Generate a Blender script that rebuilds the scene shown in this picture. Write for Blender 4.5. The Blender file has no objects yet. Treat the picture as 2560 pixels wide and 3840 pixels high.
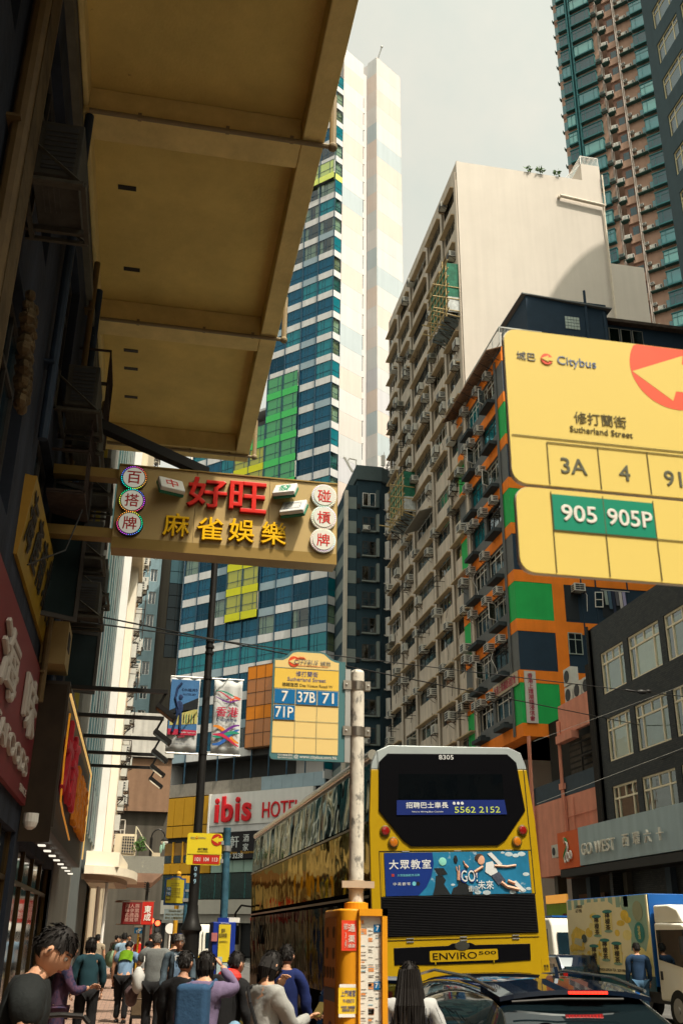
import bpy, bmesh, math, random
from math import sin, cos, pi, radians as R
from mathutils import Vector, Matrix, Euler
random.seed(7)
S = bpy.context.scene
# ---------------------------------------------------------------- camera, sky, sun, exposure
EYE = 1.65
PITCH, YAW, ROLL, FPX = R(23.2), R(10.6), R(0.75), 3733.0
cam_data = bpy.data.cameras.new('camera'); cam = bpy.data.objects.new('camera', cam_data)
S.collection.objects.link(cam); S.camera = cam
cam_data.sensor_fit = 'VERTICAL'; cam_data.sensor_height = 36; cam_data.sensor_width = 24
cam_data.lens = FPX/3840*36; cam_data.clip_start = .05; cam_data.clip_end = 4000
fwd = Vector((sin(YAW)*cos(PITCH), cos(YAW)*cos(PITCH), sin(PITCH)))
rgt = Vector((cos(YAW), -sin(YAW), 0)); upv = rgt.cross(fwd)
r2 = rgt*cos(ROLL)+upv*sin(ROLL); u2 = upv*cos(ROLL)-rgt*sin(ROLL)
cam.matrix_world = Matrix(((r2.x,u2.x,-fwd.x,0),(r2.y,u2.y,-fwd.y,0),(r2.z,u2.z,-fwd.z,EYE),(0,0,0,1)))
cam_data.dof.use_dof = True; cam_data.dof.focus_distance = 16; cam_data.dof.aperture_fstop = 8
SUN_EL, SUN_AZ = R(62), R(30)          # azimuth: behind the camera, turned towards +X
w = bpy.data.worlds.new('World'); S.world = w; w.use_nodes = True
nt = w.node_tree; nt.nodes.clear()
sky = nt.nodes.new('ShaderNodeTexSky'); sky.sky_type = 'NISHITA'; sky.sun_disc = False
sky.sun_elevation = SUN_EL; sky.sun_rotation = pi-SUN_AZ; sky.dust_density = 6; sky.ozone_density = 1; sky.air_density = 1.6
hsv = nt.nodes.new('ShaderNodeHueSaturation'); hsv.inputs['Saturation'].default_value = .2; hsv.inputs['Value'].default_value = 1.32
tint = nt.nodes.new('ShaderNodeMix'); tint.data_type = 'RGBA'; tint.blend_type = 'MULTIPLY'
tint.inputs[0].default_value = 1; tint.inputs[7].default_value = (.985, 1.0, .84, 1)
bg = nt.nodes.new('ShaderNodeBackground'); bg.inputs[1].default_value = .13
wo = nt.nodes.new('ShaderNodeOutputWorld')
nt.links.new(sky.outputs[0], hsv.inputs['Color']); nt.links.new(hsv.outputs[0], tint.inputs[6])
tcw = nt.nodes.new('ShaderNodeTexCoord'); nzw = nt.nodes.new('ShaderNodeTexNoise'); nzw.inputs['Scale'].default_value = 3.2; nzw.inputs['Detail'].default_value = 7; nzw.inputs['Roughness'].default_value = .6
mrw = nt.nodes.new('ShaderNodeMapRange'); mrw.inputs[1].default_value = .42; mrw.inputs[2].default_value = .72; mrw.inputs[3].default_value = 0; mrw.inputs[4].default_value = 1
cw = nt.nodes.new('ShaderNodeMix'); cw.data_type = 'RGBA'; cw.blend_type = 'MULTIPLY'; cw.inputs[7].default_value = (1.22, 1.10, 1.06, 1)
nt.links.new(tcw.outputs['Generated'], nzw.inputs[0]); nt.links.new(nzw.outputs[0], mrw.inputs[0]); nt.links.new(mrw.outputs[0], cw.inputs[0]); nt.links.new(tint.outputs[2], cw.inputs[6])
nt.links.new(cw.outputs[2], bg.inputs[0]); nt.links.new(bg.outputs[0], wo.inputs[0])
sl = bpy.data.lights.new('sun', 'SUN'); sl.energy = 4.3; sl.angle = R(.6); sl.color = (1, .90, .76)
sun = bpy.data.objects.new('sun', sl); S.collection.objects.link(sun)
sdir = Vector((sin(SUN_AZ)*cos(SUN_EL), -cos(SUN_AZ)*cos(SUN_EL), sin(SUN_EL)))
sun.rotation_euler = sdir.to_track_quat('Z', 'Y').to_euler(); sun.location = (20, -30, 60)
S.view_settings.view_transform = 'Standard'; S.view_settings.look = 'None'
S.view_settings.exposure = .50; S.view_settings.gamma = 1
try: S.view_settings.use_curve_mapping = False
except Exception: pass
S.cycles.max_bounces = 6; S.cycles.transparent_max_bounces = 10; S.cycles.caustics_reflective = False; S.cycles.caustics_refractive = False

# ---------------------------------------------------------------- measuring helpers: a point of the photograph put on a real plane
def ray(px, py):
    v = r2*(px-1280) + u2*(1920-py) + fwd*FPX
    return v
def atX(px, py, X): v = ray(px, py); t = X/v.x; return Vector((X, v.y*t, v.z*t+EYE))
def atY(px, py, Y): v = ray(px, py); t = Y/v.y; return Vector((v.x*t, Y, v.z*t+EYE))
def atZ(px, py, Z): v = ray(px, py); t = (Z-EYE)/v.z; return Vector((v.x*t, v.y*t, Z))

# ---------------------------------------------------------------- materials
def lin(h):
    h = h.lstrip('#'); c = [int(h[i:i+2], 16)/255 for i in (0, 2, 4)]
    return tuple((x/12.92 if x <= .04045 else ((x+.055)/1.055)**2.4) for x in c)
MATS = {}
def M(name, col, rough=.6, metal=0, noise=.12, scale=2.0, streak=0, bump=0, bscale=40, spec=.22, emit=0, coat=0, dirt=None):
    if name in MATS: return MATS[name]
    if isinstance(col, str): col = lin(col)
    m = bpy.data.materials.new(name); m.use_nodes = True; t = m.node_tree; n = t.nodes; L = t.links
    p = n['Principled BSDF']; p.inputs['Roughness'].default_value = rough; p.inputs['Metallic'].default_value = metal
    p.inputs['Specular IOR Level'].default_value = spec; p.inputs['Coat Weight'].default_value = coat
    p.inputs['Base Color'].default_value = (*col, 1); m.diffuse_color = (*col, 1)
    tc = None
    def coords(s):
        nonlocal tc
        if tc is None: tc = n.new('ShaderNodeTexCoord')
        mp = n.new('ShaderNodeMapping'); mp.inputs['Scale'].default_value = s; L.new(tc.outputs['Object'], mp.inputs[0]); return mp.outputs[0]
    cur = None
    def mul(src, lo, hi, prev, tintc=None):
        mr = n.new('ShaderNodeMapRange'); mr.inputs[1].default_value = .3; mr.inputs[2].default_value = .7
        mr.inputs[3].default_value = lo; mr.inputs[4].default_value = hi; L.new(src, mr.inputs[0])
        mx = n.new('ShaderNodeMix'); mx.data_type = 'RGBA'; mx.blend_type = 'MULTIPLY'; mx.inputs[0].default_value = 1
        if prev is None: mx.inputs[6].default_value = (*col, 1)
        else: L.new(prev, mx.inputs[6])
        L.new(mr.outputs[0], mx.inputs[7]); return mx.outputs[2]
    if noise:
        ns = n.new('ShaderNodeTexNoise'); ns.inputs['Scale'].default_value = scale; ns.inputs['Detail'].default_value = 8
        ns.inputs['Roughness'].default_value = .65; L.new(coords((1, 1, 1)), ns.inputs[0]); cur = mul(ns.outputs[0], 1-noise, 1+noise*.6, cur)
    if streak:
        ns = n.new('ShaderNodeTexNoise'); ns.inputs['Scale'].default_value = 1; ns.inputs['Detail'].default_value = 6
        L.new(coords((2.2, 2.2, .12)), ns.inputs[0]); cur = mul(ns.outputs[0], 1-streak, 1.05, cur)
    if dirt:
        ns = n.new('ShaderNodeTexNoise'); ns.inputs['Scale'].default_value = dirt[2]; ns.inputs['Detail'].default_value = 10; ns.inputs['Roughness'].default_value = .7
        L.new(coords((1, 1, dirt[3] if len(dirt) > 3 else 1)), ns.inputs[0])
        mr = n.new('ShaderNodeMapRange'); mr.inputs[1].default_value = dirt[1]; mr.inputs[2].default_value = dirt[1]+.06; L.new(ns.outputs[0], mr.inputs[0])
        mx = n.new('ShaderNodeMix'); mx.data_type = 'RGBA'; L.new(mr.outputs[0], mx.inputs[0])
        if cur: L.new(cur, mx.inputs[6])
        else: mx.inputs[6].default_value = (*col, 1)
        mx.inputs[7].default_value = (*(lin(dirt[0]) if isinstance(dirt[0], str) else dirt[0]), 1); cur = mx.outputs[2]
    if cur: L.new(cur, p.inputs['Base Color'])
    if bump:
        nb = n.new('ShaderNodeTexNoise'); nb.inputs['Scale'].default_value = bscale; nb.inputs['Detail'].default_value = 6
        L.new(coords((1, 1, 1)), nb.inputs[0]); b = n.new('ShaderNodeBump'); b.inputs['Strength'].default_value = bump; b.inputs['Distance'].default_value = .02
        L.new(nb.outputs[0], b.inputs['Height']); L.new(b.outputs[0], p.inputs['Normal'])
    if emit:
        p.inputs['Emission Color'].default_value = (*col, 1); p.inputs['Emission Strength'].default_value = emit
    MATS[name] = m; return m
def G(name, tintc, refl=.12, rough=.03, wave=0, bs=1.5, body=0, gcol=(.9, .97, 1)):
    """see-through tinted glass: transparency under a fresnel reflection"""
    if name in MATS: return MATS[name]
    if isinstance(tintc, str): tintc = lin(tintc)
    m = bpy.data.materials.new(name); m.use_nodes = True; t = m.node_tree; n = t.nodes; L = t.links
    n.clear(); o = n.new('ShaderNodeOutputMaterial'); mx = n.new('ShaderNodeMixShader'); tr = n.new('ShaderNodeBsdfTransparent'); gl = n.new('ShaderNodeBsdfGlossy')
    tr.inputs[0].default_value = (*tintc, 1); gl.inputs['Roughness'].default_value = rough; gl.inputs['Color'].default_value = (*gcol, 1)
    lw = n.new('ShaderNodeLayerWeight'); lw.inputs[0].default_value = .35
    mr = n.new('ShaderNodeMapRange'); mr.inputs[3].default_value = refl; mr.inputs[4].default_value = 1
    L.new(lw.outputs['Fresnel'], mr.inputs[0]); ge = n.new('ShaderNodeNewGeometry'); iv = n.new('ShaderNodeMath'); iv.operation = 'SUBTRACT'; iv.inputs[0].default_value = 1; L.new(ge.outputs['Backfacing'], iv.inputs[1])
    ml = n.new('ShaderNodeMath'); ml.operation = 'MULTIPLY'; L.new(mr.outputs[0], ml.inputs[0]); L.new(iv.outputs[0], ml.inputs[1])
    L.new(ml.outputs[0], mx.inputs[0]); L.new(tr.outputs[0], mx.inputs[1]); L.new(gl.outputs[0], mx.inputs[2]); L.new(mx.outputs[0], o.inputs[0])
    if wave:
        tc = n.new('ShaderNodeTexCoord'); nb = n.new('ShaderNodeTexNoise'); nb.inputs['Scale'].default_value = bs; L.new(tc.outputs['Object'], nb.inputs[0])
        b = n.new('ShaderNodeBump'); b.inputs['Strength'].default_value = wave; b.inputs['Distance'].default_value = .1; L.new(nb.outputs[0], b.inputs['Height']); L.new(b.outputs[0], gl.inputs['Normal'])
        L.new(b.outputs[0], lw.inputs['Normal'])
    if body:
        df = n.new('ShaderNodeBsdfDiffuse'); df.inputs[0].default_value = (*tintc, 1); m3 = n.new('ShaderNodeMixShader'); m3.inputs[0].default_value = body
        L.new(tr.outputs[0], m3.inputs[1]); L.new(df.outputs[0], m3.inputs[2]); L.new(m3.outputs[0], mx.inputs[1])
    m.diffuse_color = (*tintc, 1); MATS[name] = m; return m

# ---------------------------------------------------------------- objects
KIDS = {}
def link(o, parent=None):
    S.collection.objects.link(o)
    if parent is not None: o.parent = parent; KIDS.setdefault(parent.name, []).append(o)
    return o
def tag(o, label=None, cat=None, group=None, kind=None):
    if label: o['label'] = label
    if cat: o['category'] = cat
    if group: o['group'] = group
    if kind: o['kind'] = kind
    return o
def thing(name, label, cat, loc=(0,0,0), rz=0, group=None, parent=None):
    o = bpy.data.objects.new(name, None); o.location = loc; o.rotation_euler = (0, 0, rz); link(o, parent); return tag(o, label, cat, group)
def dup(o, parent=None, loc=None, rot=None, label=None, scale=None, swap=None):
    c = o.copy(); link(c, parent)
    if loc is not None: c.location = loc
    if rot is not None: c.rotation_euler = rot
    if scale is not None: c.scale = scale
    if label: c['label'] = label
    for k in KIDS.get(o.name, []): dup(k, c)
    return c
class B:
    """collects faces, links them as ONE mesh object"""
    def __init__(s): s.v = []; s.f = []; s.m = []; s.mats = []; s.cur = 0
    def use(s, mat):
        if mat not in s.mats: s.mats.append(mat)
        s.cur = s.mats.index(mat); return s
    def add(s, vs, fs):
        n = len(s.v); s.v += [tuple(x) for x in vs]; s.f += [tuple(i+n for i in q) for q in fs]; s.m += [s.cur]*len(fs); return s
    def box(s, x0, x1, y0, y1, z0, z1):
        x0, x1 = min(x0, x1), max(x0, x1); y0, y1 = min(y0, y1), max(y0, y1); z0, z1 = min(z0, z1), max(z0, z1)
        return s.add([(x0,y0,z0),(x1,y0,z0),(x1,y1,z0),(x0,y1,z0),(x0,y0,z1),(x1,y0,z1),(x1,y1,z1),(x0,y1,z1)],
                     [(0,3,2,1),(4,5,6,7),(0,1,5,4),(1,2,6,5),(2,3,7,6),(3,0,4,7)])
    def obox(s, c, h, rot=(0,0,0)):
        m = Euler(rot).to_matrix(); c = Vector(c)
        P = [c+m@Vector((a*h[0], b*h[1], d*h[2])) for d in (-1,1) for a, b in ((-1,-1),(1,-1),(1,1),(-1,1))]
        return s.add(P, [(0,3,2,1),(4,5,6,7),(0,1,5,4),(1,2,6,5),(2,3,7,6),(3,0,4,7)])
    def hexa(s, P): return s.add(P, [(0,3,2,1),(4,5,6,7),(0,1,5,4),(1,2,6,5),(2,3,7,6),(3,0,4,7)])
    def quad(s, *P): return s.add(P, [tuple(range(len(P)))])
    def prism(s, poly, c0, c1, axis='y'):
        """poly in the plane across axis: axis y -> (x,z), x -> (y,z), z -> (x,y)"""
        g = {'y': lambda a, b, c: (a, c, b), 'x': lambda a, b, c: (c, a, b), 'z': lambda a, b, c: (a, b, c)}[axis]
        n = len(poly); ar = sum(poly[i][0]*poly[(i+1)%n][1]-poly[(i+1)%n][0]*poly[i][1] for i in range(n))
        fl = (ar < 0) != (axis == 'y')
        if fl: poly = poly[::-1]
        V = [g(a, b, c0) for a, b in poly]+[g(a, b, c1) for a, b in poly]
        return s.add(V, [tuple(range(n))[::-1], tuple(range(n, 2*n))]+[(i, (i+1)%n, (i+1)%n+n, i+n) for i in range(n)])
    def tube(s, p0, p1, r, n=8, r1=None, cap=True):
        p0, p1 = Vector(p0), Vector(p1); r1 = r if r1 is None else r1; d = (p1-p0)
        if d.length < 1e-6: return s
        q = d.to_track_quat('Z', 'Y'); V = []
        for p, rr in ((p0, r), (p1, r1)):
            V += [p+q@Vector((rr*cos(2*pi*i/n), rr*sin(2*pi*i/n), 0)) for i in range(n)]
        F = [(i, (i+1)%n, (i+1)%n+n, i+n) for i in range(n)]
        if cap: F += [tuple(range(n))[::-1], tuple(range(n, 2*n))]
        return s.add(V, F)
    def path(s, P, r, n=6):
        for a, b in zip(P, P[1:]): s.tube(a, b, r, n)
        return s
    def lathe(s, prof, c=(0,0,0), n=16, axis='z', sx=1, sy=1):
        c = Vector(c); V = []; F = []
        for (r, z) in prof:
            for i in range(n):
                a = 2*pi*i/n; p = (r*cos(a)*sx, r*sin(a)*sy, z)
                if axis == 'y': p = (p[0], z, p[1])
                if axis == 'x': p = (z, p[0], p[1])
                V.append(c+Vector(p))
        for k in range(len(prof)-1):
            for i in range(n): F.append((k*n+i, k*n+(i+1)%n, (k+1)*n+(i+1)%n, (k+1)*n+i))
        F += [tuple(range(n))[::-1], tuple(range((len(prof)-1)*n, len(prof)*n))]
        return s.add(V, F)
    def ball(s, c, r, n=12, k=8):
        if not hasattr(r, '__len__'): r = (r, r, r)
        V = []; F = []; c = Vector(c)
        for j in range(1, k):
            t = pi*j/k
            for i in range(n): a = 2*pi*i/n; V.append(c+Vector((r[0]*sin(t)*cos(a), r[1]*sin(t)*sin(a), r[2]*cos(t))))
        V += [c+Vector((0,0,r[2])), c-Vector((0,0,r[2]))]; T = len(V)-2
        for j in range(k-2):
            for i in range(n): F.append((j*n+i, (j+1)*n+i, (j+1)*n+(i+1)%n, j*n+(i+1)%n))
        for i in range(n): F += [(T, i, (i+1)%n), (T+1, (k-2)*n+(i+1)%n, (k-2)*n+i)]
        return s.add(V, F)
    def xf(s, m, i0=0):
        for i in range(i0, len(s.v)): s.v[i] = tuple(m@Vector(s.v[i]))
        return s
    def mesh(s, name, smooth=False):
        me = bpy.data.meshes.new(name); me.from_pydata(s.v, [], s.f)
        for m in s.mats: me.materials.append(m)
        if len(s.mats) > 1: me.polygons.foreach_set('material_index', s.m)
        if smooth: me.polygons.foreach_set('use_smooth', [True]*len(s.f))
        me.update(); return me
    def obj(s, name, mat=None, parent=None, loc=None, smooth=False, bevel=0, rot=None, seg=2):
        if mat: s.mats = [mat]; s.m = [0]*len(s.f)
        o = bpy.data.objects.new(name, s.mesh(name, smooth or bevel > 0)); link(o, parent)
        if loc is not None: o.location = loc
        if rot is not None: o.rotation_euler = rot
        if bevel:
            b = o.modifiers.new('bevel', 'BEVEL'); b.width = bevel; b.segments = seg; b.limit_method = 'ANGLE'; b.angle_limit = R(35); b.harden_normals = True
        elif smooth:
            for p in o.data.polygons: pass
            try: o.data.set_sharp_from_angle(angle=R(40))
            except Exception: pass
        return o
def put(me, name, parent=None, loc=(0,0,0), rot=None, scale=None):
    o = bpy.data.objects.new(name, me); link(o, parent); o.location = loc
    if rot: o.rotation_euler = rot
    if scale: o.scale = scale
    return o
TXT = {}
def text_mesh(body, size=1, ext=.01, bold=0, mat=None, align='CENTER', shear=0, space=1, line=1, res=3, valign='CENTER'):
    key = (body, size, ext, bold, mat.name if mat else '', align, shear, space, line, valign)
    if key in TXT: return TXT[key]
    c = bpy.data.curves.new('lettering', 'FONT'); c.body = body; c.size = size; c.extrude = ext; c.resolution_u = res
    if bold: c.bevel_depth = bold; c.bevel_resolution = 0
    c.align_x = align; c.align_y = valign; c.shear = shear; c.space_character = space; c.space_line = line
    o = bpy.data.objects.new('tmp_text', c); S.collection.objects.link(o)
    dg = bpy.context.evaluated_depsgraph_get(); me = bpy.data.meshes.new_from_object(o.evaluated_get(dg)); me.name = 'lettering'
    me.materials.clear()
    if mat: me.materials.append(mat)
    for p in me.polygons: p.material_index = 0; p.use_smooth = False
    if bold and ext:
        kz = ext/(ext+bold)
        for v in me.vertices: v.co.z *= kz
    bpy.data.objects.remove(o); bpy.data.curves.remove(c); TXT[key] = me; return me
def text(body, parent, loc, mat, w=None, h=None, size=1, ext=.004, bold=0, rot=(pi/2, 0, 0), name='lettering', **k):
    """upright lettering on a face towards -y; w/h fit the ink to that width/height"""
    me = text_mesh(body, size, ext/size if False else ext, bold, mat, **k)
    xs = [v.co.x for v in me.vertices]; ys = [v.co.y for v in me.vertices]
    W, H = max(xs)-min(xs), max(ys)-min(ys); cx, cy = (max(xs)+min(xs))/2, (max(ys)+min(ys))/2
    sx = w/W if w else (h/H if h else 1); sy = h/H if h else sx
    key = ('c', id(me))
    if k.get('align', 'CENTER') == 'CENTER' and key not in TXT:
        me.transform(Matrix.Translation((-cx, -cy, 0))); TXT[key] = 1
    return put(me, name, parent, loc, rot, (sx, sy, 1))
def rrect(x0, x1, z0, z1, r, n=5):
    P = []
    for cx, cz, a0 in ((x1-r, z1-r, 0), (x0+r, z1-r, 90), (x0+r, z0+r, 180), (x1-r, z0+r, 270)):
        for i in range(n+1): a = R(a0+90*i/n); P.append((cx+r*cos(a), cz+r*sin(a)))
    return P
def wall_grid(name, x0, x1, z0, z1, holes, mat, parent, depth=.25, y=0, reveal=None):
    """a wall face with real openings and their reveals, looking towards -y"""
    b = B(); b.use(mat)
    zs = sorted({z0, z1}|{h[2] for h in holes}|{h[3] for h in holes}); zs = [z for z in zs if z0 <= z <= z1]
    for a, c in zip(zs, zs[1:]):
        zm = (a+c)/2; hs = sorted((max(h[0], x0), min(h[1], x1)) for h in holes if h[2] < zm < h[3]); cx = x0
        for h0, h1 in hs:
            if h0 > cx+1e-6: b.quad((cx,y,a), (h0,y,a), (h0,y,c), (cx,y,c))
            cx = max(cx, h1)
        if cx < x1-1e-6: b.quad((cx,y,a), (x1,y,a), (x1,y,c), (cx,y,c))
    if reveal: b.use(reveal)
    for (a, c, e, g) in holes:
        d = y+depth
        b.quad((a,y,e),(a,y,g),(a,d,g),(a,d,e)); b.quad((c,y,g),(c,y,e),(c,d,e),(c,d,g))
        b.quad((a,y,e),(a,d,e),(c,d,e),(c,y,e)); b.quad((a,y,g),(c,y,g),(c,d,g),(a,d,g))
    return b.obj(name, None, parent)
WIN = {}
def win_mesh(w, h, vs, hs, fw, fd, fm):
    """frame bars: vs/hs inner bar positions as fractions"""
    key = ('f', round(w,3), round(h,3), tuple(vs), tuple(hs), fw, fd, fm.name)
    if key not in WIN:
        b = B(); b.use(fm)
        b.box(0, w, 0, fd, 0, fw); b.box(0, w, 0, fd, h-fw, h); b.box(0, fw, 0, fd, fw, h-fw); b.box(w-fw, w, 0, fd, fw, h-fw)
        for v in vs: b.box(w*v-fw*.45, w*v+fw*.45, .004, fd-.004, fw, h-fw)
        for v in hs: b.box(fw, w-fw, .002, fd-.002, h*v-fw*.45, h*v+fw*.45)
        WIN[key] = b.mesh('window')
    return WIN[key]
def pane_mesh(w, h, m):
    key = ('p', round(w,3), round(h,3), m.name)
    if key not in WIN:
        b = B(); b.use(m); b.box(0, w, 0, .012, 0, h); WIN[key] = b.mesh('pane')
    return WIN[key]
def curtain_mesh(w, h, m, amp=.03, pitch=.16):
    key = ('c', round(w,3), round(h,3), m.name)
    if key not in WIN:
        b = B(); b.use(m); n = max(4, int(w/pitch*2)); P = [(w*i/n, amp*(1 if i % 2 else -1)) for i in range(n+1)]
        V = [(x, y, 0) for x, y in P]+[(x, y, h) for x, y in P]
        b.add(V, [(i, i+1, i+n+2, i+n+1) for i in range(n)]); WIN[key] = b.mesh('curtain')
    return WIN[key]
def window(parent, x, y, z, w, h, vs=(), hs=(), fw=.06, fd=.08, fm=None, gm=None, split=False, curt=None):
    o = put(win_mesh(w, h, vs, hs, fw, fd, fm), 'window', parent, (x, y, z))
    if split:
        X = [0]+[v*w for v in vs]+[w]; Z = [0]+[v*h for v in hs]+[h]
        for a, c in zip(X, X[1:]):
            for e, g in zip(Z, Z[1:]): put(pane_mesh(c-a-.02, g-e-.02, gm), 'pane', o, (a+.01, fd*.5, e+.01))
    else: put(pane_mesh(w-.03, h-.03, gm), 'pane', o, (.015, fd*.5, .015))
    for c in (curt or ()):
        put(curtain_mesh(c[1]-c[0], c[3]-c[2], c[4]), 'curtain', o, (c[0], fd+.16, c[2]))
    return o
# ================================================================ palette
asphalt = M('asphalt', (.10,.098,.093), .9, noise=.25, scale=1.2, bump=.4, bscale=90)
paving = M('pavement_blocks', (.22,.155,.125), .85, noise=.2, scale=3, bump=.2)
conc = M('concrete', (.30,.27,.22), .85, noise=.15, scale=1.5, streak=.25, bump=.25)
cream = M('ochre_render', (.62,.46,.145), .85, noise=.2, scale=.9, streak=0, bump=.35, bscale=22, dirt=((.17,.12,.06), .68, 2.2))
creamb = M('ochre_beam', (.68,.52,.21), .85, noise=.2, scale=1.6, bump=.5, bscale=14, dirt=((.10,.07,.04), .70, 5.))
beige = M('beige_render', (.56,.49,.41), .85, noise=.14, scale=.5, streak=.3, bump=.15, dirt=((.26,.19,.13), .70, .5, .15))
beigew = M('beige_gable_render', (.53,.485,.43), .85, noise=.05, scale=.35, streak=.02, bump=.1, dirt=((.33,.29,.24), .735, 1.3, .08))
ledgem = M('tan_ledge', (.42,.32,.20), .85, noise=.2, scale=2)
dkglass = M('dark_glass', (.012,.03,.042), .06, noise=.5, scale=.6, spec=.8)
tealg = M('teal_glass', (.01,.10,.12), .05, noise=.5, scale=.35, spec=.8)
white = M('white_paint', (.72,.70,.66), .5, noise=.06)
steel = M('galvanised_steel', (.42,.42,.40), .4, .7, noise=.2)
blackm = M('black_metal', (.018,.017,.016), .45, .3)
acw = M('aircon_casing', (.50,.50,.46), .5, noise=.12, scale=4)
acd = M('aircon_grille', (.035,.037,.04), .6)
rust = M('rusty_bracket', (.05,.035,.028), .8, noise=.4, scale=9)
curt = M('curtain_cloth', (.60,.62,.52), .9, noise=.1)
curtd = M('teal_curtain_cloth', (.06,.22,.24), .9, noise=.2)
curtw = M('warm_curtain_cloth', (.40,.36,.25), .9, noise=.15)
wall_l = M('pale_grey_render', (.22,.215,.19), .85, noise=.08, scale=.6, streak=.2)

# ================================================================ ground, kerbs, pavements
b = B(); b.box(-1.8, -1.0, -1, 1, -1, 0)
g = B(); g.quad((-600,-200,-.13),(600,-200,-.13),(600,1500,-.13),(-600,1500,-.13)); tag(g.obj('road', asphalt), kind='structure')
KX = 1.9
def pave_mat():
    m = M('paving_stones', (.27,.185,.14), .85, noise=.22, scale=1.4, bump=.1); t = m.node_tree; n = t.nodes; L = t.links; p = n['Principled BSDF']
    br = n.new('ShaderNodeTexBrick'); br.inputs['Scale'].default_value = 1; br.inputs['Brick Width'].default_value = .22; br.inputs['Row Height'].default_value = .11
    br.inputs['Mortar Size'].default_value = .006; br.inputs['Color1'].default_value = (.30,.19,.14,1); br.inputs['Color2'].default_value = (.22,.15,.12,1); br.inputs['Mortar'].default_value = (.06,.05,.045,1)
    tc = n.new('ShaderNodeTexCoord'); L.new(tc.outputs['Object'], br.inputs[0])
    ns = n.new('ShaderNodeTexNoise'); ns.inputs['Scale'].default_value = 1.2; ns.inputs['Detail'].default_value = 6; L.new(tc.outputs['Object'], ns.inputs[0])
    mx = n.new('ShaderNodeMix'); mx.data_type = 'RGBA'; mx.blend_type = 'MULTIPLY'; mx.inputs[0].default_value = .6; L.new(br.outputs[0], mx.inputs[6]); L.new(ns.outputs[1], mx.inputs[7])
    gm = n.new('ShaderNodeBrightContrast'); gm.inputs['Bright'].default_value = .02; L.new(mx.outputs[2], gm.inputs[0]); L.new(br.outputs[0], p.inputs['Base Color'])
    return m
pv = pave_mat()
b = B(); b.box(-6, KX-.15, -12, 62, -.3, 0); tag(b.obj('pavement', pv), kind='structure')
b = B(); b.box(17.2, 34, -12, 95, -.3, 0); tag(b.obj('pavement', pv), kind='structure')
b = B()
for i in range(74): b.box(KX-.148, KX+.02, -12+i+.005, -11+i-.005, -.3, .008)
tag(b.obj('kerb', M('kerb_granite', (.30,.29,.26), .8, noise=.2, scale=6)), kind='structure')
b = B()
for i in range(107): b.box(17.02, 17.198, -12+i+.005, -11+i-.005, -.3, .008)
tag(b.obj('kerb', MATS['kerb_granite']), kind='structure')
b = B(); b.box(2.35, 2.43, -10, 60, -.125, -.122); b.box(2.55, 2.63, -10, 60, -.125, -.122); tag(b.obj('road_marking', M('yellow_road_paint', (.55,.38,.03), .7, dirt=((.1,.09,.07),.6,9))), kind='structure')
b = B()
for x in (7.6, 8.7, 10.0, 11.1): b.box(x, x+.07, -10, 120, -.126, -.12)
tag(b.obj('tram_rail', steel), kind='structure')

# ================================================================ shared small parts: air conditioners
def ac_window(parent, x, y, z, s=1.0, cas=None, tray=True):
    """boxy window unit sticking out of a facade (towards -y)"""
    k = ('acw', (cas or acw).name)
    if k not in WIN:
        b = B(); b.use(cas or acw); b.box(0,.62,-.5,0,0,.42); b.box(-.02,.64,-.52,-.44,-.01,.43)
        g = B(); g.use(acd)
        for i in range(2):
            for j in range(3): g.box(.06+.26*i,.30+.26*i,-.528,-.515,.05+.12*j,.14+.12*j)
        for j in range(3): g.box(-.008,.0,-.4,-.1,.07+.11*j,.13+.11*j); g.box(.62,.628,-.4,-.1,.07+.11*j,.13+.11*j)
        t = B(); t.use(rust); t.box(-.05,.67,-.02,0,-.08,-.02); t.box(-.05,.0,-.55,0,-.06,-.03); t.box(.62,.67,-.55,0,-.06,-.03); t.box(-.05,.67,-.55,-.52,-.06,-.03)
        t.tube((-.02,-.5,-.05),(-.02,0,-.38),.015,4); t.tube((.64,-.5,-.05),(.64,0,-.38),.015,4)
        WIN[k] = (b.mesh('air_conditioner'), g.mesh('grille'), t.mesh('bracket'))
    c, g, t = WIN[k]
    o = put(c, 'air_conditioner', parent, (x, y, z), None, (s, s, s)); put(g, 'grille', o)
    if tray: put(t, 'bracket', o)
    return o
def ac_split(parent, x, y, z, s=1.0, rz=0):
    """split condenser with round fan on a steel bracket"""
    k = 'acs'
    if k not in WIN:
        b = B(); b.use(acw); b.box(0,.82,-.36,-.06,0,.58)
        f = B(); f.use(acd); f.lathe([(.22,-.372),(.22,-.36)], (.3,0,.29), 16, 'y'); f.box(.60,.78,-.37,-.36,.06,.5)
        f.use(acw)
        for r in (.07,.14,.2): f.lathe([(r,-.378),(r-.012,-.378),(r-.012,-.373),(r,-.373)], (.3,0,.29), 16, 'y')
        t = B(); t.use(rust); t.box(-.02,.84,-.4,-.37,-.05,-.01); t.box(0,.04,-.4,.02,-.05,-.01); t.box(.78,.82,-.4,.02,-.05,-.01); t.tube((.02,-.38,-.03),(.02,.0,-.4),.016,4); t.tube((.8,-.38,-.03),(.8,.0,-.4),.016,4)
        WIN[k] = (b.mesh('air_conditioner'), f.mesh('fan_grille'), t.mesh('bracket'))
    c, g, t = WIN[k]; o = put(c, 'air_conditioner', parent, (x, y, z), (0,0,rz), (s,s,s)); put(g, 'fan_grille', o); put(t, 'bracket', o); return o

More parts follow.
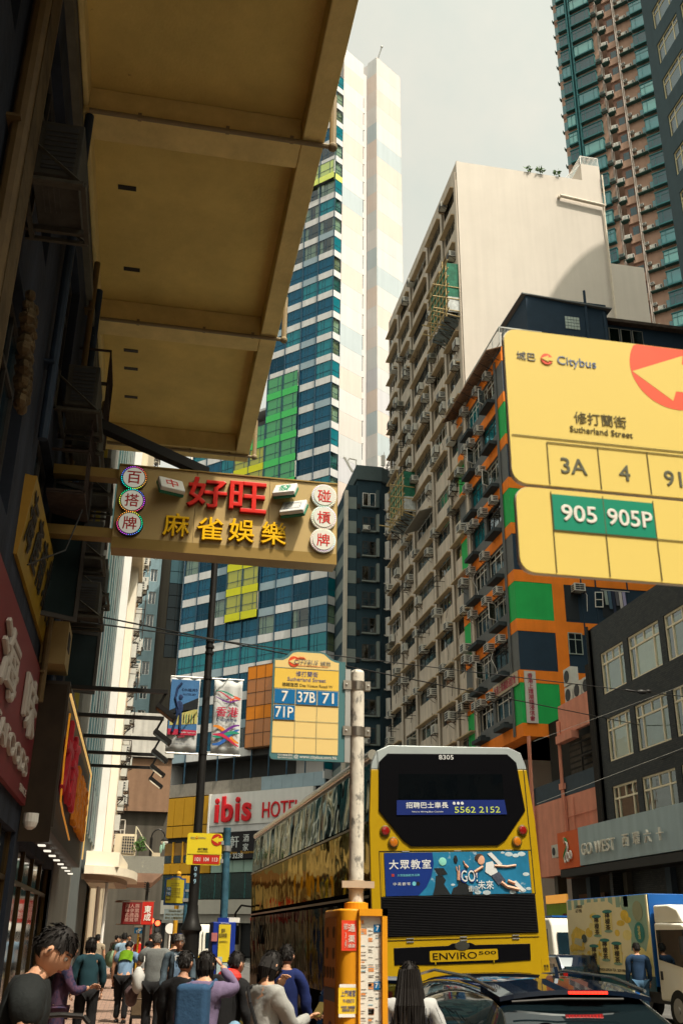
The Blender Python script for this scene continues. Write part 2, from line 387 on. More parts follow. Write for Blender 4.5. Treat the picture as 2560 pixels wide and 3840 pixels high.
# ================================================================ near left building with deep cantilevered floor
WX, ZS, OX, YE = -1.64, 12.0, 1.70, 21.3
nb = thing('old_building', 'old shophouse block at left with peeling dark walls under a deep ochre cantilevered floor', 'building', (WX, 0, 0), pi/2)
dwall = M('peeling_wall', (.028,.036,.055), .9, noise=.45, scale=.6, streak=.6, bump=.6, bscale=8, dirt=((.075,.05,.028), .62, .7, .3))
holes = []
rnd = random.Random(3)
winY = [(1.2,3.0),(4.6,6.6),(8.0,9.9),(11.3,13.3),(16.6,18.4),(19.2,20.7)]
for a, c in winY:
    for z0, z1 in ((5.6,7.6),(8.7,10.7)): holes.append((a, c, z0, z1))
shops = [(-5,-.6,0,2.95),(-.2,4.2,0,2.95),(4.6,9.6,0,2.95),(10,14.4,0,2.9),(15,21,0,2.8)]
holes += shops
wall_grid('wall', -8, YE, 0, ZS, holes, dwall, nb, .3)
b = B(); b.box(-8, YE, .9, 9, 0, ZS+14); b.box(-8.0,YE,.0,.9,ZS,ZS+14); b.box(YE-.3,YE,.001,.9,0,ZS); b.obj('wall', M('building_shell', (.12,.11,.10), .9, streak=.3), nb)
wfr = M('weathered_window_frame', (.045,.04,.035), .7, noise=.3)
for (a, c, z0, z1) in holes[:12]:
    o = window(nb, a, .12, z0, c-a, z1-z0, (.33,.66), (.68,), .06, .07, wfr, dkglass)
# open casements swinging out over the pavement
for (yy, z, hh, ang) in ((13.3,5.6,2.0,-60),(18.4,5.7,1.8,-75)):
    o = put(win_mesh(.62, hh, (), (.62,), .06, .05, wfr), 'casement', nb, (yy, .02, z), (0,0,R(ang))); put(pane_mesh(.54, hh-.08, M('dark_casement_glass', (.008,.016,.017), .3, spec=.12, noise=.4)), 'pane', o, (.03,.02,.04))
# drain pipes on the wall
pipem = M('painted_pipe', (.13,.085,.035), .6, noise=.25, scale=5)
bluep = M('blue_pipe', (.02,.035,.06), .6, noise=.3)
for (y0, r, m, z0) in ((7.55,.055,pipem,4.9),(6.95,.08,pipem,5.2),(10.9,.06,bluep,7.0),(14.2,.05,pipem,4.6),(15.0,.07,bluep,4.6),(3.9,.07,bluep,3.4),(19.0,.05,pipem,4)):
    b = B(); b.tube((y0, -.1, z0), (y0, -.1, ZS-.02), r, 10)
    for z in range(int(z0)+1, 12, 2): b.box(y0-r-.05, y0+r+.05, -.12, 0, z, z+.03)
    b.obj('drain_pipe', m, nb, smooth=False)
b = B(); b.box(7.1, 7.5, -.16, 0, 4.9, 11.9); b.obj('pilaster', M('ragged_render', (.10,.07,.035), .95, noise=.5, scale=3, bump=1, bscale=6), nb)
b = B(); pa, pb_ = atX(90, 1150, WX+.05), atX(62, 1500, WX+.05)
for i in range(260):
    t_ = rnd.random(); q = pa.lerp(pb_, t_); b.ball((q.y+rnd.uniform(-.12,.12), -.08-rnd.random()*.05, q.z+rnd.uniform(-.1,.1)), (.05+rnd.random()*.05, .04+rnd.random()*.04, .03+rnd.random()*.05), 6, 5)
o = b.obj('crumbling_render', MATS['ragged_render'], nb); o['kind'] = 'stuff'
# window hoods (thin slabs) at soffit side
b = B(); b.box(-8, YE, -.10, 0, 11.2, 11.42); b.obj('ledge', M('wall_ledge', (.13,.12,.09), .9, noise=.3, scale=2, bump=.4), nb)
# cantilevered floor: slab, three cross beams, edge beam (x along street, y = -out)
OUT = -(OX-WX)
b = B(); b.box(-8, YE, OUT, 0, ZS+.45, ZS+.8); b.obj('soffit', cream, nb)
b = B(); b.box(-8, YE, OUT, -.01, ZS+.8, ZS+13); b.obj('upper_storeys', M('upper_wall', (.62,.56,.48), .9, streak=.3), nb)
for y in (.75, 5.95, 11.1, 16.15, YE-.26):
    b = B(); b.box(y-.26, y+.26 if y < 21 else YE-.001, OUT+.32, -.002, ZS, ZS+.449); b.obj('cross_beam', creamb, nb, bevel=.02)
b = B(); b.box(-8, YE, OUT, OUT+.319, ZS-.001, ZS+.449); b.obj('edge_beam', creamb, nb, bevel=.025)
b = B(); b.box(-8, YE-.3, -.08, -.003, ZS+.1, ZS+.448); b.obj('edge_beam', creamb, nb, bevel=.02)
for y in (5.95, 11.1, 16.15, YE-.1):
    b = B(); b.tube((y-.33, -.1, ZS-.04), (y-.33, OUT-.12, ZS-.05), .035, 8); b.tube((y-.33, OUT-.12, ZS-.05), (y-.33, OUT-.12, ZS+.9), .05, 8); b.ball((y-.33, OUT-.12, ZS-.05), .07)
    for q in (-.8, -2.0, -2.9): b.box(y-.36, y-.30, q, q+.05, ZS-.08, ZS+.02)
    b.obj('drain_pipe', M('thin_pipe', (.24,.18,.10), .6), nb)
b = B()
for (y, x) in ((7.2,.55),(9.0,.6),(12.8,.55),(14.9,.62),(18.3,.6),(19.5,.6),(3.0,.6),(17.6,.6)): b.box(y-.05, y+.05, -x-.14, -x+.14, ZS+.438, ZS+.451)
b.obj('soffit_slots', blackm, nb)
# condensers on steel brackets against the wall, seen from below
dac = M('grimy_casing', (.045,.043,.035), .7, noise=.4, scale=5)
def big_ac(y, z, dep=.42, ln=.85, hh=.62, name='air_conditioner'):
    b = B(); b.box(y, y+ln, -.12-dep, -.12, z, z+hh); o = b.obj(name, dac, nb, bevel=.012)
    g = B(); g.box(y-.012, y-.002, -.07-dep, -.2, z+.06, z+hh-.05); g.obj('grille', acd, o)
    g = B()
    for i in range(8): g.box(y-.022, y-.013, -.08-dep, -.2, z+.09+i*(hh-.16)/8, z+.10+i*(hh-.16)/8)
    g.obj('louvre', dac, o)
    g = B()
    for yy in (y+.06, y+ln-.1): g.box(yy, yy+.045, -.2-dep, .0, z-.06, z-.002)
    g.box(y, y+ln, -.2-dep, -.155-dep, z-.10, z-.06); g.box(y, y+ln, -.09, -.045, z-.10, z-.06)
    for yy in (y-.03, y+ln): g.tube((yy+.02, -.02, z+.42), (yy+.02, -.15-dep, z-.06), .018, 4); g.box(yy, yy+.04, -.03, .0, z-.1, z+.5); g.box(yy, yy+.04, -.18-dep, 0, z-.098, z-.062)
    g.obj('bracket', M('bracket_steel', (.07,.065,.05), .6, .3, noise=.3, scale=6), o)
    g = B()
    for i in range(4): g.box(y+.15, y+.15+.4, -.2-.05*i-.01, -.2-.05*i+.005, z-.008, z-.001)
    g.obj('base_ribs', dac, o)
big_ac(7.6, 8.1); big_ac(12.2, 8.2); big_ac(13.7, 8.3, .4); big_ac(15.2, 7.2, .5, .8, .55); big_ac(15.4, 6.3, .55, .75, .5); big_ac(17.4, 7.3, .5); big_ac(15.9, 8.6, .45)
# metal window cages
for (y, z) in ((14.2, 9.1), (17.6, 8.6), (12.6, 7.1)):
    b = B()
    for k in range(6): b.box(y+k*.22, y+k*.22+.02, -.5, -.48, z, z+1.2)
    for zz in (z, z+.6, z+1.2): b.box(y, y+1.12, -.5, -.48, zz, zz+.03); b.box(y, y+.03, -.5, 0, zz, zz+.03); b.box(y+1.1, y+1.13, -.5, 0, zz, zz+.03)
    b.box(y, y+1.12, -.5, 0, z-.03, z-.01); b.obj('window_cage', rust, nb)
b = B(); rnd = random.Random(9)
b.path([(12.0,-.55,6.6),(11.6,-.45,5.9),(10.8,-.15,5.4)], .010, 5)
b.obj('cable', blackm, nb)
# dim shops
dark_in = M('shop_interior', (.02,.017,.014), .8)
shopf = M('shop_frame_gold', (.09,.055,.02), .35, .6)
shopd = M('shop_frame_dark', (.03,.03,.028), .4, .3)
rs = random.Random(5)
for (a, c, z0, z1) in shops:
    fr = B(); w = c-a
    for i in range(5): x = a+w*i/4; fr.box(x-.03, x+.03, .06, .14, 0, z1)
    fr.box(a, c, .06, .14, 2.3, 2.36); o = fr.obj('shopfront', shopd if rs.random() < .6 else shopf, nb)
    gB = B(); gB.box(a+.02, c-.02, .095, .105, .02, z1-.02); gB.obj('pane', M('shop_glass', (.01,.012,.012), .06, spec=.5), o)
tag(B().box(-7, 21, .5, .55, 0, 0.02).obj('floor_strip', dark_in, nb))

# ================================================================ pale grey building, glass building, cream building further along the left side
lb = thing('grey_building', 'pale grey rendered building with a plain pier between the old shophouse and the glass block', 'building', (WX, YE+.2, 0), pi/2)
b = B(); b.box(0, 5.8, 0, 7, 0, 46); b.obj('wall', wall_l, lb)
b = B(); b.box(1.0, 2.6, -.12, 0, 5.2, 46); b.obj('pier', wall_l, lb, bevel=.02)
for i in range(9): 
    b = B(); b.box(.1, .9, -.05, 0, 6+i*3.2, 8+i*3.2); o = b.obj('window', wfr, lb); b = B(); b.box(.16, .84, -.062, -.051, 6.08+i*3.2, 7.92+i*3.2); b.obj('pane', dkglass, o)
yp = B(); yp.box(.0,.08,-.1,0,5,46); yp.obj('drain_pipe', M('yellow_pipe', (.35,.28,.05), .6), lb)
gbz = thing('glass_building', 'teal mirrored glass building at left reflecting the street, narrow in view', 'building', (WX, YE+6.0, 0), pi/2)
b = B(); b.box(0, 11.2, .1, 8, 0, 44); b.obj('wall', M('grey_core', (.12,.14,.14), .8), gbz)
mg = [M('mirror_glass_a', (.015,.10,.12), .3, .0, spec=.08, noise=.4, scale=.8), M('mirror_glass_b', (.10,.19,.20), .3, .0, spec=.08, noise=.4, scale=.8), M('mirror_glass_c', (.006,.035,.05), .3, .0, spec=.08, noise=.4, scale=.8)]
for j in range(14):
    for i in range(8):
        b = B(); b.box(.02+1.4*i, 1.38+1.4*i, .0, .09, 4.6+1.55*j, 6.1+1.55*j)
        o = b.obj('glass_panel', mg[(i*5+j*3+i*j) % 3], gbz); 
b = B()
for i in range(9): b.box(-.0+1.4*i-.015, 1.4*i+.015, -.02, .05, 4.5, 40)
b.box(0, 11.2, .0, .09, 26.4, 44); b.obj('mullion', M('mullion_grey', (.30,.31,.29), .4, .4), gbz)
b = B(); b.box(11.2, 11.45, -.3, .1, 4.4, 44); b.obj('fin', white, gbz)
cb = thing('cream_building', 'sunlit cream building with tall white framed windows and a cluster of air conditioners', 'building', (WX, 38.8, 0), pi/2)
crm = M('cream_render', (.66,.56,.40), .85, noise=.07, scale=.8, streak=.12)
hs = []; lv = [(4.9,9.4),(9.9,12.0),(12.6,14.7),(15.3,17.5)]
for z0, z1 in lv: hs.append((1.2, 6.6, z0, z1)); 
wall_grid('wall', 0, 11.5, 0, 18.6, hs, crm, cb, .5)
b = B(); b.box(0, 11.5, -.55, 0, 18.6, 44); b.box(0,22,.51,9,0,44); b.box(11.5,22,.1,.51,0,44); b.obj('wall', crm, cb)
b = B(); b.box(9.2, 11.2, -.35, -.001, 4.4, 18.6); b.obj('pilaster', M('white_pilaster', (.74,.69,.58), .8, noise=.05, streak=.1), cb)
for z0, z1 in lv:
    o = window(cb, 1.2, .2, z0, 5.4, z1-z0, (.5,), (), .14, .12, white, M('frosted_pane', (.50,.56,.47), .4, noise=.08))
    n = int((z1-z0)/.26); b = B()
    for k in range(n): b.obox((2.7, -.03, .15+k*.26), (2.5, .05, .012), (R(35),0,0))
    b.obj('louvre', M('louvre_white', (.66,.66,.56), .6), o)
rc = random.Random(21)
wr = M('white_cage', (.62,.58,.5), .6)
for k in range(15):
    z = 6.2+k*1.75
    for q in range(2):
        y = 12.2+q*4.2+rc.random()*1.5
        o = ac_split(cb, y, -.1, z+rc.uniform(-.3,.3), 1.25); 
        if rc.random() < .6: ac_window(cb, y+1.7, -.15, z+.6+rc.uniform(-.2,.2), 1.15)
    b = B(); y = 12.4+rc.random()*5
    for u in range(5): b.box(y+u*.4, y+u*.4+.03, -.75, -.72, z, z+1.0)
    for zz in (z, z+.5, z+1): b.box(y, y+1.63, -.75, -.72, zz, zz+.03); b.box(y, y+.03, -.75, 0, zz, zz+.03)
    b.obj('window_cage', wr if rc.random() < .6 else rust, cb)
    b = B(); b.box(12+rc.random()*3, 17+rc.random()*3, -.28, .1, z-.5, z-.42); b.obj('ledge', crm, cb)
for y, m in ((11.9, crm), (16.4, M('orange_pipe', (.45,.2,.06), .6)), (19.6, crm)):
    b = B(); b.tube((y, -.16, 4.8), (y, -.16, 43), .09, 8); b.obj('drain_pipe', m, cb)
# curved white canopy over the pavement
b = B()
P = []
for i in range(13): a = pi/2*i/12; P.append((-1.62+1.62*sin(a) if False else -1.62+1.6*cos(a-0), 33.2+5.2*sin(a)))
n = 14; arc = [(-1.62+1.6*sin(pi*(i/n)*.5+0)**.8, 33.0+4.6*(1-cos(pi*(i/n)*.5))) for i in range(n+1)]
poly = [(-1.62, 33.0)]+arc[1:]+[(-.02, 39.4), (-1.62, 39.4)]
can = thing('shop_canopy', 'white curved shop canopy jutting over the pavement below the cream building', 'canopy', (0,0,0))
b.prism(poly, 3.38, 3.62, 'z'); b.obj('fascia', M('canopy_white', (.74,.66,.52), .6, noise=.05), can)
b = B(); b.prism([(x if x < -1.5 else x-.35, y+.1) for x, y in poly], 3.22, 3.379, 'z'); b.obj('lower_rim', M('canopy_trim', (.30,.2,.13), .5), can)
b = B(); b.prism([(-1.62,33.2),(-.62,33.6),(-.4,39.3),(-1.62,39.3)], 3.621, 4.05, 'z'); b.obj('upstand', MATS['canopy_white'], can)
b = B()
for i in range(12): b.box(-1.6, -.75, 34.6+i*.36, 34.9+i*.36, 3.19, 3.219)
b.obj('soffit_slats', MATS['canopy_white'], can)
for px_, py_ in ((-.95,34.6),(-1.3,37.5)): b = B(); b.tube((px_,py_,0),(px_,py_,3.2),.05,8); b.obj('post', white, can)
# terrazzo balcony
tb = thing('terrazzo_balcony', 'grey terrazzo balcony slab with a condenser and plant pots standing out past the white canopy', 'balcony', (0,0,0))
tz = M('terrazzo', (.22,.22,.19), .7, noise=.5, scale=30, bump=.1, dirt=((.35,.33,.26), .6, 6))
b = B(); b.box(-1.62, 1.02, 44.6, 44.75, 4.05, 4.72); b.box(.87, 1.02, 44.751, 50, 4.05, 4.72); b.obj('parapet', tz, tb)
b = B(); b.hexa([(-1.62,44.7,3.7),(.6,44.7,3.7),(.6,50,3.7),(-1.62,50,3.7),(-1.62,44.6,4.049),(1.0,44.6,4.049),(1.0,50,4.049),(-1.62,50,4.049)]); b.obj('floor_slab', M('pink_soffit', (.42,.27,.2), .8, noise=.2), tb)
b = B(); b.tube((-.25,44.7,4.72),(-.25,44.7,5.9),.03,6); b.path([(-.25,44.7,5.9),(-.1,44.7,5.7),(.2,44.7,5.2),(.6,44.7,4.8)], .02, 5); b.obj('pole', M('cream_pole', (.6,.55,.4), .6), tb)
o = thing('air_conditioner', 'cream condenser standing on the terrazzo balcony', 'air conditioner', (-1.1, 45.4, 4.75)); b = B(); b.box(0,.9,0,.35,0,.9); b.obj('casing', crm, o); b = B(); b.box(.3,.85,-.02,0,.1,.8); b.obj('fan_panel', acd, o)
b = B()
for i in range(6): b.box(.3+.1*i,.315+.1*i,-.035,-.021,.1,.8); b.box(.3,.85,-.036,-.022,.12+.12*i,.135+.12*i)
b.obj('grille', crm, o)
def leafy(name, label, c, r, n, mat, seed, cat='plant', ls=.06):
    rr = random.Random(seed); b = B()
    for i in range(n):
        v = Vector((rr.gauss(0,1), rr.gauss(0,1), rr.gauss(0,1))).normalized()*rr.random()**.4; p = Vector(c)+Vector((v.x*r[0], v.y*r[1], v.z*r[2]))
        e = Euler((rr.random()*6, rr.random()*6, rr.random()*6)).to_matrix(); L = ls*(.6+rr.random()*.8)
        b.add([p+e@Vector(q) for q in ((0,0,0),(L*.35,L*.5,.1*L),(0,L*1.3,0),(-L*.35,L*.5,.1*L))], [(0,1,2,3)])
    return b.obj(name, mat, None)
leafg = M('leaf_green', (.06,.13,.03), .6, noise=.4, scale=8)
t = thing('balcony_plant', 'small green plant growing beside the pole on the terrazzo balcony', 'plant', (0,0,0)); o = leafy('foliage', '', (-.05,44.6,5.15), (.28,.15,.35), 90, leafg, 3, ls=.12); o.parent = t; B().tube((-.1,44.65,4.73),(-.05,44.6,5.2),.012,5).obj('stem', leafg, t)
t = thing('potted_cactus', 'pale cactus in a stone pot on the corner of the terrazzo balcony', 'plant', (.78, 44.7, 4.725)); B().box(-.28,.05,-.08,.08,0,.14).obj('pot', M('stone_pot', (.5,.42,.3), .8), t)
b = B(); b.ball((.06,0,.3), (.06,.04,.18)); b.ball((.16,0,.42),(.05,.03,.16)); b.obj('pad', M('cactus', (.22,.36,.28), .7), t)
b = B()
for k in range(4): b.lathe([(.07,0),(.09,.05),(.07,.16),(.03,.2)], (.42+.0*k, 44.62+.0*k, 3.42+k*.09), 8)
t = thing('traffic_signal', 'dark louvred signal hanging under the terrazzo balcony', 'lamp', (0,0,0)); B().tube((.42,44.66,3.35),(.42,44.66,3.72),.03,6).obj('stem', blackm, t)
b2 = B()
for k in range(4): b2.obox((.40, 44.62, 3.40+k*.08), (.14,.09,.014), (0,R(28),0))
b2.obj('louvre', blackm, t)

# ---------------- far end of the street: blue grey block, dark concrete block with dark glass, pale tower behind
def plain_tower(name, label, x0, x1, y, dep, h, mat, wins, rz=0, wm=None, gm=None):
    t = thing(name, label, 'building', (x0, y, 0), rz); W = x1-x0
    hs = [(a, a+w, z, z+hh) for (a, w, z, hh) in wins if a+w < W and z+hh < h]
    wall_grid('wall', 0, W, 0, h, hs, mat, t, .25)
    b = B(); b.box(0, W, .26, dep, 0, h-.01); b.quad((0,0,0),(0,dep,0),(0,dep,h),(0,0,h)); b.quad((W,0,0),(W,0,h),(W,dep,h),(W,dep,0)); b.quad((0,0,h),(W,0,h),(W,dep,h),(0,dep,h)); b.obj('wall', mat, t)
    for (a, c, z0, z1) in hs: window(t, a, .15, z0, c-a, z1-z0, (.5,), (), .07, .06, wm or white, gm or dkglass)
    return t
bgm = M('blue_grey_render', (.17,.25,.28), .85, noise=.08, streak=.15)
k = 120
ws = []
for i in range(16): ws += [(3.9, .55, 4.3+2.95*i, .85), (5.1, .85, 4.0+2.95*i, 1.6), (2.2,.7,4.2+2.95*i,1.3), (.6,.8,4.2+2.95*i,1.3)]
bt = plain_tower('blue_grey_building', 'blue grey apartment block with small square windows at the far end of the street', -6.8, -.45, 120, 20, 53, bgm, ws)
b = B(); b.box(5.7, 5.95, -.35, 0, 46, 50.5); b.obj('duct', bgm, bt)
dcm = M('dark_concrete', (.085,.075,.06), .9, noise=.12, scale=.5, streak=.3, bump=.1)
dk = thing('concrete_building', 'dark concrete building with a black glass upper corner left of the hotel', 'building', (-.4, 121, 0))
b = B(); b.box(0, 6.5, 0, 18, 0, 33); b.box(0, 1.1, .0, 18, 33, 49.5); b.box(1.11, 6.5, .5, 18, 33, 49); b.obj('wall', dcm, dk)
for j in range(10):
    for i in range(5):
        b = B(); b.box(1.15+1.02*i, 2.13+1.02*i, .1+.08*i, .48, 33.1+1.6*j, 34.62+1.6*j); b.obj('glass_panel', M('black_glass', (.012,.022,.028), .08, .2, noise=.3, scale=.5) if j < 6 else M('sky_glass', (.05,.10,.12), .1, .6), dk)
b = B()
for i in range(3): b.box(-.02,.0,-.02,0,5+9*i,5.1+9*i); b.box(0,6.5,-.03,0,6+9*i,6.12+9*i)
b.obj('string_course', dcm, dk)
ptw = plain_tower('pale_tower', 'distant pale apartment tower showing above the black glass building', 3, 14, 165, 15, 84, M('pale_pink_render', (.62,.56,.50), .9, noise=.05), [(1+2.4*i, 1.2, 60+3*j, 1.4) for i in range(4) for j in range(8)], wm=wall_l, gm=M('grey_pane', (.25,.28,.28), .3))
b = B(); b.path([(4,-.5,70),(5.5,-.6,71.5),(6.6,-.5,69),(7,-.5,66)], .12, 6); b.obj('roof_pipe', steel, ptw)
lowb = thing('low_building', 'low white and brown building crossing the end of the pavement behind the arms', 'building', (-3.2, 88, 0)); B().box(0,5.2,0,8,0,19.2).obj('wall', dcm, lowb); B().box(.2,5.3,-.8,-.01,15.6,19.3).obj('parapet', M('pale_parapet', (.5,.48,.44), .8, streak=.3), lowb); B().box(.3,5.2,-.5,-.02,11.2,15.5).obj('cladding', M('brown_cladding', (.22,.13,.08), .8, streak=.2), lowb)
lowb['label'] = 'low brown building with a pale parapet at the end of the left pavement'

# ================================================================ hotel tower
K = 1.28; HX, HY = 16.62, 96.0
ht = thing('hotel_tower', 'tall hotel tower with glass bands, coloured glass blocks and pastel end wall', 'building', (HX, HY, 0), R(-45))
fz = lambda i: 106.0-2.912*i
spm = M('white_spandrel', (.55,.55,.55), .6, noise=.07, scale=.7, streak=.12)
spb = M('blue_spandrel', (.25,.33,.38), .5, noise=.1, scale=.7)
mull = M('blue_mullion', (.03,.07,.11), .4, .3)
BW = 2.25
glz = dict(clear=G('clear_glass', (.72,.80,.76), .05, wave=.05), teal=G('teal_tint_glass', (.02,.34,.42), .05, wave=.08, body=.35, gcol=(.35,.75,.85)), dark=G('dark_tint_glass', (.015,.12,.24), .05, wave=.1, body=.35, gcol=(.25,.60,.80)), deep=G('deep_glass', (.002,.02,.05), .04, wave=.06, body=.5, gcol=(.2,.5,.7)),
  green=G('green_glass', (.03,.36,.10), .04, body=.6), yel=G('yellow_glass', (.48,.48,.01), .04, body=.55), lime=G('lime_glass', (.60,.72,.22), .04, body=.6), orange=G('orange_glass', (.50,.16,.01), .02, body=.65))
solid = dict(green=M('green_panel', (.05,.40,.10), .25, noise=.06), yel=M('yellow_panel', (.50,.50,.015), .25, noise=.06), lime=M('lime_panel', (.62,.70,.16), .25, noise=.05), orange=M('orange_panel', (.58,.18,.008), .3, noise=.06))
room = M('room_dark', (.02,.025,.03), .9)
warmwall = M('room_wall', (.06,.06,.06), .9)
rh = random.Random(11)
def colour_at(u, z):
    """u < 0: metres left of the corner"""
    if z > 87 and 88.4 < z < 92.6 and u > -5.0: return 'lime'
    if -9.3 < u < -4.7 and 46 < z < 62.6: return 'green'
    if -13.9 < u < -9.2:
        if 53.5 < z < 58.4: return 'green'
        if 32.2 < z < 53.5: return 'yel'
    return None
rowk = {}
for i in range(0, 31):
    z1 = fz(i); z0 = z1-2.03; zs = z0-.88
    nb_ = 4 if z1 > 58.6 else 9
    rowtype = 'light' if i in (1,2,4,6,8,9) else None
    for kk in range(nb_):
        x1 = -BW*kk-.04; x0 = -BW*(kk+1)+.04
        if kk == 0: x1 = 0
        um = (x0+x1)/2; c = colour_at(um, (z0+z1)/2)
        if 19.3 < z0 < 27.6 and -9.6 < um < -4.9: continue
        if z0 < 17.3: continue
        prot = -.35 if c else 0
        if c:
            b = B(); b.box(x0-.04, x1+.0, prot, prot+.05, zs, z0); b.obj('spandrel_panel', solid[c], ht)
            gm = glz[c]; ty = rh.choice(('light','dark','light'))
        else:
            sm = spm if (i*3+kk+rh.randint(0,1)) % 4 else spb
            b = B(); b.box(x0-.02, x1, -.02, .2, zs, z0-.002); b.obj('spandrel_panel', sm, ht)
            ty = rowtype or rh.choice(('light','teal','dark','dark','deep','teal') if i < 17 else ('light','teal','dark','deep','dark','deep','dark')); 
            if i in (3,5,10,12): ty = 'dark' if kk < 3 else ty
            if i == 26: ty = 'blank'
            gm = {'light': glz['clear'], 'teal': glz['teal'], 'dark': glz['dark'], 'deep': glz['deep'], 'blank': glz['teal']}[ty]
        w = x1-x0; h = z1-z0; cu = []
        if ty == 'blank': cu = [(0, w, 0, h, M('pale_blind', (.36,.50,.42), .8))]
        elif ty != 'deep' and rh.random() < .93:
            cm = curt if ty == 'light' else curtd if ty == 'teal' else curtw
            a = rh.uniform(.12,.3)*w; e = w-rh.uniform(.1,.35)*w; cu = [(0, a, 0, h, cm), (e, w, 0, h, cm)]
            if rh.random() < .45: cu = [(0, w*rh.uniform(.6,1), 0, h, cm)]
        window(ht, x0, prot+.02, z0, w, h, (.07,.72) if c else (.28,.45), (.36,), .045, .06, mull, gm, curt=cu)
        if c: 
            b = B(); b.box(x0-.05, x0, prot-.04, prot+.02, zs, z1); b.obj('mullion', mull, ht)
    if nb_ == 4 or True:
        b = B(); b.box(0, 1.25, 0, .2, zs, z0-.002); o = b.obj('spandrel_panel', spm, ht); o.rotation_euler = (0,0,R(80)); 
        if colour_at(-1, (z0+z1)/2) and not 46 < z0 < 62: o.data.materials[0] = solid['lime']
        o = window(ht, 0, 0, z0, 1.25, z1-z0, (), (.36,), .045, .06, mull, glz['clear' if i % 3 else 'teal'], curt=[(.03,1.2,0,2,(curt, curt, curtw, curtd)[i % 4])]); o.rotation_euler = (0,0,R(80))
# vertical fins between bays, slab edges, room backs
for kk in range(1, 10):
    b = B(); top = fz(0)+.1 if kk < 5 else 58.7; b.box(-BW*kk-.045, -BW*kk+.045, -.1, .02, 16.4, top); b.obj('mullion', mull, ht)
b = B(); b.box(-.045,.045,-.05,.03,16.4,fz(0)); b.obj('mullion', mull, ht)
b = B()
for i in range(0, 31):
    z1 = fz(i); x0 = -9.2 if z1 > 58.6 else -20.3; b.box(x0, -.3, .25, 4, z1-.02, z1+.85)
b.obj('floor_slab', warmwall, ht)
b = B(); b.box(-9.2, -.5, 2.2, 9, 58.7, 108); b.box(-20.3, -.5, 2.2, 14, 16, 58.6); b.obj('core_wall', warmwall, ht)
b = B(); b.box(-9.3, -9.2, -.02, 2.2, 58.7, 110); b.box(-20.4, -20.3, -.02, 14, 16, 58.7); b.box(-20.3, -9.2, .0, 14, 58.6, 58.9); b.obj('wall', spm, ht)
# louvre screen at the top of the glass face
b = B()
for j in range(22): b.box(-4, -.05, -.05, .05, 106.9+.2*j, 107.0+.2*j)
b.box(-9.2,0,.06,.3,106.4,111.5); b.box(-.25,.0,-.06,.05,106.4,111.5); b.obj('louvre_screen', spb, ht)
# pastel end wall: local frame turned to run away to the right
ew = thing('end_wall', None, None, (0,0,0), R(80), parent=ht)
pw = [(.58,.56,.55), (.60,.51,.46), (.52,.53,.53), (.59,.53,.50), (.41,.47,.50), (.50,.50,.53)]
ewm = B()
past = [M('pastel_%s' % n, c, .75, noise=.03, scale=.5, streak=.05) for n, c in zip(('white','peach','sage','blush','powder','lilac'), pw)]
seq = [0,1,0,3,2,1,3,0,4,1,3,2,1,2,0,4,2,1,0,3,2,5,1,4,0,2,4,5,3,4,2,5,0,4,2]
def band(x0, x1, y, top, side=None, off=0, nm='wall_panel'):
    z = top; j = off
    while z > 16.2:
        hgt = 2.912*(1 if j % 3 else 1); z2 = max(16.2, z-hgt)
        b = B(); b.use(past[seq[j % len(seq)]])
        if side is None: b.box(x0+.01, x1-.01, y, y+.2, z2+.008, z-.008)
        else: b.box(x0, x0+.2, side+.01, y-.01, z2+.008, z-.008)
        b.obj(nm, None, ew); z = z2; j += 1
band(1.28, 5.05, 0, 111.6); band(5.1, 6.5, .0, 113.2, side=-1.2, off=2) if False else None
band(6.5, 11.4, -1.1, 113.3, off=3); band(6.48, 6.5, 0.6, 113.3, side=-1.08, off=4)
b = B(); b.box(1.3, 5.04, .21, 9, 16, 111.5); b.box(6.6, 11.35, -.89, 8, 16, 113.2); b.box(5.04, 6.6, .7, 8, 16, 111); b.obj('shell', past[0], ew)
for i in range(31): 
    b = B(); b.box(5.12, 5.45, .3, .6, fz(i)-2, fz(i)); o = b.obj('window', mull, ew); B().box(5.15,5.42,.28,.299,fz(i)-1.95,fz(i)-.05).obj('pane', dkglass, o)
    b = B(); b.box(5.05, 5.5, .15, .69, fz(i)-2.85, fz(i)-2.05); b.obj('spandrel_panel', past[0], ew)
b = B(); b.tube((6.9,-.9,113.3),(7.0,-1.6,115.2),.09,6); b.ball((7.0,-1.6,115.2),.18); b.obj('roof_floodlight', steel, ht); KIDS[ht.name][-1].parent = ew
# orange box
ox0, ox1 = -9.55, -4.9
for j in range(6):
    zt = 27.7-j*1.4
    for i in range(4):
        x0 = ox0+i*(ox1-ox0)/4; x1 = x0+(ox1-ox0)/4
        b = B(); b.box(x0+.02, x1-.02, -.55, -.5, zt-1.36, zt-.03); b.obj('orange_panel', solid['orange'] if j in (0,3) else glz['orange'], ht)
b = B(); b.box(ox0,ox1,-.54,-.48,19.2,19.34); b.box(ox0, ox0+.03, -.5, 0, 19.3, 27.7); b.box(ox0, ox1, -.5, .2, 19.2, 19.3); b.box(ox0, ox1, -.5, .2, 27.7, 27.75); 
for i in range(5): x = ox0+i*(ox1-ox0)/4; b.box(x-.02, x+.02, -.58, -.5, 19.3, 27.7)
for j in range(7): b.box(ox0, ox1, -.57, -.5, 27.7-j*1.4-.02, 27.7-j*1.4+.02)
b.box(ox0+.1, ox1, 1, 1.2, 19.3, 27.7); b.obj('orange_box_frame', M('orange_frame', (.10,.04,.01), .5), ht)
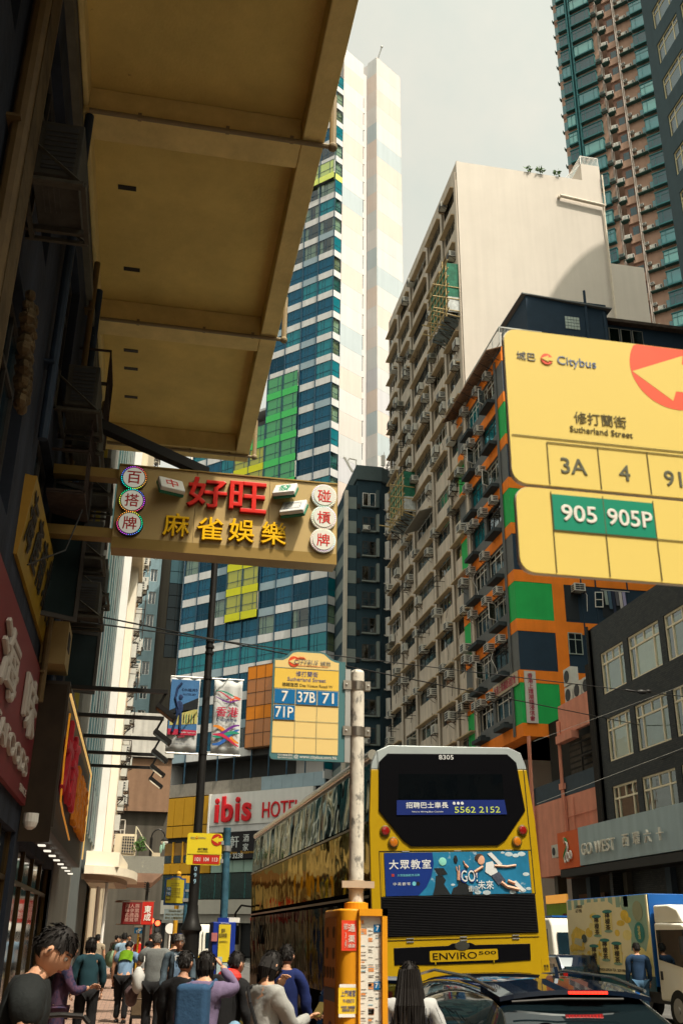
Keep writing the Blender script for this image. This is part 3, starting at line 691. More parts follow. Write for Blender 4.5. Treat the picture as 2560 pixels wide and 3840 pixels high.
# podium
gold = M('gold_panel', (.44,.23,.012), .35, .15, noise=.08, scale=.8)
pod = thing('podium', None, None, (0,0,0), 0, parent=ht)
b = B(); b.box(-24.4, 0, .3, 14, 0, 16.4); b.obj('wall', M('podium_black', (.015,.016,.018), .5), pod)
grn = M('granite_band', (.22,.20,.17), .7, noise=.2)
for i in range(19): b = B(); b.box(-24.3+1.28*i, -23.04+1.28*i, .05, .3, 15.1, 16.4); b.obj('granite_panel', grn if i < 13 else spb, pod)
for i in range(8):
    x0 = -24.3+1.335*i
    for z0, z1 in ((12.2,15.0),(11.0,12.15)):
        b = B(); b.box(x0+.03, x0+1.305, -.1, .28, z0+.02, z1-.02); b.obj('gold_panel', gold, pod)
    b = B(); b.box(x0+.03, x0+1.305, -.1, .28, 7.5, 8.5); b.obj('gold_panel', gold, pod)
    b = B(); b.box(x0+.03, x0+.15, -.05, .28, 8.55, 10.6); b.obj('gold_mullion', gold, pod)
    b = B(); b.box(x0+.16, x0+1.3, .1, .28, 9.3, 10.5); b.obj('gold_panel', M('old_gold_panel', (.20,.11,.03), .5), pod)
    b = B(); b.box(x0+.16, x0+1.3, .1, .28, 8.56, 9.28); b.obj('glass_panel', dkglass, pod)
for i in range(9):
    x0 = -24.3+1.9*i; b = B(); b.box(x0+.05, x0+1.85, .0, .25, 5.1, 7.4); b.obj('glass_panel', M('podium_glass', (.01,.03,.03), .08, spec=.7), pod); b = B(); b.box(x0-.05,x0+.04,-.03,.25,5.1,7.4); b.obj('mullion', gold if i < 5 else M('teal_mullion', (.03,.12,.12), .4), pod)
for i in range(4):
    b = B(); b.box(-13.5+1.4*i+.03, -12.15+1.4*i, -.1, .28, 7.5, 8.6); b.obj('pale_panel', M('pale_green_panel', (.26,.38,.33), .4), pod)
b = B(); b.box(-22.5, 4, -.45, .3, 3.7, 5.0); b.obj('fascia', M('white_fascia', (.42,.40,.35), .7, noise=.06, streak=.1), pod)
b = B(); b.box(-22.5, 4, -.2, .3, 2.9, 3.69); b.obj('fascia', M('grey_fascia', (.33,.31,.27), .7, streak=.15), pod)
b = B()
for i in range(8): b.box(-22+3*i, -21.6+3*i, -.1, .3, 0, 2.9)
b.obj('column', grn, pod)
# hotel sign
hs_ = thing('hotel_sign', 'large white hotel sign with raised red lettering on the podium', 'sign', (HX, HY, 0), R(-45))
b = B(); b.box(-13.62, -.9, -.5, -.1, 11.9, 15.0); b.obj('sign_board', M('sign_white', (.60,.60,.58), .5, noise=.04, streak=.08), hs_)
b = B(); b.box(-13.62, -.9, -.42, -.1, 11.25, 11.89); b.obj('sign_base', spm, hs_)
redm = M('sign_red', (.55,.012,.02), .4); 
text('ibis', hs_, (-10.6, -.62, 13.42), redm, w=4.7, h=2.55, ext=.1, bold=.028, space=1.12)
text('HOTEL', hs_, (-4.6, -.56, 13.1), redm, w=4.6, h=1.5, ext=.06, bold=.0)
b = B(); b.box(-13.9,-13.68,-.55,-.1,11.2,15.05); b.obj('sign_edge', white, hs_)
rsn = thing('restaurant_sign', 'black restaurant sign with white Chinese lettering and telephone number', 'sign', (HX, HY, 0), R(-45))
B().box(-13.5, -7.5, -.4, -.12, 8.7, 11.2).obj('sign_board', M('sign_black', (.012,.01,.012), .5), rsn)
wl = M('sign_lettering_white', (.62,.66,.66), .5)
text('軒', rsn, (-10.35, -.42, 10.3), wl, h=1.1, ext=.01); text('酒', rsn, (-8.9, -.42, 10.6), wl, h=.7, ext=.01); text('家', rsn, (-8.9, -.42, 9.75), wl, h=.7, ext=.01)
text('Chinese    Restaurant', rsn, (-9.5, -.42, 9.3), M('sign_lettering_gold', (.45,.25,.03), .5), w=3.4, ext=.01); text('Tel: 2803 3238', rsn, (-11.2, -.42, 8.98), wl, w=4.0, ext=.01, bold=.01)
# ================================================================ right side: beige slab
FX = 21.0
bb = thing('beige_building', 'tall beige residential slab with tan sunshade ledges and a blank sunlit gable', 'building', (FX, 86.5, 0), -pi/2)
W = 24.3; TOP = 61.6; rb = random.Random(4)
bays = [(0.05,4.0),(4.7,8.8),(9.4,15.0),(15.5,19.6),(20.1,23.65)]
hs = []
for i in range(17):
    zl = 59.4-2.82*i
    for a, c in bays: hs.append((a+.25, c-.1, zl-1.12, zl+.16))
wall_grid('wall', 0, W, 0, TOP, hs, beige, bb, .14)
b = B(); b.box(0, W-.01, .31, 11.19, 0, TOP-.02); b.quad((0,0,TOP),(W,0,TOP),(W,11.2,TOP),(0,11.2,TOP)); b.quad((0,0,0),(0,0,TOP),(0,11.2,TOP),(0,11.2,0)); b.obj('wall', beige, bb)
b = B(); b.quad((W,0,0),(W,0,TOP),(W,11.2,TOP+.0),(W,11.2,0)); b.box(W-8, W, 11.2, 12.9, 0, 63.4); b.box(W-8, W+.0, 12.901, 15.9, 0, 53.2); b.box(W-.25, W+.002, -.002, .25, 0, TOP+.05); b.obj('gable_wall', beigew, bb)
fm = M('brown_frame', (.30,.25,.18), .6, noise=.2); 
bgl = [G('grimy_clear', (.35,.42,.40), .10, wave=.08), dkglass, M('dusk_glass', (.04,.055,.06), .1, noise=.6, scale=1)]
for (a, c, z0, z1) in hs:
    o = window(bb, a, .06, z0, c-a, z1-z0, (.25,.5,.75) if rb.random() < .7 else (.34,.67), (.78,), .05, .07, fm if rb.random() < .6 else (white if rb.random() < .5 else wfr), rb.choice(bgl), curt=[(.1, (c-a)*rb.uniform(.3,.95), 0, 1.4, rb.choice((curt, curtw, curtd)))] if rb.random() < .5 else None)
    b = B(); zl = z1-.16; xx0 = a-.15; xx1 = c+.05
    if rb.random() < .97: b.box(xx0, xx1, -.42, 0, zl-.045, zl+.045); b.obj('sunshade_ledge', ledgem, bb)
b = B(); b.box(0,W,14,14.1,0,TOP-.5)
for x in (4.35, 9.1, 15.25, 19.85, 23.9):
    b = B(); b.box(x-.22, x+.22, -.14, -.001, 3, TOP-1.0); b.obj('pier', beige, bb)
    b = B(); b.tube((x+.33, -.12, 4), (x+.33, -.12, TOP-2), .06, 6); b.tube((x-.33, -.1, 4), (x-.33, -.1, TOP-6), .04, 6); b.obj('drain_pipe', beige if rb.random() < .6 else conc, bb)
for (a, c, z0, z1) in hs:
    i = round((59.4-(z1-.16))/2.82); dens = .18 if i < 3 else .8
    if rb.random() < dens:
        x = rb.choice((a+.1, a+.4, (a+c)/2-.3, c-.9)); 
        if rb.random() < .7: ac_window(bb, x, 0, z0+rb.choice((-.1,.9,1.35)), rb.uniform(1.1,1.35), acw if rb.random() < .8 else M('old_casing', (.22,.22,.18), .6, noise=.3), rb.random() < .6)
        else: ac_split(bb, x, 0, z0+rb.uniform(-.9,-.1), 1.15)
    if rb.random() < dens*.35: ac_window(bb, c-.9, 0, z0+rb.uniform(-.2,.4), 1.2)
    if rb.random() < dens*.25:
        b = B(); x = rb.uniform(a, c-1.2); zz = z0-.5
        for q in range(5): b.box(x+q*.3, x+q*.3+.04, -.7, -.66, zz, zz+.45)
        for e in (zz, zz+.42): b.box(x, x+1.24, -.7, -.66, e, e+.04); b.box(x, x+.04, -.7, 0, e, e+.04); b.box(x+1.2, x+1.24, -.7, 0, e, e+.04)
        b.obj('drying_rack', blackm, bb)
b = B()
for k in range(70):
    (a, c, z0, z1) = rb.choice(hs[15:]); x = rb.uniform(a, c); P = [(x, -.03, z1+.3)]
    for q in range(4): P.append((P[-1][0]+rb.uniform(-.25,.25), -.05-rb.random()*.15, P[-1][2]-rb.uniform(.3,.8)))
    b.path(P, .02, 3)
o = b.obj('cables', blackm, bb); o['kind'] = 'stuff'
# awning canopy halfway
b = B(); b.hexa([(10,-1.3,33.4),(15.2,-1.3,33.4),(15.2,0,33.9),(10,0,33.9),(10,-1.3,33.46),(15.2,-1.3,33.46),(15.2,0,33.98),(10,0,33.98)]); b.obj('awning', M('grey_awning', (.22,.21,.18), .7), bb)
# gable pipe and roof railing
b = B(); gy = W+.28
b.path([(gy,8.9,59.3),(gy,12.8,58.9)], .14, 8); b.path([(gy-.25,8.9,59.3),(gy,8.9,59.3)], .14, 8); b.path([(gy,12.8,58.9),(gy-.1,12.8,58.3),(gy-.15,12.8,44)], .08, 8); b.tube((gy-.1,12.98,62.3),(gy-.1,12.98,59),.07,6); b.obj('drain_pipe', M('gable_pipe', (.62,.55,.45), .6), bb)
rl = thing('roof_railing', 'white railing round the roof of the beige slab', 'railing', (FX, 86.5, 0), -pi/2)
b = B()
for z in (64.35,): b.box(W-.15, W-.1, 11.3, 12.85, z, z+.05)
for k in range(14): y = 11.3+k*.119; b.box(W-.14, W-.11, y, y+.03, 63.4, 64.35)
b.box(W-.15, W-.1, 11.25, 11.3, 63.4, 64.4); b.box(W-.15, W-.1, 12.85, 12.9, 63.4, 64.4)
for k in range(12): b.box(W-2.6+k*.2, W-2.57+k*.2, 11.27, 11.3, 63.4, 64.35); 
b.box(W-2.6, W-.1, 11.27, 11.3, 64.35, 64.4); b.tube((W-.2,9.6,61.6),(W-.2,11.2,63.4),.03,4); b.obj('rail', white, rl)
for k, (yy, n) in enumerate(((6.3,26),(7.4,40),(8.9,26))):
    o = leafy('roof_shrub', '', (0,0,0), (.28,.2,.22), n, leafg, 30+k, ls=.22); o.location = (FX+yy, 62.1, 61.9); tag(o, ['small green shrub sprouting on the roof edge nearest the slab corner', 'bushy green shrub sprouting in the middle of the slab roof edge', 'thin green shrub sprouting near the roof railing'][k], 'shrub', 'shrubs sprouting on the beige roof')
# bamboo scaffolds
bam = M('bamboo', (.42,.32,.15), .6, noise=.3, scale=6); net = M('green_netting', (.02,.13,.08), .8, noise=.4, scale=3); tin = M('tin_sheet', (.22,.28,.30), .4, .5, noise=.5, scale=2); plas = M('plastic_sheet', (.45,.48,.48), .3, noise=.4, scale=3)
def scaffold(name, label, x0, x1, z0, z1, seed, drop=0):
    t = thing(name, label, 'scaffold', (FX, 86.5, 0), -pi/2, 'bamboo scaffolds on the beige slab'); r = random.Random(seed); n = int((x1-x0)/.75)
    for i in range(n+1):
        x = x0+(x1-x0)*i/n; dz = drop*(1-i/n)
        b = B(); b.tube((x, -1.25, z0+dz-.3), (x+r.uniform(-.1,.1), -1.2, z1+dz*.3+r.uniform(-.2,.8)), .05, 5); b.obj('bamboo_pole', bam, t)
        b = B(); b.tube((x, -.0, z0+dz-.2), (x, -1.7-r.random()*.8, z0+dz+r.uniform(-.2,.3)), .05, 5); b.obj('bamboo_pole', bam, t)
        if i % 2 == 0:
            b = B(); b.path([(x,0,z0+dz-.35),(x,-1.2,z0+dz-.35),(x,0,z0+dz-1.2)], .05, 4); b.obj('bracket', rust, t)
    for k in range(int((z1-z0)/.75)+1):
        z = z0+k*.75; b = B(); b.tube((x0-.7, -1.28, z+drop), (x1+.8, -1.25, z), .05, 5); b.obj('bamboo_pole', bam, t)
    for k in range(3): b = B(); z = z0+.4+k*1.1; b.tube((x1+.0, -2.3, z), (x1+.05, -.1, z-.1), .05, 5); b.obj('bamboo_pole', bam, t)
    b = B(); b.box(x0, x1, -1.21, -1.19, z0+.9, z1-.2); b.box(x1, x1+.03, -1.1, -.1, z0+1.6, z1); b.obj('netting', net, t)
    b = B(); b.box(x1, x1+.035, -1.1, -.05, z0+.2, z0+1.6); b.obj('plastic_sheet', plas, t)
    b = B()
    for k in range(int((x1-x0)/.3)): b.obox((x0+.15+.3*k, -.65, z0-.12+.12*math.sin(k)), (.14,.62,.015), (R(-14),0,R(r.uniform(-4,4))))
    b.obj('tin_sheet', tin, t)
scaffold('scaffold', 'bamboo scaffold with tin tray high at the near corner of the beige slab', 19.9, 24.1, 46.4, 51.2, 3, .6)
scaffold('scaffold', 'lower bamboo scaffold in green net on the far half of the beige slab', 5.2, 9.6, 35.6, 39.6, 8, .3)
sg = thing('roof_sign', 'small red rooftop sign frame seen over the beige slab', 'sign', (FX+1, 84.8, 61.6)); b = B()
for k in range(4): b.box(-.1, 0, -.8+k*.5, -.5+k*.5, .5, 1.2+.2*(k%2))
b.box(-.05,0,-.8,1.2,0,.08); b.obj('letters', M('faded_red', (.5,.1,.1), .6), sg)

# ================================================================ teal and pink tower
TX, TY, k9 = 46.8, 94.5, .9
tt = thing('pink_tower', 'very tall pink apartment tower with teal bay windows, air conditioners and vertical pipes', 'building', (TX, TY, 0), R(-45)); tt.rotation_euler = (0,0,R(-45))
# local x runs from the far left edge (0) to the right, y into the tower
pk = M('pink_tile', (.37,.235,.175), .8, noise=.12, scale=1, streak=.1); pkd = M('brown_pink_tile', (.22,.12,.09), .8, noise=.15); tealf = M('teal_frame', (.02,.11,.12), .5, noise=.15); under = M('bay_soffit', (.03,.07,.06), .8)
tg = [G('tower_glass_light', (.16,.50,.48), .07, wave=.1, body=.45), G('tower_glass_mid', (.02,.27,.30), .07, wave=.1, body=.45), M('tower_glass_dark', (.008,.045,.06), .06, spec=.8, noise=.4)]
fz2 = lambda i: (134.77-1.65)*k9+1.65-2.885*i
b = B(); b.box(.35, 5.95, 0, 12, 0, 150); b.box(5.96, 8.4, 1.1, 12, 0, 150); b.box(8.41, 20, -.3, 12, 0, 150) if False else b.box(8.41, 20, .2, 12, 0, 150); b.obj('wall', pk, tt)
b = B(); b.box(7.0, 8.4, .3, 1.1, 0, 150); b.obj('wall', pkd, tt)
b = B(); b.box(2.2, 2.36, -.5, 0, 0, 150); b.box(2.62, 2.78, -.5, 0, 0, 150); b.box(2.36,2.62,-.12,0,0,135); b.obj('fin', tealf, tt)
rt = random.Random(8)
def bay(x0, x1, z, h, nv):
    w = x1-x0
    o = put(win_mesh(w, h, nv, (.68,) if rt.random() < .5 else (), .07, .08, tealf), 'bay_window', tt, (x0, -.5, z)); put(pane_mesh(w-.08, h-.08, rt.choice(tg)), 'pane', o, (.04,.03,.04))
    kx = ('bay', round(w,2))
    if kx not in WIN:
        b = B(); b.use(tealf); b.box(-.06, w+.06, -.06, .5, -.18, -.001); b.box(-.06, w+.06, -.06, .5, h+.001, h+.1); b.box(0,.05,.08,.5,0,h); b.box(w-.05,w,.08,.5,0,h); b.use(under)
        for q in range(int(w/.18)): b.box(.02+q*.18, .13+q*.18, -.04, .48, -.21, -.181)
        WIN[kx] = b.mesh('bay_casing')
    put(WIN[kx], 'bay_casing', o)
    if rt.random() < .75: put(curtain_mesh(w*.8, h*.9, rt.choice((curt, curtd, curtd))), 'curtain', o, (w*.1*rt.random()*2, .25, .05))
for i in range(-4, 30):
    z = fz2(i)-1.0
    bay(.98, 2.15, z, 1.75, (.5,)); bay(2.85, 5.45, z, 1.75, (.22,.78)); bay(10.75, 12.7, z-1.5*0, 1.75, (.3,)); 
    if i < 31: bay(13.6, 16, z, 1.75, (.3,.7))
    b = B(); b.box(.36,.95,-.03,.0,z+.1,z+1.5); o = b.obj('window', tg[1], tt)
    ac_window(tt, 5.62, 0, z+.2, 1.0, M('teal_casing', (.10,.16,.15), .6)) if rt.random() < .9 else None
    b = B(); b.box(.1,.36,-.1,.4,z-.1,z+.0); b.box(.1,.15,-.1,.4,z,z+.35); b.obj('side_ledge', under, tt)
    ac_split(tt, 6.55, -.1+.9*0, z-.3, .95, R(10)); b = B(); b.box(6.3,7.3,-.45,.3,z-.46,z-.36); b.obj('platform', under, tt)
    b = B(); b.box(7.45,8.2,.24,.29,z+.2,z+1.5); b.obj('window', tg[2], tt)
    b = B(); b.box(7.1,8.35,.05,.29,z-.9,z+.18); b.obj('balcony_front', pk, tt)
    ac_split(tt, 9.25, .2, z+.1, 1.0); ac_window(tt, 8.75, .2, z+1.0, .7)
    b = B(); b.box(8.7,10.6,-.35,.2,z-.1,z); b.obj('platform', under, tt)
    b = B(); b.box(10.2,10.62,.14,.19,z+.2,z+1.3); b.obj('window', tg[1], tt)
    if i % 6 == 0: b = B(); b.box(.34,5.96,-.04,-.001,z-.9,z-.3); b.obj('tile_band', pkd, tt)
pp = M('pipe_white', (.45,.40,.36), .6, noise=.1)
for x, r in ((6.15,.07),(6.35,.05),(6.0,.04),(8.48,.08),(8.68,.06)):
    b = B(); b.tube((x, (.9 if x < 7 else .05)-.35*0-.15-(.6 if x < 7 else 0), 20), (x, (.9 if x < 7 else .05)-.15-(.6 if x < 7 else 0), 150), r, 6)
    b.obj('drain_pipe', pp, tt)

# ================================================================ dark tower at the top right
dt = thing('dark_tower', 'dark blue grey tower at top right with cream framed triple windows', 'building', (30, 46.4, 0), -pi/2)
dm = M('dark_grey_render', (.05,.08,.095), .9, noise=.08, streak=.1, bump=.4, bscale=30)
hs = []
for j in range(4):
    for i in range(9): hs.append((1.1+3.2*j, 3.8+3.2*j, 34.0+3.2*i+.0, 34.0+3.2*i+1.85))
wall_grid('wall', 0, 30, 0, 68, hs, dm, dt, .16)
crf = M('cream_frame', (.66,.58,.36), .5)
blu = M('pale_blue_curtain', (.40,.50,.55), .9)
for (a, c, z0, z1) in hs: window(dt, a, .08, z0, c-a, z1-z0, (.28,.75), (.7,), .07, .07, crf, G('grey_blue_glass', (.62,.70,.72), .07), split=False, curt=[(.05, c-a-.05, .05, z1-z0-.05, blu)])
b = B(); b.box(0,30,.6,6.7,0,67.9); b.quad((0,0,0),(0,6.7,0),(0,6.7,68),(0,0,68)); b.quad((0,0,68),(30,0,68),(30,6.7,68),(0,6.7,68)); b.obj('wall', dm, dt)
b = B(); b.lathe([(6,0),(6,89)], (5.5, 14.2, 0), 48); b.box(0,30,6.8,18,0,70); b.obj('wall', dm, dt)  # round rear block out of view, shaped for its shadow on the gable

# ================================================================ navy tower between hotel and beige slab
S9 = 90
nt_ = thing('navy_tower', 'dark navy apartment tower with projecting window boxes between the hotel and the beige slab', 'building', (0,0,0))
nv = M('navy_render', (.018,.04,.055), .85, noise=.12, bump=.3, bscale=20); nvg = M('grey_navy_render', (.06,.085,.09), .85, noise=.1); nst = M('stripe_grey', (.17,.20,.19), .8, noise=.1)
b = B(); b.prism([(18.43,90),(20.9,90),(22.6,91.2),(22.6,100),(18.43,98)], 0, 44.6, 'z'); b.obj('wall', nv, nt_)
b = B(); b.prism([(18.3,89.8),(20.95,89.8),(22.8,91),(22.8,100),(18.3,98)], 44.6, 46.2, 'z'); b.obj('parapet', nvg, nt_)
for i in range(11):
    z = 43.3-2.63*i-1.6
    b = B(); b.box(18.9,20.6,89.7,90,z-.15,z-.02); b.box(20.35,20.62,89.55,89.99,z-.15,z+1.75); b.obj('window_box', nst if i else nvg, nt_)
    for q in range(2):
        o = put(win_mesh(.62, 1.45, (), (.5,) if i % 3 else (), .05, .06, wfr if i else white), 'window', nt_, (18.98+.72*q, 89.93, z+.05)); put(pane_mesh(.56,1.39, bgl[0] if (i+q) % 3 == 0 else dkglass), 'pane', o, (.03,.02,.03))
    b = B(); b.obox((21.5, 90.25, z+.8), (.06,.35,.95), (0,0,R(35))); b.box(21.2,21.9,90.2,90.4,z-.1,z); b.obj('window_box', white, nt_)
    b = B(); b.box(18.42,18.75,89.85,89.99,z-.3,z+.2); b.obj('box_vent', blackm, nt_)
    if i in (1, 9): ac_split(nt_, 19.0, 89.85, z+.0, .8)
    b = B(); b.box(17.51,18.4,90.1,98,z-.3,z+1.0); b.obj('stripe_panel', nst, nt_)
    b = B(); b.box(17.51,18.4,90.1,98,z+1.01,z+2.3); b.obj('stripe_panel', nv, nt_)
b = B(); b.box(17.2,17.5,89.9,90.6,0,43.3); b.obj('fin', M('fin_render', (.45,.42,.36), .8, streak=.1), nt_); b = B(); b.box(17.51,18.4,90.1,98,0,13.4); b.obj('wall', nv, nt_)
an = thing('rooftop_antenna', 'white rooftop antenna panel and bent pipe on the navy tower', 'antenna', (21.3, 90.5, 46.2)); b = B(); b.box(-.25,.15,-.1,.1,.5,1.7); b.tube((-.05,0,0),(-.05,0,.5),.05,6); b.tube((.05,0,1.7),(.05,0,2.1),.03,6); b.obj('panel', white, an)
b = B(); b.path([(-2.9,0,-.2),(-2.9,0,.9),(-3.6,0,1.0),(-3.9,0,.5)], .07, 6); b.tube((-3.3,-.2,-.6),(-4.2,-.2,1.0),.13,6); b.tube((.2,0,.1),(1.2,0,.6),.05,5); b.obj('pipe', white, an)

# ================================================================ orange, green and grey building
ob = thing('orange_building', 'apartment block painted in orange bands with green, grey and navy panels', 'building', (FX, 64.6, 0), -pi/2)
org = M('orange_render', (.76,.20,.016), .8, noise=.1, scale=1, streak=.08, bump=.15); grp = M('green_render', (.015,.36,.08), .7, noise=.08, scale=1, streak=.05, bump=.1)
gry = M('grey_render', (.12,.13,.135), .85, noise=.12, scale=1.5, bump=.2); nav = M('navy_wall', (.014,.032,.055), .8, noise=.15, scale=1, bump=.15)
Wd = 10.1; NF = 8; Zb = lambda f: 12.45+3.13*f
hs = []
for f in range(NF+0):
    z = Zb(f)+.76
    hs += [(2.5, 5.0, z+.85, z+2.36), (5.5, 8.6, z+.85, z+2.36)]
wall_grid('wall', .0, Wd, 12.45, 38.6, hs, gry, ob, .25)
b = B(); b.box(0, Wd-.01, .9, 12, 12.45, 38.59); b.quad((0,0,12.45),(0,.9,12.45),(0,.9,38.6),(0,0,38.6)); b.quad((0,0,12.45),(Wd,0,12.45),(Wd,12,12.45),(0,12,12.45)); b.quad((Wd-.005,0,12.46),(Wd-.005,3.1,12.46),(Wd-.005,3.1,38.6),(Wd-.005,0,38.6)); b.obj('wall', org, ob)
b = B(); b.box(Wd-.3, Wd-.004, 3.1, 12, 12.46, 38.6); b.obj('wall', nav, ob)
ro = random.Random(6)
for f in range(NF+1):
    z = Zb(f)
    b = B(); b.box(-.02, Wd+.03, -.05, -.002, z, z+.75); b.box(Wd, Wd+.03, -.0, 11.9, z, z+.75); b.obj('orange_band', org, ob)
    if f < NF:
        m1 = grp if f % 2 == 0 else gry; m2 = grp if f % 2 == 0 else nav
        b = B(); b.box(8.95, Wd+.012, -.03, -.001, z+.751, z+3.129); b.obj('corner_panel', m1, ob)
        b = B(); b.box(Wd, Wd+.012, .0, 2.36, z+.751, z+3.129); b.obj('gable_panel', m2, ob)
        b = B(); b.box(.0, 1.7, -.03, -.001, z+.751, z+3.129); b.obj('corner_panel', m1, ob)
b = B(); b.box(Wd, Wd+.028, 2.37, 3.12, 12.46, 38.6); b.obj('orange_pier', org, ob)
wfs = [M('cream_white_frame', (.50,.48,.42), .5), wfr, white]
for n, (a, c, z0, z1) in enumerate(hs):
    window(ob, a, .12, z0, c-a, z1-z0, (.33,.66), (.72,), .06, .07, ro.choice(wfs), ro.choice((bgl[0], bgl[0], dkglass, G('teal_tint_glass',''))), curt=[(.1, (c-a)*ro.uniform(.4,.95), 0, 1.3, ro.choice((curt, curtw)))] if ro.random() < .8 else None)
    b = B(); x1 = c-.05 if n % 2 else a+1.7; x0 = x1-1.9; zz = z0-.85; b.box(x0, x1, -.62, -.002, zz, zz+.24); b.box(x0+.3, x1-.8, -.3, -.003, zz+.25, zz+.5); b.obj('ledge', M('dark_ledge', (.03,.04,.045), .85), ob)
    ac_window(ob, a-.15, 0, z1-.12, 1.08, tray=True); 
    if ro.random() < .5: ac_window(ob, a+.95 if n % 2 == 0 else c-1.1, 0, z1-.1, 1.0)
    if ro.random() < .5:
        b = B(); b.path([(a+.5,-.1,z1),(a+.6,-.35,z0+.8),(a+1.0,-.2,z0+.1),(a+.9,-.05,z0-.5)], .018, 4); b.obj('cable', white if ro.random()<.5 else blackm, ob)
    if ro.random() < .35:
        o = put(win_mesh(.7, 1.1, (), (), .05, .04, wfs[2]), 'casement', ob, (a+.9, .0, z0+.1), (0,0,R(-60))); put(pane_mesh(.62,1.0,bgl[0]), 'pane', o, (.04,.01,.05))
for x in (1.85, 8.8, 9.0): b = B(); b.tube((x,-.12,12.6),(x,-.12,38),.05,6); b.obj('drain_pipe', gry, ob)
# roof: rusty corrugated eave, railing, roof house
b = B(); n = 60
for i in range(n):
    x = -.6+i*(Wd+.5)/n; b.hexa([(x,-1.0,38.25),(x+.1,-1.0,38.25),(x+.1,.2,38.75),(x,.2,38.75),(x,-1.0,38.31),(x+.1,-1.0,38.31),(x+.1,.2,38.81),(x,.2,38.81)]); b.hexa([(x+.1,-1.0,38.2),(x+.175,-1.0,38.2),(x+.175,.2,38.7),(x+.1,.2,38.7),(x+.1,-1.0,38.24),(x+.175,-1.0,38.24),(x+.175,.2,38.74),(x+.1,.2,38.74)])
b.obj('eave_sheet', M('rusty_sheet', (.16,.085,.04), .8, noise=.6, scale=4, dirt=((.05,.04,.035), .55, 3)), ob)
b = B()
for i in range(8): x = .3+i*1.35; b.path([(x,-1.0,38.2),(x,-.02,37.7),(x,-.02,38.6)], .035, 4)
b.obj('eave_bracket', rust, ob)
rr_ = thing('roof_fence', 'thin white rooftop fence above the rusty eave of the orange block', 'railing', (FX, 64.6, 0), -pi/2)
b = B()
for i in range(101): x = .05+i*.1; b.box(x-.008, x+.008, -.05, -.035, 38.8, 40.1)
for i in range(8): x = .05+i*1.43; b.box(x-.03, x+.03, -.06, -.02, 38.6, 40.25)
for i in range(28): b.box(Wd-.02, Wd, i*.1, i*.1+.016, 38.8, 40.1)
b.box(0,Wd,-.07,-.02,40.1,40.2); b.box(0,Wd,-.06,-.03,38.9,38.94); b.box(Wd-.03,Wd+.02,0,3,40.1,40.2); b.obj('rail', M('fence_grey', (.40,.42,.40), .5), rr_)
rh_ = thing('roof_house', 'dark blue rooftop hut with a glass block window on the orange block', 'building', (0,0,0))
b = B(); b.box(23.2, 29.2, 54.9, 60, 38.6, 43.4); b.obj('wall', nav, rh_)
b = B(); b.hexa([(22.9,54.8,43.4),(29.5,54.6,42.9),(29.5,60,42.9),(22.9,60,43.6),(22.9,54.8,43.5),(29.5,54.6,43.0),(29.5,60,43.0),(22.9,60,43.7)]); b.obj('roof', gry, rh_)
b = B(); b.box(29.21, 40, 55.5, 60, 38.6, 42.2); b.obj('wall', nav, rh_); b = B(); b.box(29.3,40,55.0,60,42.2,42.45); b.obj('roof', M('roof_edge_rust', (.06,.045,.035), .9, noise=.6), rh_)
for q in range(5):
    for z in range(4): b = B(); b.box(26.0+.27*q*.8, 26.19+.27*q*.8, 54.86, 54.9, 41.0+.26*z, 41.22+.26*z); b.obj('glass_block', M('glass_block', (.38,.45,.42), .2), rh_)
b = B(); b.tube((27.6,54.8,39),(27.6,54.8,44.3),.1,8); b.tube((28.9,54.7,39),(28.9,54.7,42.6),.08,8); b.obj('drain_pipe', nav, rh_)
for q in range(3): b = B(); b.box(29.5+.9*q, 30.3+.9*q, 55.42, 55.49, 39.4, 41.9); b.obj('window', wall_l, rh_); o = KIDS[rh_.name][-1]; b = B(); b.box(29.56+.9*q, 30.24+.9*q, 55.40, 55.419, 39.46, 41.84); b.obj('pane', bgl[0], o)
# side face details (world frame helper: facing -Y at Y=54.5)
of = thing('side_face', None, None, (FX, 54.5, 0), 0, parent=None); bpy.data.objects.remove(of)
def side(px, py): p = atY(px, py, 54.5); return p.x-FX, p.z
def on_side(o): pass
# local coordinates of ob: x = 64.6-Y, y = X-FX  -> side face plane x = Wd
def sbox(b, X0, X1, d0, d1, z0, z1): return b.box(Wd+d0, Wd+d1, X0, X1, z0, z1)
b = B(); sbox(b, 3.15, 4.0, .0, .02, 19.6, 21.9); b.obj('opening', room, ob)
o = put(win_mesh(.9, 1.34, (.5,), (.68,), .05, .06, M('grey_green_frame', (.28,.33,.30), .5)), 'window', ob, (Wd+.06, 3.14, 17.46), (0,0,R(90))); put(pane_mesh(.84,1.28,bgl[0]), 'pane', o, (.03,.02,.03))
o = put(win_mesh(.5, .95, (), (.5,), .05, .04, white), 'casement', ob, (Wd+.1, 5.05, 20.5), (R(12),0,R(80))); put(pane_mesh(.42,.88,dkglass), 'pane', o, (.04,.01,.04))
b = B(); sbox(b, 5.55, 7.0, -.0, .02, 19.9, 21.8); b.obj('opening', room, ob)
o = ac_window(ob, Wd, 3.6, 21.35, 1.1); o.rotation_euler = (0,0,R(90))
b = B(); b.path([(Wd+.3,4.3,21.5),(Wd+.25,4.5,21.2),(Wd+.1,4.5,20.2)], .02, 4); b.obj('cable', white, ob)
for yy in (4.25, 5.2, 7.3): b = B(); b.tube((Wd+.08,yy,16.4),(Wd+.08,yy,38),.045,6); b.obj('drain_pipe', nav, ob)
lnd = [(.30,.36,.33),(.08,.14,.2),(.03,.04,.07),(.12,.12,.14),(.5,.48,.46),(.35,.33,.5)]
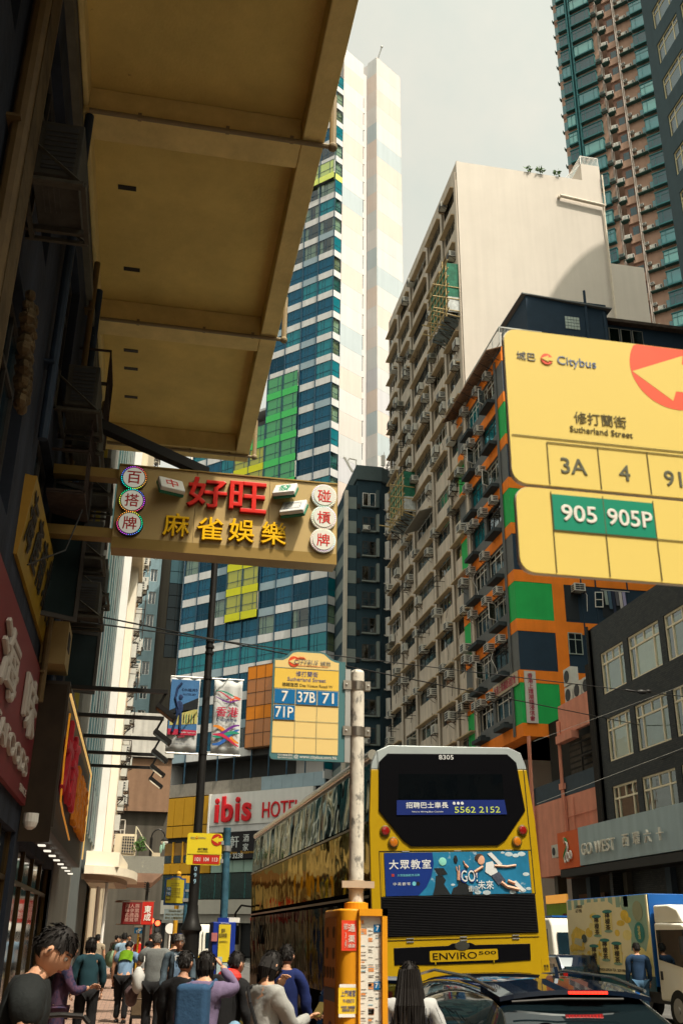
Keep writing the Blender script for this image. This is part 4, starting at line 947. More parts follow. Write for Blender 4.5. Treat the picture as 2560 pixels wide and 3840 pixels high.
for q, c in enumerate(lnd):
    t = B(); x = 5.7+q*.24; h_ = .9+.5*((q*7) % 3)/2; n = 6
    V = []
    for k2 in range(n+1): V += [(Wd+.12+.04*(k2 % 2), x+.2*k2/n, 21.6), (Wd+.12+.05*((k2+1) % 2), x+.2*k2/n+.02, 21.6-h_)]
    t.add(V, [(2*k2, 2*k2+2, 2*k2+3, 2*k2+1) for k2 in range(n)])
    o = t.obj('shirt', M('laundry_%s' % ('grey','blue','black','charcoal','white','lilac')[q], c, .9), None); o.location = (FX, 64.6, 0); o.rotation_euler = (0,0,-pi/2)
    tag(o, ['long pale green shirt','faded blue shirt','black shirt','charcoal shirt','white cloth','lilac shirt'][q]+' hanging on the clothes line beside the white casement', 'laundry', 'laundry hanging on the orange block')
b = B(); b.tube((Wd+.12,5.5,21.65),(Wd+.12,7.4,21.65),.02,5); b.obj('drying_pole', white, ob)
bsn = thing('church_sign', 'white vertical church sign with magenta characters on the corner of the orange block', 'sign', (FX+.1, 54.42, 0))
B().box(.08,.78,-.05,0,13.2,16.25).obj('board', M('board_white', (.48,.46,.42), .5, noise=.05), bsn)
mgt = M('magenta_letter', (.35,.02,.06), .5); text('香\n港\n上\n環\n潮\n語\n浸\n信\n會', bsn, (.43,-.06,14.72), mgt, w=.34, h=2.8, ext=.006, bold=.01)
bsh = thing('church_sign', 'cream horizontal church sign with magenta characters on the street side of the orange block', 'sign', (FX-.08, 59.0, 0), -pi/2)
B().box(0,4.3,-.08,0,15.5,16.3).obj('board', M('board_cream', (.42,.34,.24), .5, noise=.08), bsh); text('香港上環潮語浸信會', bsh, (2.15,-.09,15.9), mgt, w=3.9, h=.55, ext=.006, bold=.01)
# condensers stacked on the pink parapet
pkb = thing('pink_building', 'old pink and slate walled building under the orange block with posts and dark openings', 'building', (FX+.3, 54.5, 0), -pi/2)
pnk = M('pink_render', (.62,.26,.18), .85, noise=.15, scale=1, streak=.15, bump=.15, dirt=((.16,.08,.06), .69, 1.2, .4)); slt = M('slate_render', (.045,.065,.085), .85, noise=.15)
b = B(); b.box(0, 9.5, .0, 8, 4.8, 8.55); b.obj('wall', pnk, pkb)
b = B(); b.box(0, 9.5, .0, 8, 8.56, 9.5); b.obj('wall', slt, pkb)
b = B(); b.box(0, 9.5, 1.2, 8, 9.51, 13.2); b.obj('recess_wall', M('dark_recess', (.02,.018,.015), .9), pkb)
b = B(); b.box(4.5, 8.3, -.05, .15, 11.6, 13.2); b.box(4.4,8.3,-.0,1.1,13.0,13.1); b.obj('parapet', pnk, pkb)
b = B(); b.box(4.5, 6.6, -.3, .1, 11.2, 11.59); b.obj('corbel', pnk, pkb)
b = B(); b.box(8.3, 9.0, -.05, .1, 4.8, 14.5); b.obj('dark_pier', M('pier_black', (.02,.017,.015), .9, noise=.3), pkb)  # near-black pier at the near end of the pink wall
for x in (.1, .35, 4.45, 4.62): b = B(); b.tube((x,-.12,4.8),(x,-.12,12.4),.06,6); b.obj('post', pnk, pkb)
b = B(); b.box(4.25,4.75,-.2,-.02,8.9,9.2); b.obj('bracket', pnk, pkb)
for x0, x1 in ((4.8,6.3),(6.5,7.9)):
    for k2 in range(6): b = B(); b.box(x0, x1, .3, .33, 9.6+k2*.3, 9.8+k2*.3); b.obj('slat', M('brown_slat', (.06,.05,.04), .8, noise=.4), pkb)
b = B(); b.box(6.3,6.36,.25,.3,9.5,11.2); b.box(6.4,7.9,.2,.25,10.3,10.36); b.obj('window_frame', wfr, pkb)
b = B(); b.obox((7.2,.0,10.2),(.6,.3,.02),(R(20),0,0)); b.obox((7.2,.0,10.95),(.5,.3,.02),(R(20),0,0)); b.obj('hopper_window', wfr, pkb)
for (P) in ([(4.7,-.06,8.4),(4.7,-.06,6.4),(6.9,-.06,6.4),(6.9,-.06,5.4)], [(5.6,-.06,8.4),(5.6,-.06,5.4)], [(4.7,-.06,7.5),(8.2,-.06,7.5)]): b = B(); b.path(P, .03, 5); b.obj('pipe', pnk, pkb)
for q, (x, z) in enumerate(((4.75,13.2),(4.75,14.2),(5.9,13.2),(7.0,13.2))):
    t = thing('air_conditioner', ['white condenser at the bottom of the stack on the pink parapet','white condenser on top of the stack on the pink parapet','white condenser in the middle of the pink parapet','white condenser beside the drainpipe on the pink parapet'][q], 'air conditioner', (FX+.3+.5, 54.5-x, z), -pi/2, 'condensers on the pink parapet')
    B().box(0,.95,-.2,.25,.02,.95).obj('casing', acw, t, bevel=.02); b = B(); b.lathe([(.33,-.215),(.33,-.201)], (.42,0,.5), 18, 'y'); b.obj('fan_grille', acd, t)
t = thing('air_conditioner', 'white condenser mounted low on the pink wall beside the bus', 'air conditioner', (FX+.2, 51.2, 5.6), -pi/2); B().box(0,.8,-.35,0,0,.62).obj('casing', acw, t); b = B(); b.lathe([(.2,-.37),(.2,-.351)], (.3,0,.3), 14, 'y'); b.obj('fan_grille', acd, t); b = B(); b.path([(.9,-.1,.1),(1.1,-.1,.1),(1.1,-.1,.7),(1.3,-.1,.8)], .05, 6); b.obj('pipe', pnk, t)

# ================================================================ dark tiled building with grey sign band
gw = thing('tiled_building', 'low dark tiled building with rows of cream framed windows above a grey sign band', 'building', (FX, 44.95, 0), -pi/2)
def tile_mat():
    m = M('dark_mosaic', (.055,.062,.066), .55, noise=.3, scale=3); n = m.node_tree.nodes; L = m.node_tree.links; p = n['Principled BSDF']
    br = n.new('ShaderNodeTexBrick'); br.inputs['Brick Width'].default_value = .22; br.inputs['Row Height'].default_value = .085; br.inputs['Mortar Size'].default_value = .012; br.inputs['Scale'].default_value = 1
    br.inputs['Color1'].default_value = (.012,.017,.021,1); br.inputs['Color2'].default_value = (.035,.038,.036,1); br.inputs['Mortar'].default_value = (.010,.011,.013,1)
    tc = n.new('ShaderNodeTexCoord'); sp = n.new('ShaderNodeSeparateXYZ'); cb_ = n.new('ShaderNodeCombineXYZ'); L.new(tc.outputs['Object'], sp.inputs[0]); ad = n.new('ShaderNodeMath'); L.new(sp.outputs[0], ad.inputs[0]); L.new(sp.outputs[1], ad.inputs[1])
    L.new(ad.outputs[0], cb_.inputs[0]); L.new(sp.outputs[2], cb_.inputs[1]); L.new(cb_.outputs[0], br.inputs[0]); L.new(br.outputs[0], p.inputs['Base Color'])
    bp = n.new('ShaderNodeBump'); bp.inputs['Strength'].default_value = .5; bp.inputs['Distance'].default_value = .02; L.new(br.outputs['Fac'], bp.inputs['Height']); bp.invert = True; L.new(bp.outputs[0], p.inputs['Normal']); return m
tm = tile_mat()
hs = []
for j in range(10):
    x = 1.08+j*3.25 if j else 1.1; w_ = 2.45 if j == 0 else 2.95; x = 1.1 if j == 0 else 4.03+3.42*(j-1)
    for z0, z1 in ((12.47,14.47),(9.33,11.32),(6.2,8.22)): hs.append((x, x+w_, z0, z1))
wall_grid('wall', 0, 34, 4.9, 15.95, hs, tm, gw, .16)
b = B(); b.box(0,34,.75,8.9,0,15.9); b.quad((0,0,0),(0,.9,0),(0,.9,15.95),(0,0,15.95)); b.box(0,.3,0,8.8,0,15.95); b.obj('wall', tm, gw)
crf2 = M('cream_white_window', (.72,.64,.47), .45, noise=.08); gcl = G('window_glass', (.85,.90,.86), .08, wave=.12)
rg = random.Random(12)
for (a, c, z0, z1) in hs:
    w_, h_ = c-a, z1-z0; o = put(win_mesh(w_, h_, (.2,.78), (.72,), .085, .09, crf2), 'window', gw, (a, .06, z0))
    b = B(); b.use(crf2); b.box(w_*.49-.03, w_*.49+.03, .005, .085, h_*.74, h_-.08); b.obj('transom_bar', None, o)
    X = [0,.2,.78,1]
    for i_ in range(3):
        put(pane_mesh(w_*(X[i_+1]-X[i_])-.1, h_*.68, gcl), 'pane', o, (w_*X[i_]+.05, .05, .05)); put(pane_mesh(w_*(X[i_+1]-X[i_])-.1, h_*.2, gcl), 'pane', o, (w_*X[i_]+.05, .05, h_*.75))
    put(curtain_mesh(w_-.15, h_*.9, rg.choice((curt, curt, M('green_grey_curtain', (.22,.27,.22), .9))), .05, .2), 'curtain', o, (.1, .35, .1)) if rg.random() < .85 and z0 > 7 else None
b = B(); b.tube((.12,-.1,4.9),(.12,-.1,16.1),.07,8); b.tube((-.25,.2,5.2),(-.25,.2,15.9),.12,8); b.obj('drain_pipe', blackm, gw)
# sign band
sb = thing('shop_sign', 'long grey shop sign with raised silver letters and an orange logo panel', 'sign', (20.4, 49.25, 0), -pi/2)
gsg = M('grey_sign_panel', (.32,.41,.44), .4, .1, noise=.08, scale=.6, streak=.15); osg = M('orange_sign_panel', (.60,.10,.015), .5, noise=.05)
b = B(); b.box(0, 2.55, 0, .6, 4.92, 6.62); b.obj('logo_panel', osg, sb)
for i in range(9): b = B(); b.box(2.56+3.6*i, 6.15+3.6*i, 0, .6, 4.95, 6.66); b.obj('sign_panel', gsg, sb)
b = B(); b.box(0, 35, .05, 1.2, 4.55, 4.9); b.obj('fascia_soffit', blackm, sb)
slv = M('silver_letter', (.72,.69,.60), .4, .2)
text('GO WEST', sb, (4.9, -.13, 5.62), slv, w=3.5, h=.52, ext=.045, space=1.1)
for ch, x in (('西',7.75),('環',8.75),('六',9.75),('十',10.8)): text(ch, sb, (x, -.13, 5.66), slv, h=.5, ext=.045)
b = B(); P = []
for i in range(15): t_ = i/14; P.append((1.05+.22*sin(t_*5.5), -.05, 6.3-1.0*t_))
b.path(P, .06, 6); b.obj('logo_stroke', M('logo_green', (.02,.22,.07), .4), sb)
b = B(); b.path([(p[0]+.1, -.07, p[2]-.12) for p in P], .05, 6)
for cx, cz, r_ in ((1.35,5.42,.2),(1.68,5.5,.17)): b.path([(cx+r_*.7*cos(a_*.5), -.08, cz+r_*sin(a_*.5)) for a_ in range(14)], .045, 6)
b.obj('logo_stroke', white, sb); B().path([(.95,-.06,6.35),(1.0,-.06,6.15),(1.08,-.06,6.05)], .07, 6).obj('logo_flame', M('logo_pink', (.6,.25,.15), .4), sb)
# dark shops at ground, right
rsb = thing('arcade', 'dark shop arcade under the grey sign with columns and shutters', 'building', (FX+.5, 54, 0), -pi/2)
b = B(); b.box(0, 44, 1.5, 7, 0, 4.8); b.obj('wall', M('arcade_dark', (.02,.019,.017), .8), rsb)
for i in range(11): b = B(); b.box(1.3+4*i, 1.75+4*i, 0, .5, 0, 4.8); b.obj('column', slt if i % 2 else M('arcade_column', (.07,.065,.055), .8), rsb)
for i in range(10):
    b = B(); b.box(2+4*i, 5.1+4*i, 1.3, 1.45, 0, 3.1); b.obj('shutter', M('shutter', (.04,.04,.04), .5, .5), rsb)
    b = B(); b.box(2+4*i, 5.1+4*i, 1.0, 1.2, 3.2, 3.9); b.obj('shop_board', [M('board_brown', (.10,.05,.02), .6), M('board_green', (.12,.2,.02), .6), M('board_red', (.18,.02,.02), .6)][i % 3], rsb)
rs_ = thing('shop_lightbox', 'green and orange shop board with a round dark red emblem behind the bus', 'sign', (20.5, 49, 0), -pi/2)
b = B(); b.box(-3.0, .2, .2, .4, 2.2, 3.4); b.obj('board', M('lime_board', (.16,.26,.02), .6), rs_); b = B(); b.lathe([(.42,.12),(.42,.19)], (-.6,0,2.5), 20, 'y'); b.obj('emblem', M('dark_red', (.09,.01,.01), .6), rs_); b = B(); b.box(.5,1.6,.1,.3,1.9,3.2); b.obj('poster', M('poster_brown', (.16,.10,.05), .7), rs_)
B().box(-2.8,-.1,.1,.19,3.41,3.8).obj('lamp_strip', M('warm_lamp', (1,.45,.08), .5, emit=.25, noise=0), rs_)
# ================================================================ mahjong parlour sign
mj = thing('mahjong_sign', 'gold projecting mahjong parlour sign with raised red and yellow characters, tiles and light rings', 'sign', (-.74, 13, 6.56), 0)
MX, MY, MZ = -.74, 13.0, 6.56
def mp(cx, cy): p = atY(380+cx*.5867, 1700+cy*.5867, 13); return p.x-MX, p.z-MZ
gm_ = M('gold_sign_face', (.40,.28,.105), .45, .12, noise=.04, scale=1, spec=.5); gmd = M('gold_sign_edge', (.26,.17,.05), .4, .4, noise=.1)
for x0, x1 in ((0,1.08),(1.085,2.12),(2.125,3.10)):
    b = B(); b.box(x0, x1, 0, .30, .0, 1.18); b.obj('face_panel', gm_, mj)
b = B(); b.box(-.01,3.11,-.012,.31,-.06,-.002); b.box(-.01,3.11,-.02,.31,1.181,1.20); b.box(-.012,-.001,0,.3,0,1.18); b.box(3.101,3.112,0,.3,0,1.18); b.box(0,3.1,-.006,-.001,.0,.10); b.obj('trim', gmd, mj)
for z_ in (.1, 1.0): b = B(); b.box(-.9, -.01, .05, .25, z_, z_+.14); b.obj('support_beam', gmd, mj)
b = B(); b.hexa([(-.86,.0,1.95),(1.25,.1,1.18),(1.25,.28,1.18),(-.86,.2,1.95),(-.86,.0,2.1),(1.25,.1,1.32),(1.25,.28,1.32),(-.86,.2,2.1)]); b.obj('stay_beam', blackm, mj)
b = B(); b.path([(-.86,.2,.95),(1.0,.3,1.2)], .012, 4); b.obj('stay_cable', blackm, mj)
rdm = M('red_acrylic', (.62,.02,.012), .35, noise=.03); ylm = M('yellow_acrylic', (.78,.45,.0), .35, noise=.03); rde = M('red_edge', (.25,.01,.008), .5); yle = M('yellow_edge', (.35,.18,.0), .5)
def fat(ch, cx, cy, w, h, m, me, dep, bold):
    bold *= .6
    x, z = mp(cx, cy); text(ch, mj, (x, -dep*.5-.002, z), me, w=w, h=h, ext=dep*.5, bold=bold, name='character'); text(ch, mj, (x, -dep-.006, z), m, w=w*.985, h=h*.985, ext=.003, bold=bold*.8, name='character_face')
fat('好', 675, 262, .56, .46, rdm, rde, .07, .035); fat('旺', 935, 292, .53, .48, rdm, rde, .07, .035)
for ch, cx, cy in (('麻',480,465),('雀',693,490),('娛',893,502),('樂',1100,520)): fat(ch, cx, cy, .365, .35, ylm, yle, .05, .022)
wac = M('white_acrylic', (.62,.62,.56), .4, noise=.04); rch = M('red_print', (.5,.02,.015), .4)
hues = [(1,.25,.05),(1,.1,.35),(.7,.1,1),(.15,.25,1),(0,.8,.9),(0,1,.4),(.8,.9,.1),(1,.5,.1)]
for n, (ch, cx, cy) in enumerate((('百',210,165),('搭',197,310),('牌',182,455),('碰',1420,282),('槓',1417,420),('牌',1413,563))):
    x, z = mp(cx, cy); b = B(); b.lathe([(.185,-.0),(.185,-.05),(.15,-.052),(.15,-.05)], (x,0,z), 30, 'y'); b.obj('ring', blackm if n < 3 else wac, mj)
    b = B(); b.lathe([(.148,-.05),(.148,-.062)], (x,0,z), 28, 'y'); b.obj('disc', M('lit_disc', (.62,.62,.54), .4, emit=.22, noise=0) if n < 3 else wac, mj)
    text(ch, mj, (x, -.064, z), rch, h=.19, ext=.002, bold=.012, name='character')
    b = B()
    for q in range(36):
        a = 2*pi*q/36; c = hues[int(q/4.5+n*2.5) % 8]
        if n > 2: c = tuple(.6+.4*v for v in c)
        b.use(M('bulb_%02d_%d' % (hues.index(hues[int(q/4.5+n*2.5) % 8]), n > 2), c, .5, emit=.9 if n < 3 else .3, noise=0)); b.ball((x+.168*cos(a), -.054, z+.168*sin(a)), .0068, 6, 4)
    o = b.obj('bulbs', None, mj); o['kind'] = 'stuff'
tw = M('tile_white', (.60,.60,.57), .3, noise=.03); tgc = M('tile_green', (.02,.16,.09), .35)
for n, (cx, cy, rx, rz_, s_, ch) in enumerate(((443,235,.95,.35,.36,'中'),(1170,262,.9,-.45,.33,'發'),(1224,376,.95,-.5,.36,''))):
    x, z = mp(cx, cy); e = Euler((rx, R(0), rz_), 'XYZ'); t = B(); t.box(-.5,.5,-.38,.38,-.02,.17); o = t.obj('tile', tw, mj, loc=(x, -.11, z), rot=e, bevel=.05, seg=3); o.scale = (s_,s_,s_)
    t = B(); t.box(-.5,.5,-.38,.38,-.16,-.022); o2 = t.obj('tile_base', tgc, o, bevel=.04, seg=3)
    if ch: text(ch, o, (0,0,.176), rch if ch == '中' else M('tile_print_green', (.01,.25,.13), .4), h=.55, ext=.004, bold=.01, rot=(0,0,0), name='character')
    else:
        t = B()
        for a_, c_, e_, f_ in ((-.33,.33,.2,.22),(-.33,.33,-.22,-.2),(-.33,-.31,-.2,.2),(.31,.33,-.2,.2),(-.26,.26,.14,.15),(-.26,.26,-.15,-.14),(-.26,-.25,-.14,.14),(.25,.26,-.14,.14)): t.box(a_, c_, e_, f_, .17, .174)
        t.obj('tile_border', M('tile_ink', (.02,.04,.12), .4), o)

# ================================================================ left shop signs
sf = thing('seafood_sign', 'long maroon shop sign with pale raised lettering at the left edge', 'sign', (-1.58, 4, 0), pi/2)
mar = M('maroon_sign', (.16,.025,.028), .5, noise=.06, streak=.05); pale = M('pale_letter', (.40,.36,.32), .5, noise=.05)
b = B(); b.box(0, 10.5, 0, .06, 3.25, 5.05); b.obj('sign_board', mar, sf)
for ch, x in (('安',2.2),('記',4.6),('海',7.0),('味',9.3)): text(ch, sf, (x, -.03, 4.35), pale, w=1.35, h=.72, ext=.03, bold=.02, name='character')
text('ON KEE DRY SEAFOODS', sf, (5.8, -.02, 3.66), pale, w=8.2, h=.26, ext=.02, bold=.004); text('SINCE', sf, (9.9, -.012, 3.38), pale, w=.8, h=.09)
nsg = thing('neon_sign', 'dark box shop sign with red and orange neon characters and a glowing edge line', 'sign', (-1.22, 14.6, 0), pi/2)
b = B(); b.box(0, 8.1, 0, .4, 2.95, 4.95); b.obj('sign_box', M('neon_box', (.03,.025,.022), .45, noise=.2), nsg)
b = B(); b.box(0, 8.1, -.03, .38, 4.951, 5.0); b.box(0,.06,-.03,0,3.0,4.95); b.obj('trim', M('neon_trim', (.05,.04,.03), .4), nsg)
b = B(); b.box(-.02,0,.0,.41,2.8,4.95); b.obj('end_panel', M('neon_end', (.035,.022,.012), .6, noise=.4, streak=.3), nsg)
nr = M('neon_red', (.40,.02,.03), .4, emit=.05, noise=.05); no_ = M('neon_orange', (.45,.13,.01), .4, emit=.05, noise=.05); ne = M('neon_line', (1,.62,.2), .4, emit=.4, noise=0)
for ch, x in (('大',1.0),('新',2.5)): text(ch, nsg, (x, -.05, 4.05), nr, w=1.25, h=1.15, ext=.04, bold=.03, name='character')
for ch, x in (('燒',3.75),('臘',4.75),('飯',5.75),('店',6.75)): text(ch, nsg, (x, -.05, 3.85), no_, w=.85, h=1.0, ext=.04, bold=.025, name='character')
b = B(); b.box(.05, 7.9, -.06, -.035, 4.80, 4.84); b.box(7.9, 7.94, -.06, -.035, 3.1, 4.84); b.obj('neon_tube', ne, nsg)
b = B(); b.path([(.3,-.05,4.6),(.25,-.05,4.0),(.5,-.05,3.4),(1.2,-.05,3.3),(2.2,-.05,3.2),(3.2,-.05,3.1)], .015, 5); b.obj('neon_tube', M('neon_yellow', (1,.4,.03), .4, emit=.15, noise=0), nsg)
# five spot arms along the top of the neon sign
for k, y in enumerate((14.9, 16.9, 18.8, 20.6, 22.3)):
    t = thing('spotlight_arm', 'black spotlight arm over the pavement, %s of the five above the neon sign' % ('nearest','second','third','fourth','farthest')[k], 'spotlight', (-1.22, y, 4.98+.0), 0, 'spotlight arms above the neon sign')
    b = B(); b.box(0, 1.42, -.03, .03, -.02, .04); b.obj('arm', blackm, t); b = B(); b.path([(1.40,0,0),(1.34,0,-.12),(1.30,0,-.22)], .02, 5); b.obj('stem', blackm, t)
    b = B(); b.obox((1.42,0,-.30), (.17,.13,.035), (0,R(35),0)); b.obj('lamp_head', blackm, t); b = B(); b.obox((1.40,0,-.325), (.14,.11,.008), (0,R(35),0)); b.obj('lens', M('amber_lens', (.12,.05,.01), .3) if k == 0 else dkglass, t)
# leaning gold calligraphy sign
pn = atX(65, 2078, -1.6); tn = atY(141, 1787, pn.y); pf = atX(165, 2421, -1.6); tf = atY(220, 2172, pf.y)
ys = thing('calligraphy_sign', 'leaning gold sign board with black brush characters high on the left wall', 'sign', (0,0,0))
ysm = M('old_gold_board', (.36,.22,.02), .3, .2, noise=.25, scale=2.5)
ux = Vector((0, pf.y-pn.y, pf.z-pn.z)); L_ = ux.length; up_ = Vector((tn.x-pn.x, 0, tn.z-pn.z)); H_ = up_.length
b = B(); P = [pn, pf, Vector((tf.x, pf.y, tf.z)), Vector((tn.x, pn.y, tn.z))]; back = Vector((-.16, 0, .03))
b.hexa([P[0]+back, P[0], P[1], P[1]+back, P[3]+back, P[3], P[2], P[2]+back]); b.obj('board', ysm, ys)
b = B(); b.hexa([P[0]+Vector((-.5,-.02,0)), P[0]+Vector((0,-.02,0)), P[0]+Vector((0,0,0)), P[0]+Vector((-.5,0,0)), P[3]+Vector((-.5,-.02,0)), P[3]+Vector((0,-.02,0)), P[3], P[3]+Vector((-.5,0,0))]); b.obj('end_board', M('gold_end', (.36,.2,.03), .5, noise=.2), ys)
e0 = ux.normalized(); e1 = up_.normalized(); e2 = e0.cross(e1)
rotm = Matrix((e0, e1, e2)).transposed()
for k, ch in enumerate('海產南北行'):
    me = text_mesh(ch, 1, .006, .02, blackm); c = pn+ux*((k+.5)/5)+up_*.5+e2*.01
    o = put(me, 'character', ys); w_ = L_/5*.82; o.matrix_world = Matrix.Translation(c) @ rotm.to_4x4() @ Matrix.Diagonal((w_, H_*.72, 1, 1)) @ Matrix.Translation((0,0,0))
# dome cameras, small boxes, downlights under the shop fascia
cm = thing('dome_camera', 'white dome security camera under the end of the maroon sign', 'camera', (-1.35, 13.2, 2.92)); b = B(); b.lathe([(.09,.1),(.09,0),(.07,-.06),(.03,-.09)], (0,0,0), 14); b.obj('dome', white, cm)
b = B()
for k in range(9): b.box(-1.5, -1.28, 14.6+1.1*k, 14.85+1.1*k, 2.76, 2.785)
dl = b.obj('downlights', M('downlight', (1,.95,.8), .5, emit=.7, noise=0), None); 
bpy.data.objects.remove(dl)
for k in range(9):
    t = B(); t.box(-.05,.05,-.09,.09,0,.02); o = t.obj('downlight', MATS['downlight'], None, loc=(-1.42, 14.8+1.05*k, 2.84)); tag(o, '%s white downlight of nine under the neon sign' % ('nearest','second','third','fourth','fifth','sixth','seventh','eighth','farthest')[k], 'downlight', 'downlights under the neon sign')
eb = thing('control_box', 'yellowish metal box fixed on the wall above the maroon sign end', 'box', (-1.62, 14.2, 5.15), pi/2); b = B(); b.box(0,.7,-.35,0,0,.62); b.obj('casing', M('box_yellow', (.28,.2,.08), .6, noise=.15), eb); b = B()
for k in range(5): b.box(.12+.07*k,.15+.07*k,-.36,-.351,.25,.5)
b.obj('slots', acd, eb)
lt = thing('light_strip', 'thin glowing vertical light strip on the shopfront at far left', 'lamp', (-1.60, 5.9, 0), 0); B().box(0,.02,0,.02,.4,2.9).obj('tube', M('warm_tube', (1,.78,.5), .4, emit=2.5, noise=0), lt)

# ================================================================ lamp post with two banners
lp = thing('lamp_post', 'tall black lamp post with a flared base carrying two street banners', 'street lamp', (1.25, 24, 0))
b = B(); b.lathe([(.30,0),(.30,.5),(.24,.6),(.20,.8),(.185,1.7),(.20,1.75),(.23,1.78),(.23,1.84),(.17,1.95),(.125,2.15),(.12,2.3)], (0,0,0), 18); b.obj('base', blackm, lp, smooth=True)
b = B(); b.tube((0,0,2.3),(0,0,4.2),.11,14,.10); b.tube((0,0,4.2),(-.02,0,12.5),.10,14,.075)
for z in (5.62, 7.42, 8.05, 8.2, 8.35): b.lathe([(.11,z-.03),(.11,z+.03)], (0,0,0), 12)
b.obj('pole', blackm, lp, smooth=True)
text('2\n6\n0\n9\n9', lp, (.0, -.128, 3.05), M('number_blue', (.25,.40,.50), .5), h=.62, ext=.002, bold=.01)
for s_ in (-1, 1):
    b = B(); 
    for z in (5.6, 7.42): b.tube((0,0,z),(s_*.88,0,z),.02,6)
    b.obj('banner_arm', steel, lp)
def cloth_banner(name, label, x0, x1, z0, z1, y, mat):
    t = thing(name, label, 'banner', (x0, y, z0), 0, 'street banners on the lamp post'); w, h = x1-x0, z1-z0; n = 10; b = B(); V = []
    for i in range(n+1):
        for j in range(n+1): V.append((w*i/n, .025*sin(i*1.3+j*.4)+.012*sin(j*1.9), h*j/n))
    b.add(V, [(i*(n+1)+j, (i+1)*(n+1)+j, (i+1)*(n+1)+j+1, i*(n+1)+j+1) for i in range(n) for j in range(n)])
    o = b.obj('cloth', mat, t, smooth=True); s_ = o.modifiers.new('thick', 'SOLIDIFY'); s_.thickness = .006; s_.offset = 1; return t
bw = M('banner_white', (.46,.47,.46), .8, noise=.06, scale=4); t1 = cloth_banner('street_banner', 'blue street banner with a dark posed statue figure, left of the lamp post', .37, 1.08, 5.64, 7.39, 24, bw)
Yb = -.052
def shp(par, poly, y, m, name='print'): b = B(); b.prism([(p[0], p[1]) for p in poly], y-.002, y, 'y'); return b.obj(name, m, par)
pblue = M('print_blue', (.05,.15,.32), .7, noise=.25, scale=2.5); pnavy = M('print_navy', (.012,.03,.09), .7); pblk = M('print_black', (.008,.01,.012), .7); pred = M('print_red', (.38,.02,.05), .7); pcream = M('print_cream', (.42,.38,.12), .7, noise=.2, scale=5)
shp(t1, [(.02,.5),(.69,.5),(.69,1.7),(.02,1.7)], Yb, pblue)
shp(t1, [(.02,.95),(.69,1.28),(.69,1.02),(.02,.80)], Yb-.004, pblk); shp(t1, [(.05,.60),(.69,.66),(.69,1.0),(.3,.95),(.05,.85)], Yb-.004, pcream)
for q in range(5): shp(t1, [(.36+.06*q,.66),(.385+.06*q,.66),(.385+.06*q,.9),(.36+.06*q,.84)], Yb-.008, M('print_green', (.03,.14,.08), .7) if q % 2 else pblk)
shp(t1, [(.02,.38),(.69,.38),(.69,.5),(.02,.52)], Yb-.002, pred)
b = B(); b.path([(.22,Yb-.012,1.0),(.14,Yb-.012,1.25),(.18,Yb-.012,1.5),(.27,Yb-.012,1.62)], .028, 5); b.ball((.27,Yb-.012,1.28),(.05,.01,.06)); b.ball((.25,Yb-.012,1.02),(.09,.012,.17)); b.path([(.22,Yb-.012,.9),(.16,Yb-.012,.6),(.12,Yb-.012,.45)], .035, 5); b.path([(.29,Yb-.012,.9),(.30,Yb-.012,.6),(.30,Yb-.012,.42)], .035, 5); b.obj('print', pnavy, t1)
text('《水連天》', t1, (.47, Yb-.006, 1.46), pnavy, w=.38, h=.07, ext=.001, bold=.01); text('WATER SKY', t1, (.47, Yb-.006, 1.35), pnavy, w=.32, h=.05, ext=.001, bold=.004); text('《水連天》 North Garden', t1, (.5, Yb-.006, .445), wl, w=.34, h=.035, ext=.001)
text('啟德', t1, (.27,Yb-.004,.27), pnavy, w=.08, h=.04, ext=.001); text('KAI TAK SPORTS PARK', t1, (.42,Yb-.004,.27), pnavy, w=.15, h=.03, ext=.001); text('www.kaitaksportspark.com.hk', t1, (.33,Yb-.004,.17), pnavy, w=.45, h=.028, ext=.001)
for q in range(4): shp(t1, [(.26,.32+.012*q),(.42,.325+.012*q),(.42,.331+.012*q),(.26,.326+.012*q)], Yb-.004, pred)
t2 = cloth_banner('street_banner', 'white street banner with flying dragon ribbon and red Chinese characters, right of the lamp post', 1.42, 2.10, 5.64, 7.39, 24, bw)
text('香港', t2, (.34, Yb, .98), pred, w=.54, h=.24, ext=.001, bold=.015); text('亞洲國際都會', t2, (.34, Yb, .78), pnavy, w=.5, h=.075, ext=.001, bold=.008)
def ribbon(par, P0, wid, m, y, nm='ribbon_print'):
    n = len(P0); b = B(); V = []
    for i, (x, z) in enumerate(P0):
        w_ = wid*(.25+.75*sin(pi*(i+.5)/n)); V += [(x, y, z-w_/2), (x, y, z+w_/2)]
    b.add(V, [(2*i, 2*i+2, 2*i+3, 2*i+1) for i in range(n-1)]); return b.obj(nm, m, par)
cv = lambda a, z0, z1, ph: [(.03+.62*i/14, z0+(z1-z0)*i/14+a*sin(ph+i/14*pi*1.6)) for i in range(15)]
for q, (m_, a_, z0, z1, ph) in enumerate(((M('ribbon_red', (.45,.02,.06), .7), .06, 1.42, 1.30, 1), (M('ribbon_green', (.02,.22,.14), .7), .04, 1.46, 1.36, .2), (M('ribbon_purple', (.12,.02,.20), .7), .05, 1.30, 1.24, 2.2))): ribbon(t2, cv(a_, z0, z1, ph), .035, m_, Yb-.002*q)
shp(t2, [(.38,1.22),(.5,1.30),(.62,1.27),(.65,1.31),(.57,1.35),(.46,1.38),(.5,1.33),(.40,1.28)], Yb-.008, M('ribbon_orange_red', (.6,.09,.03), .7))
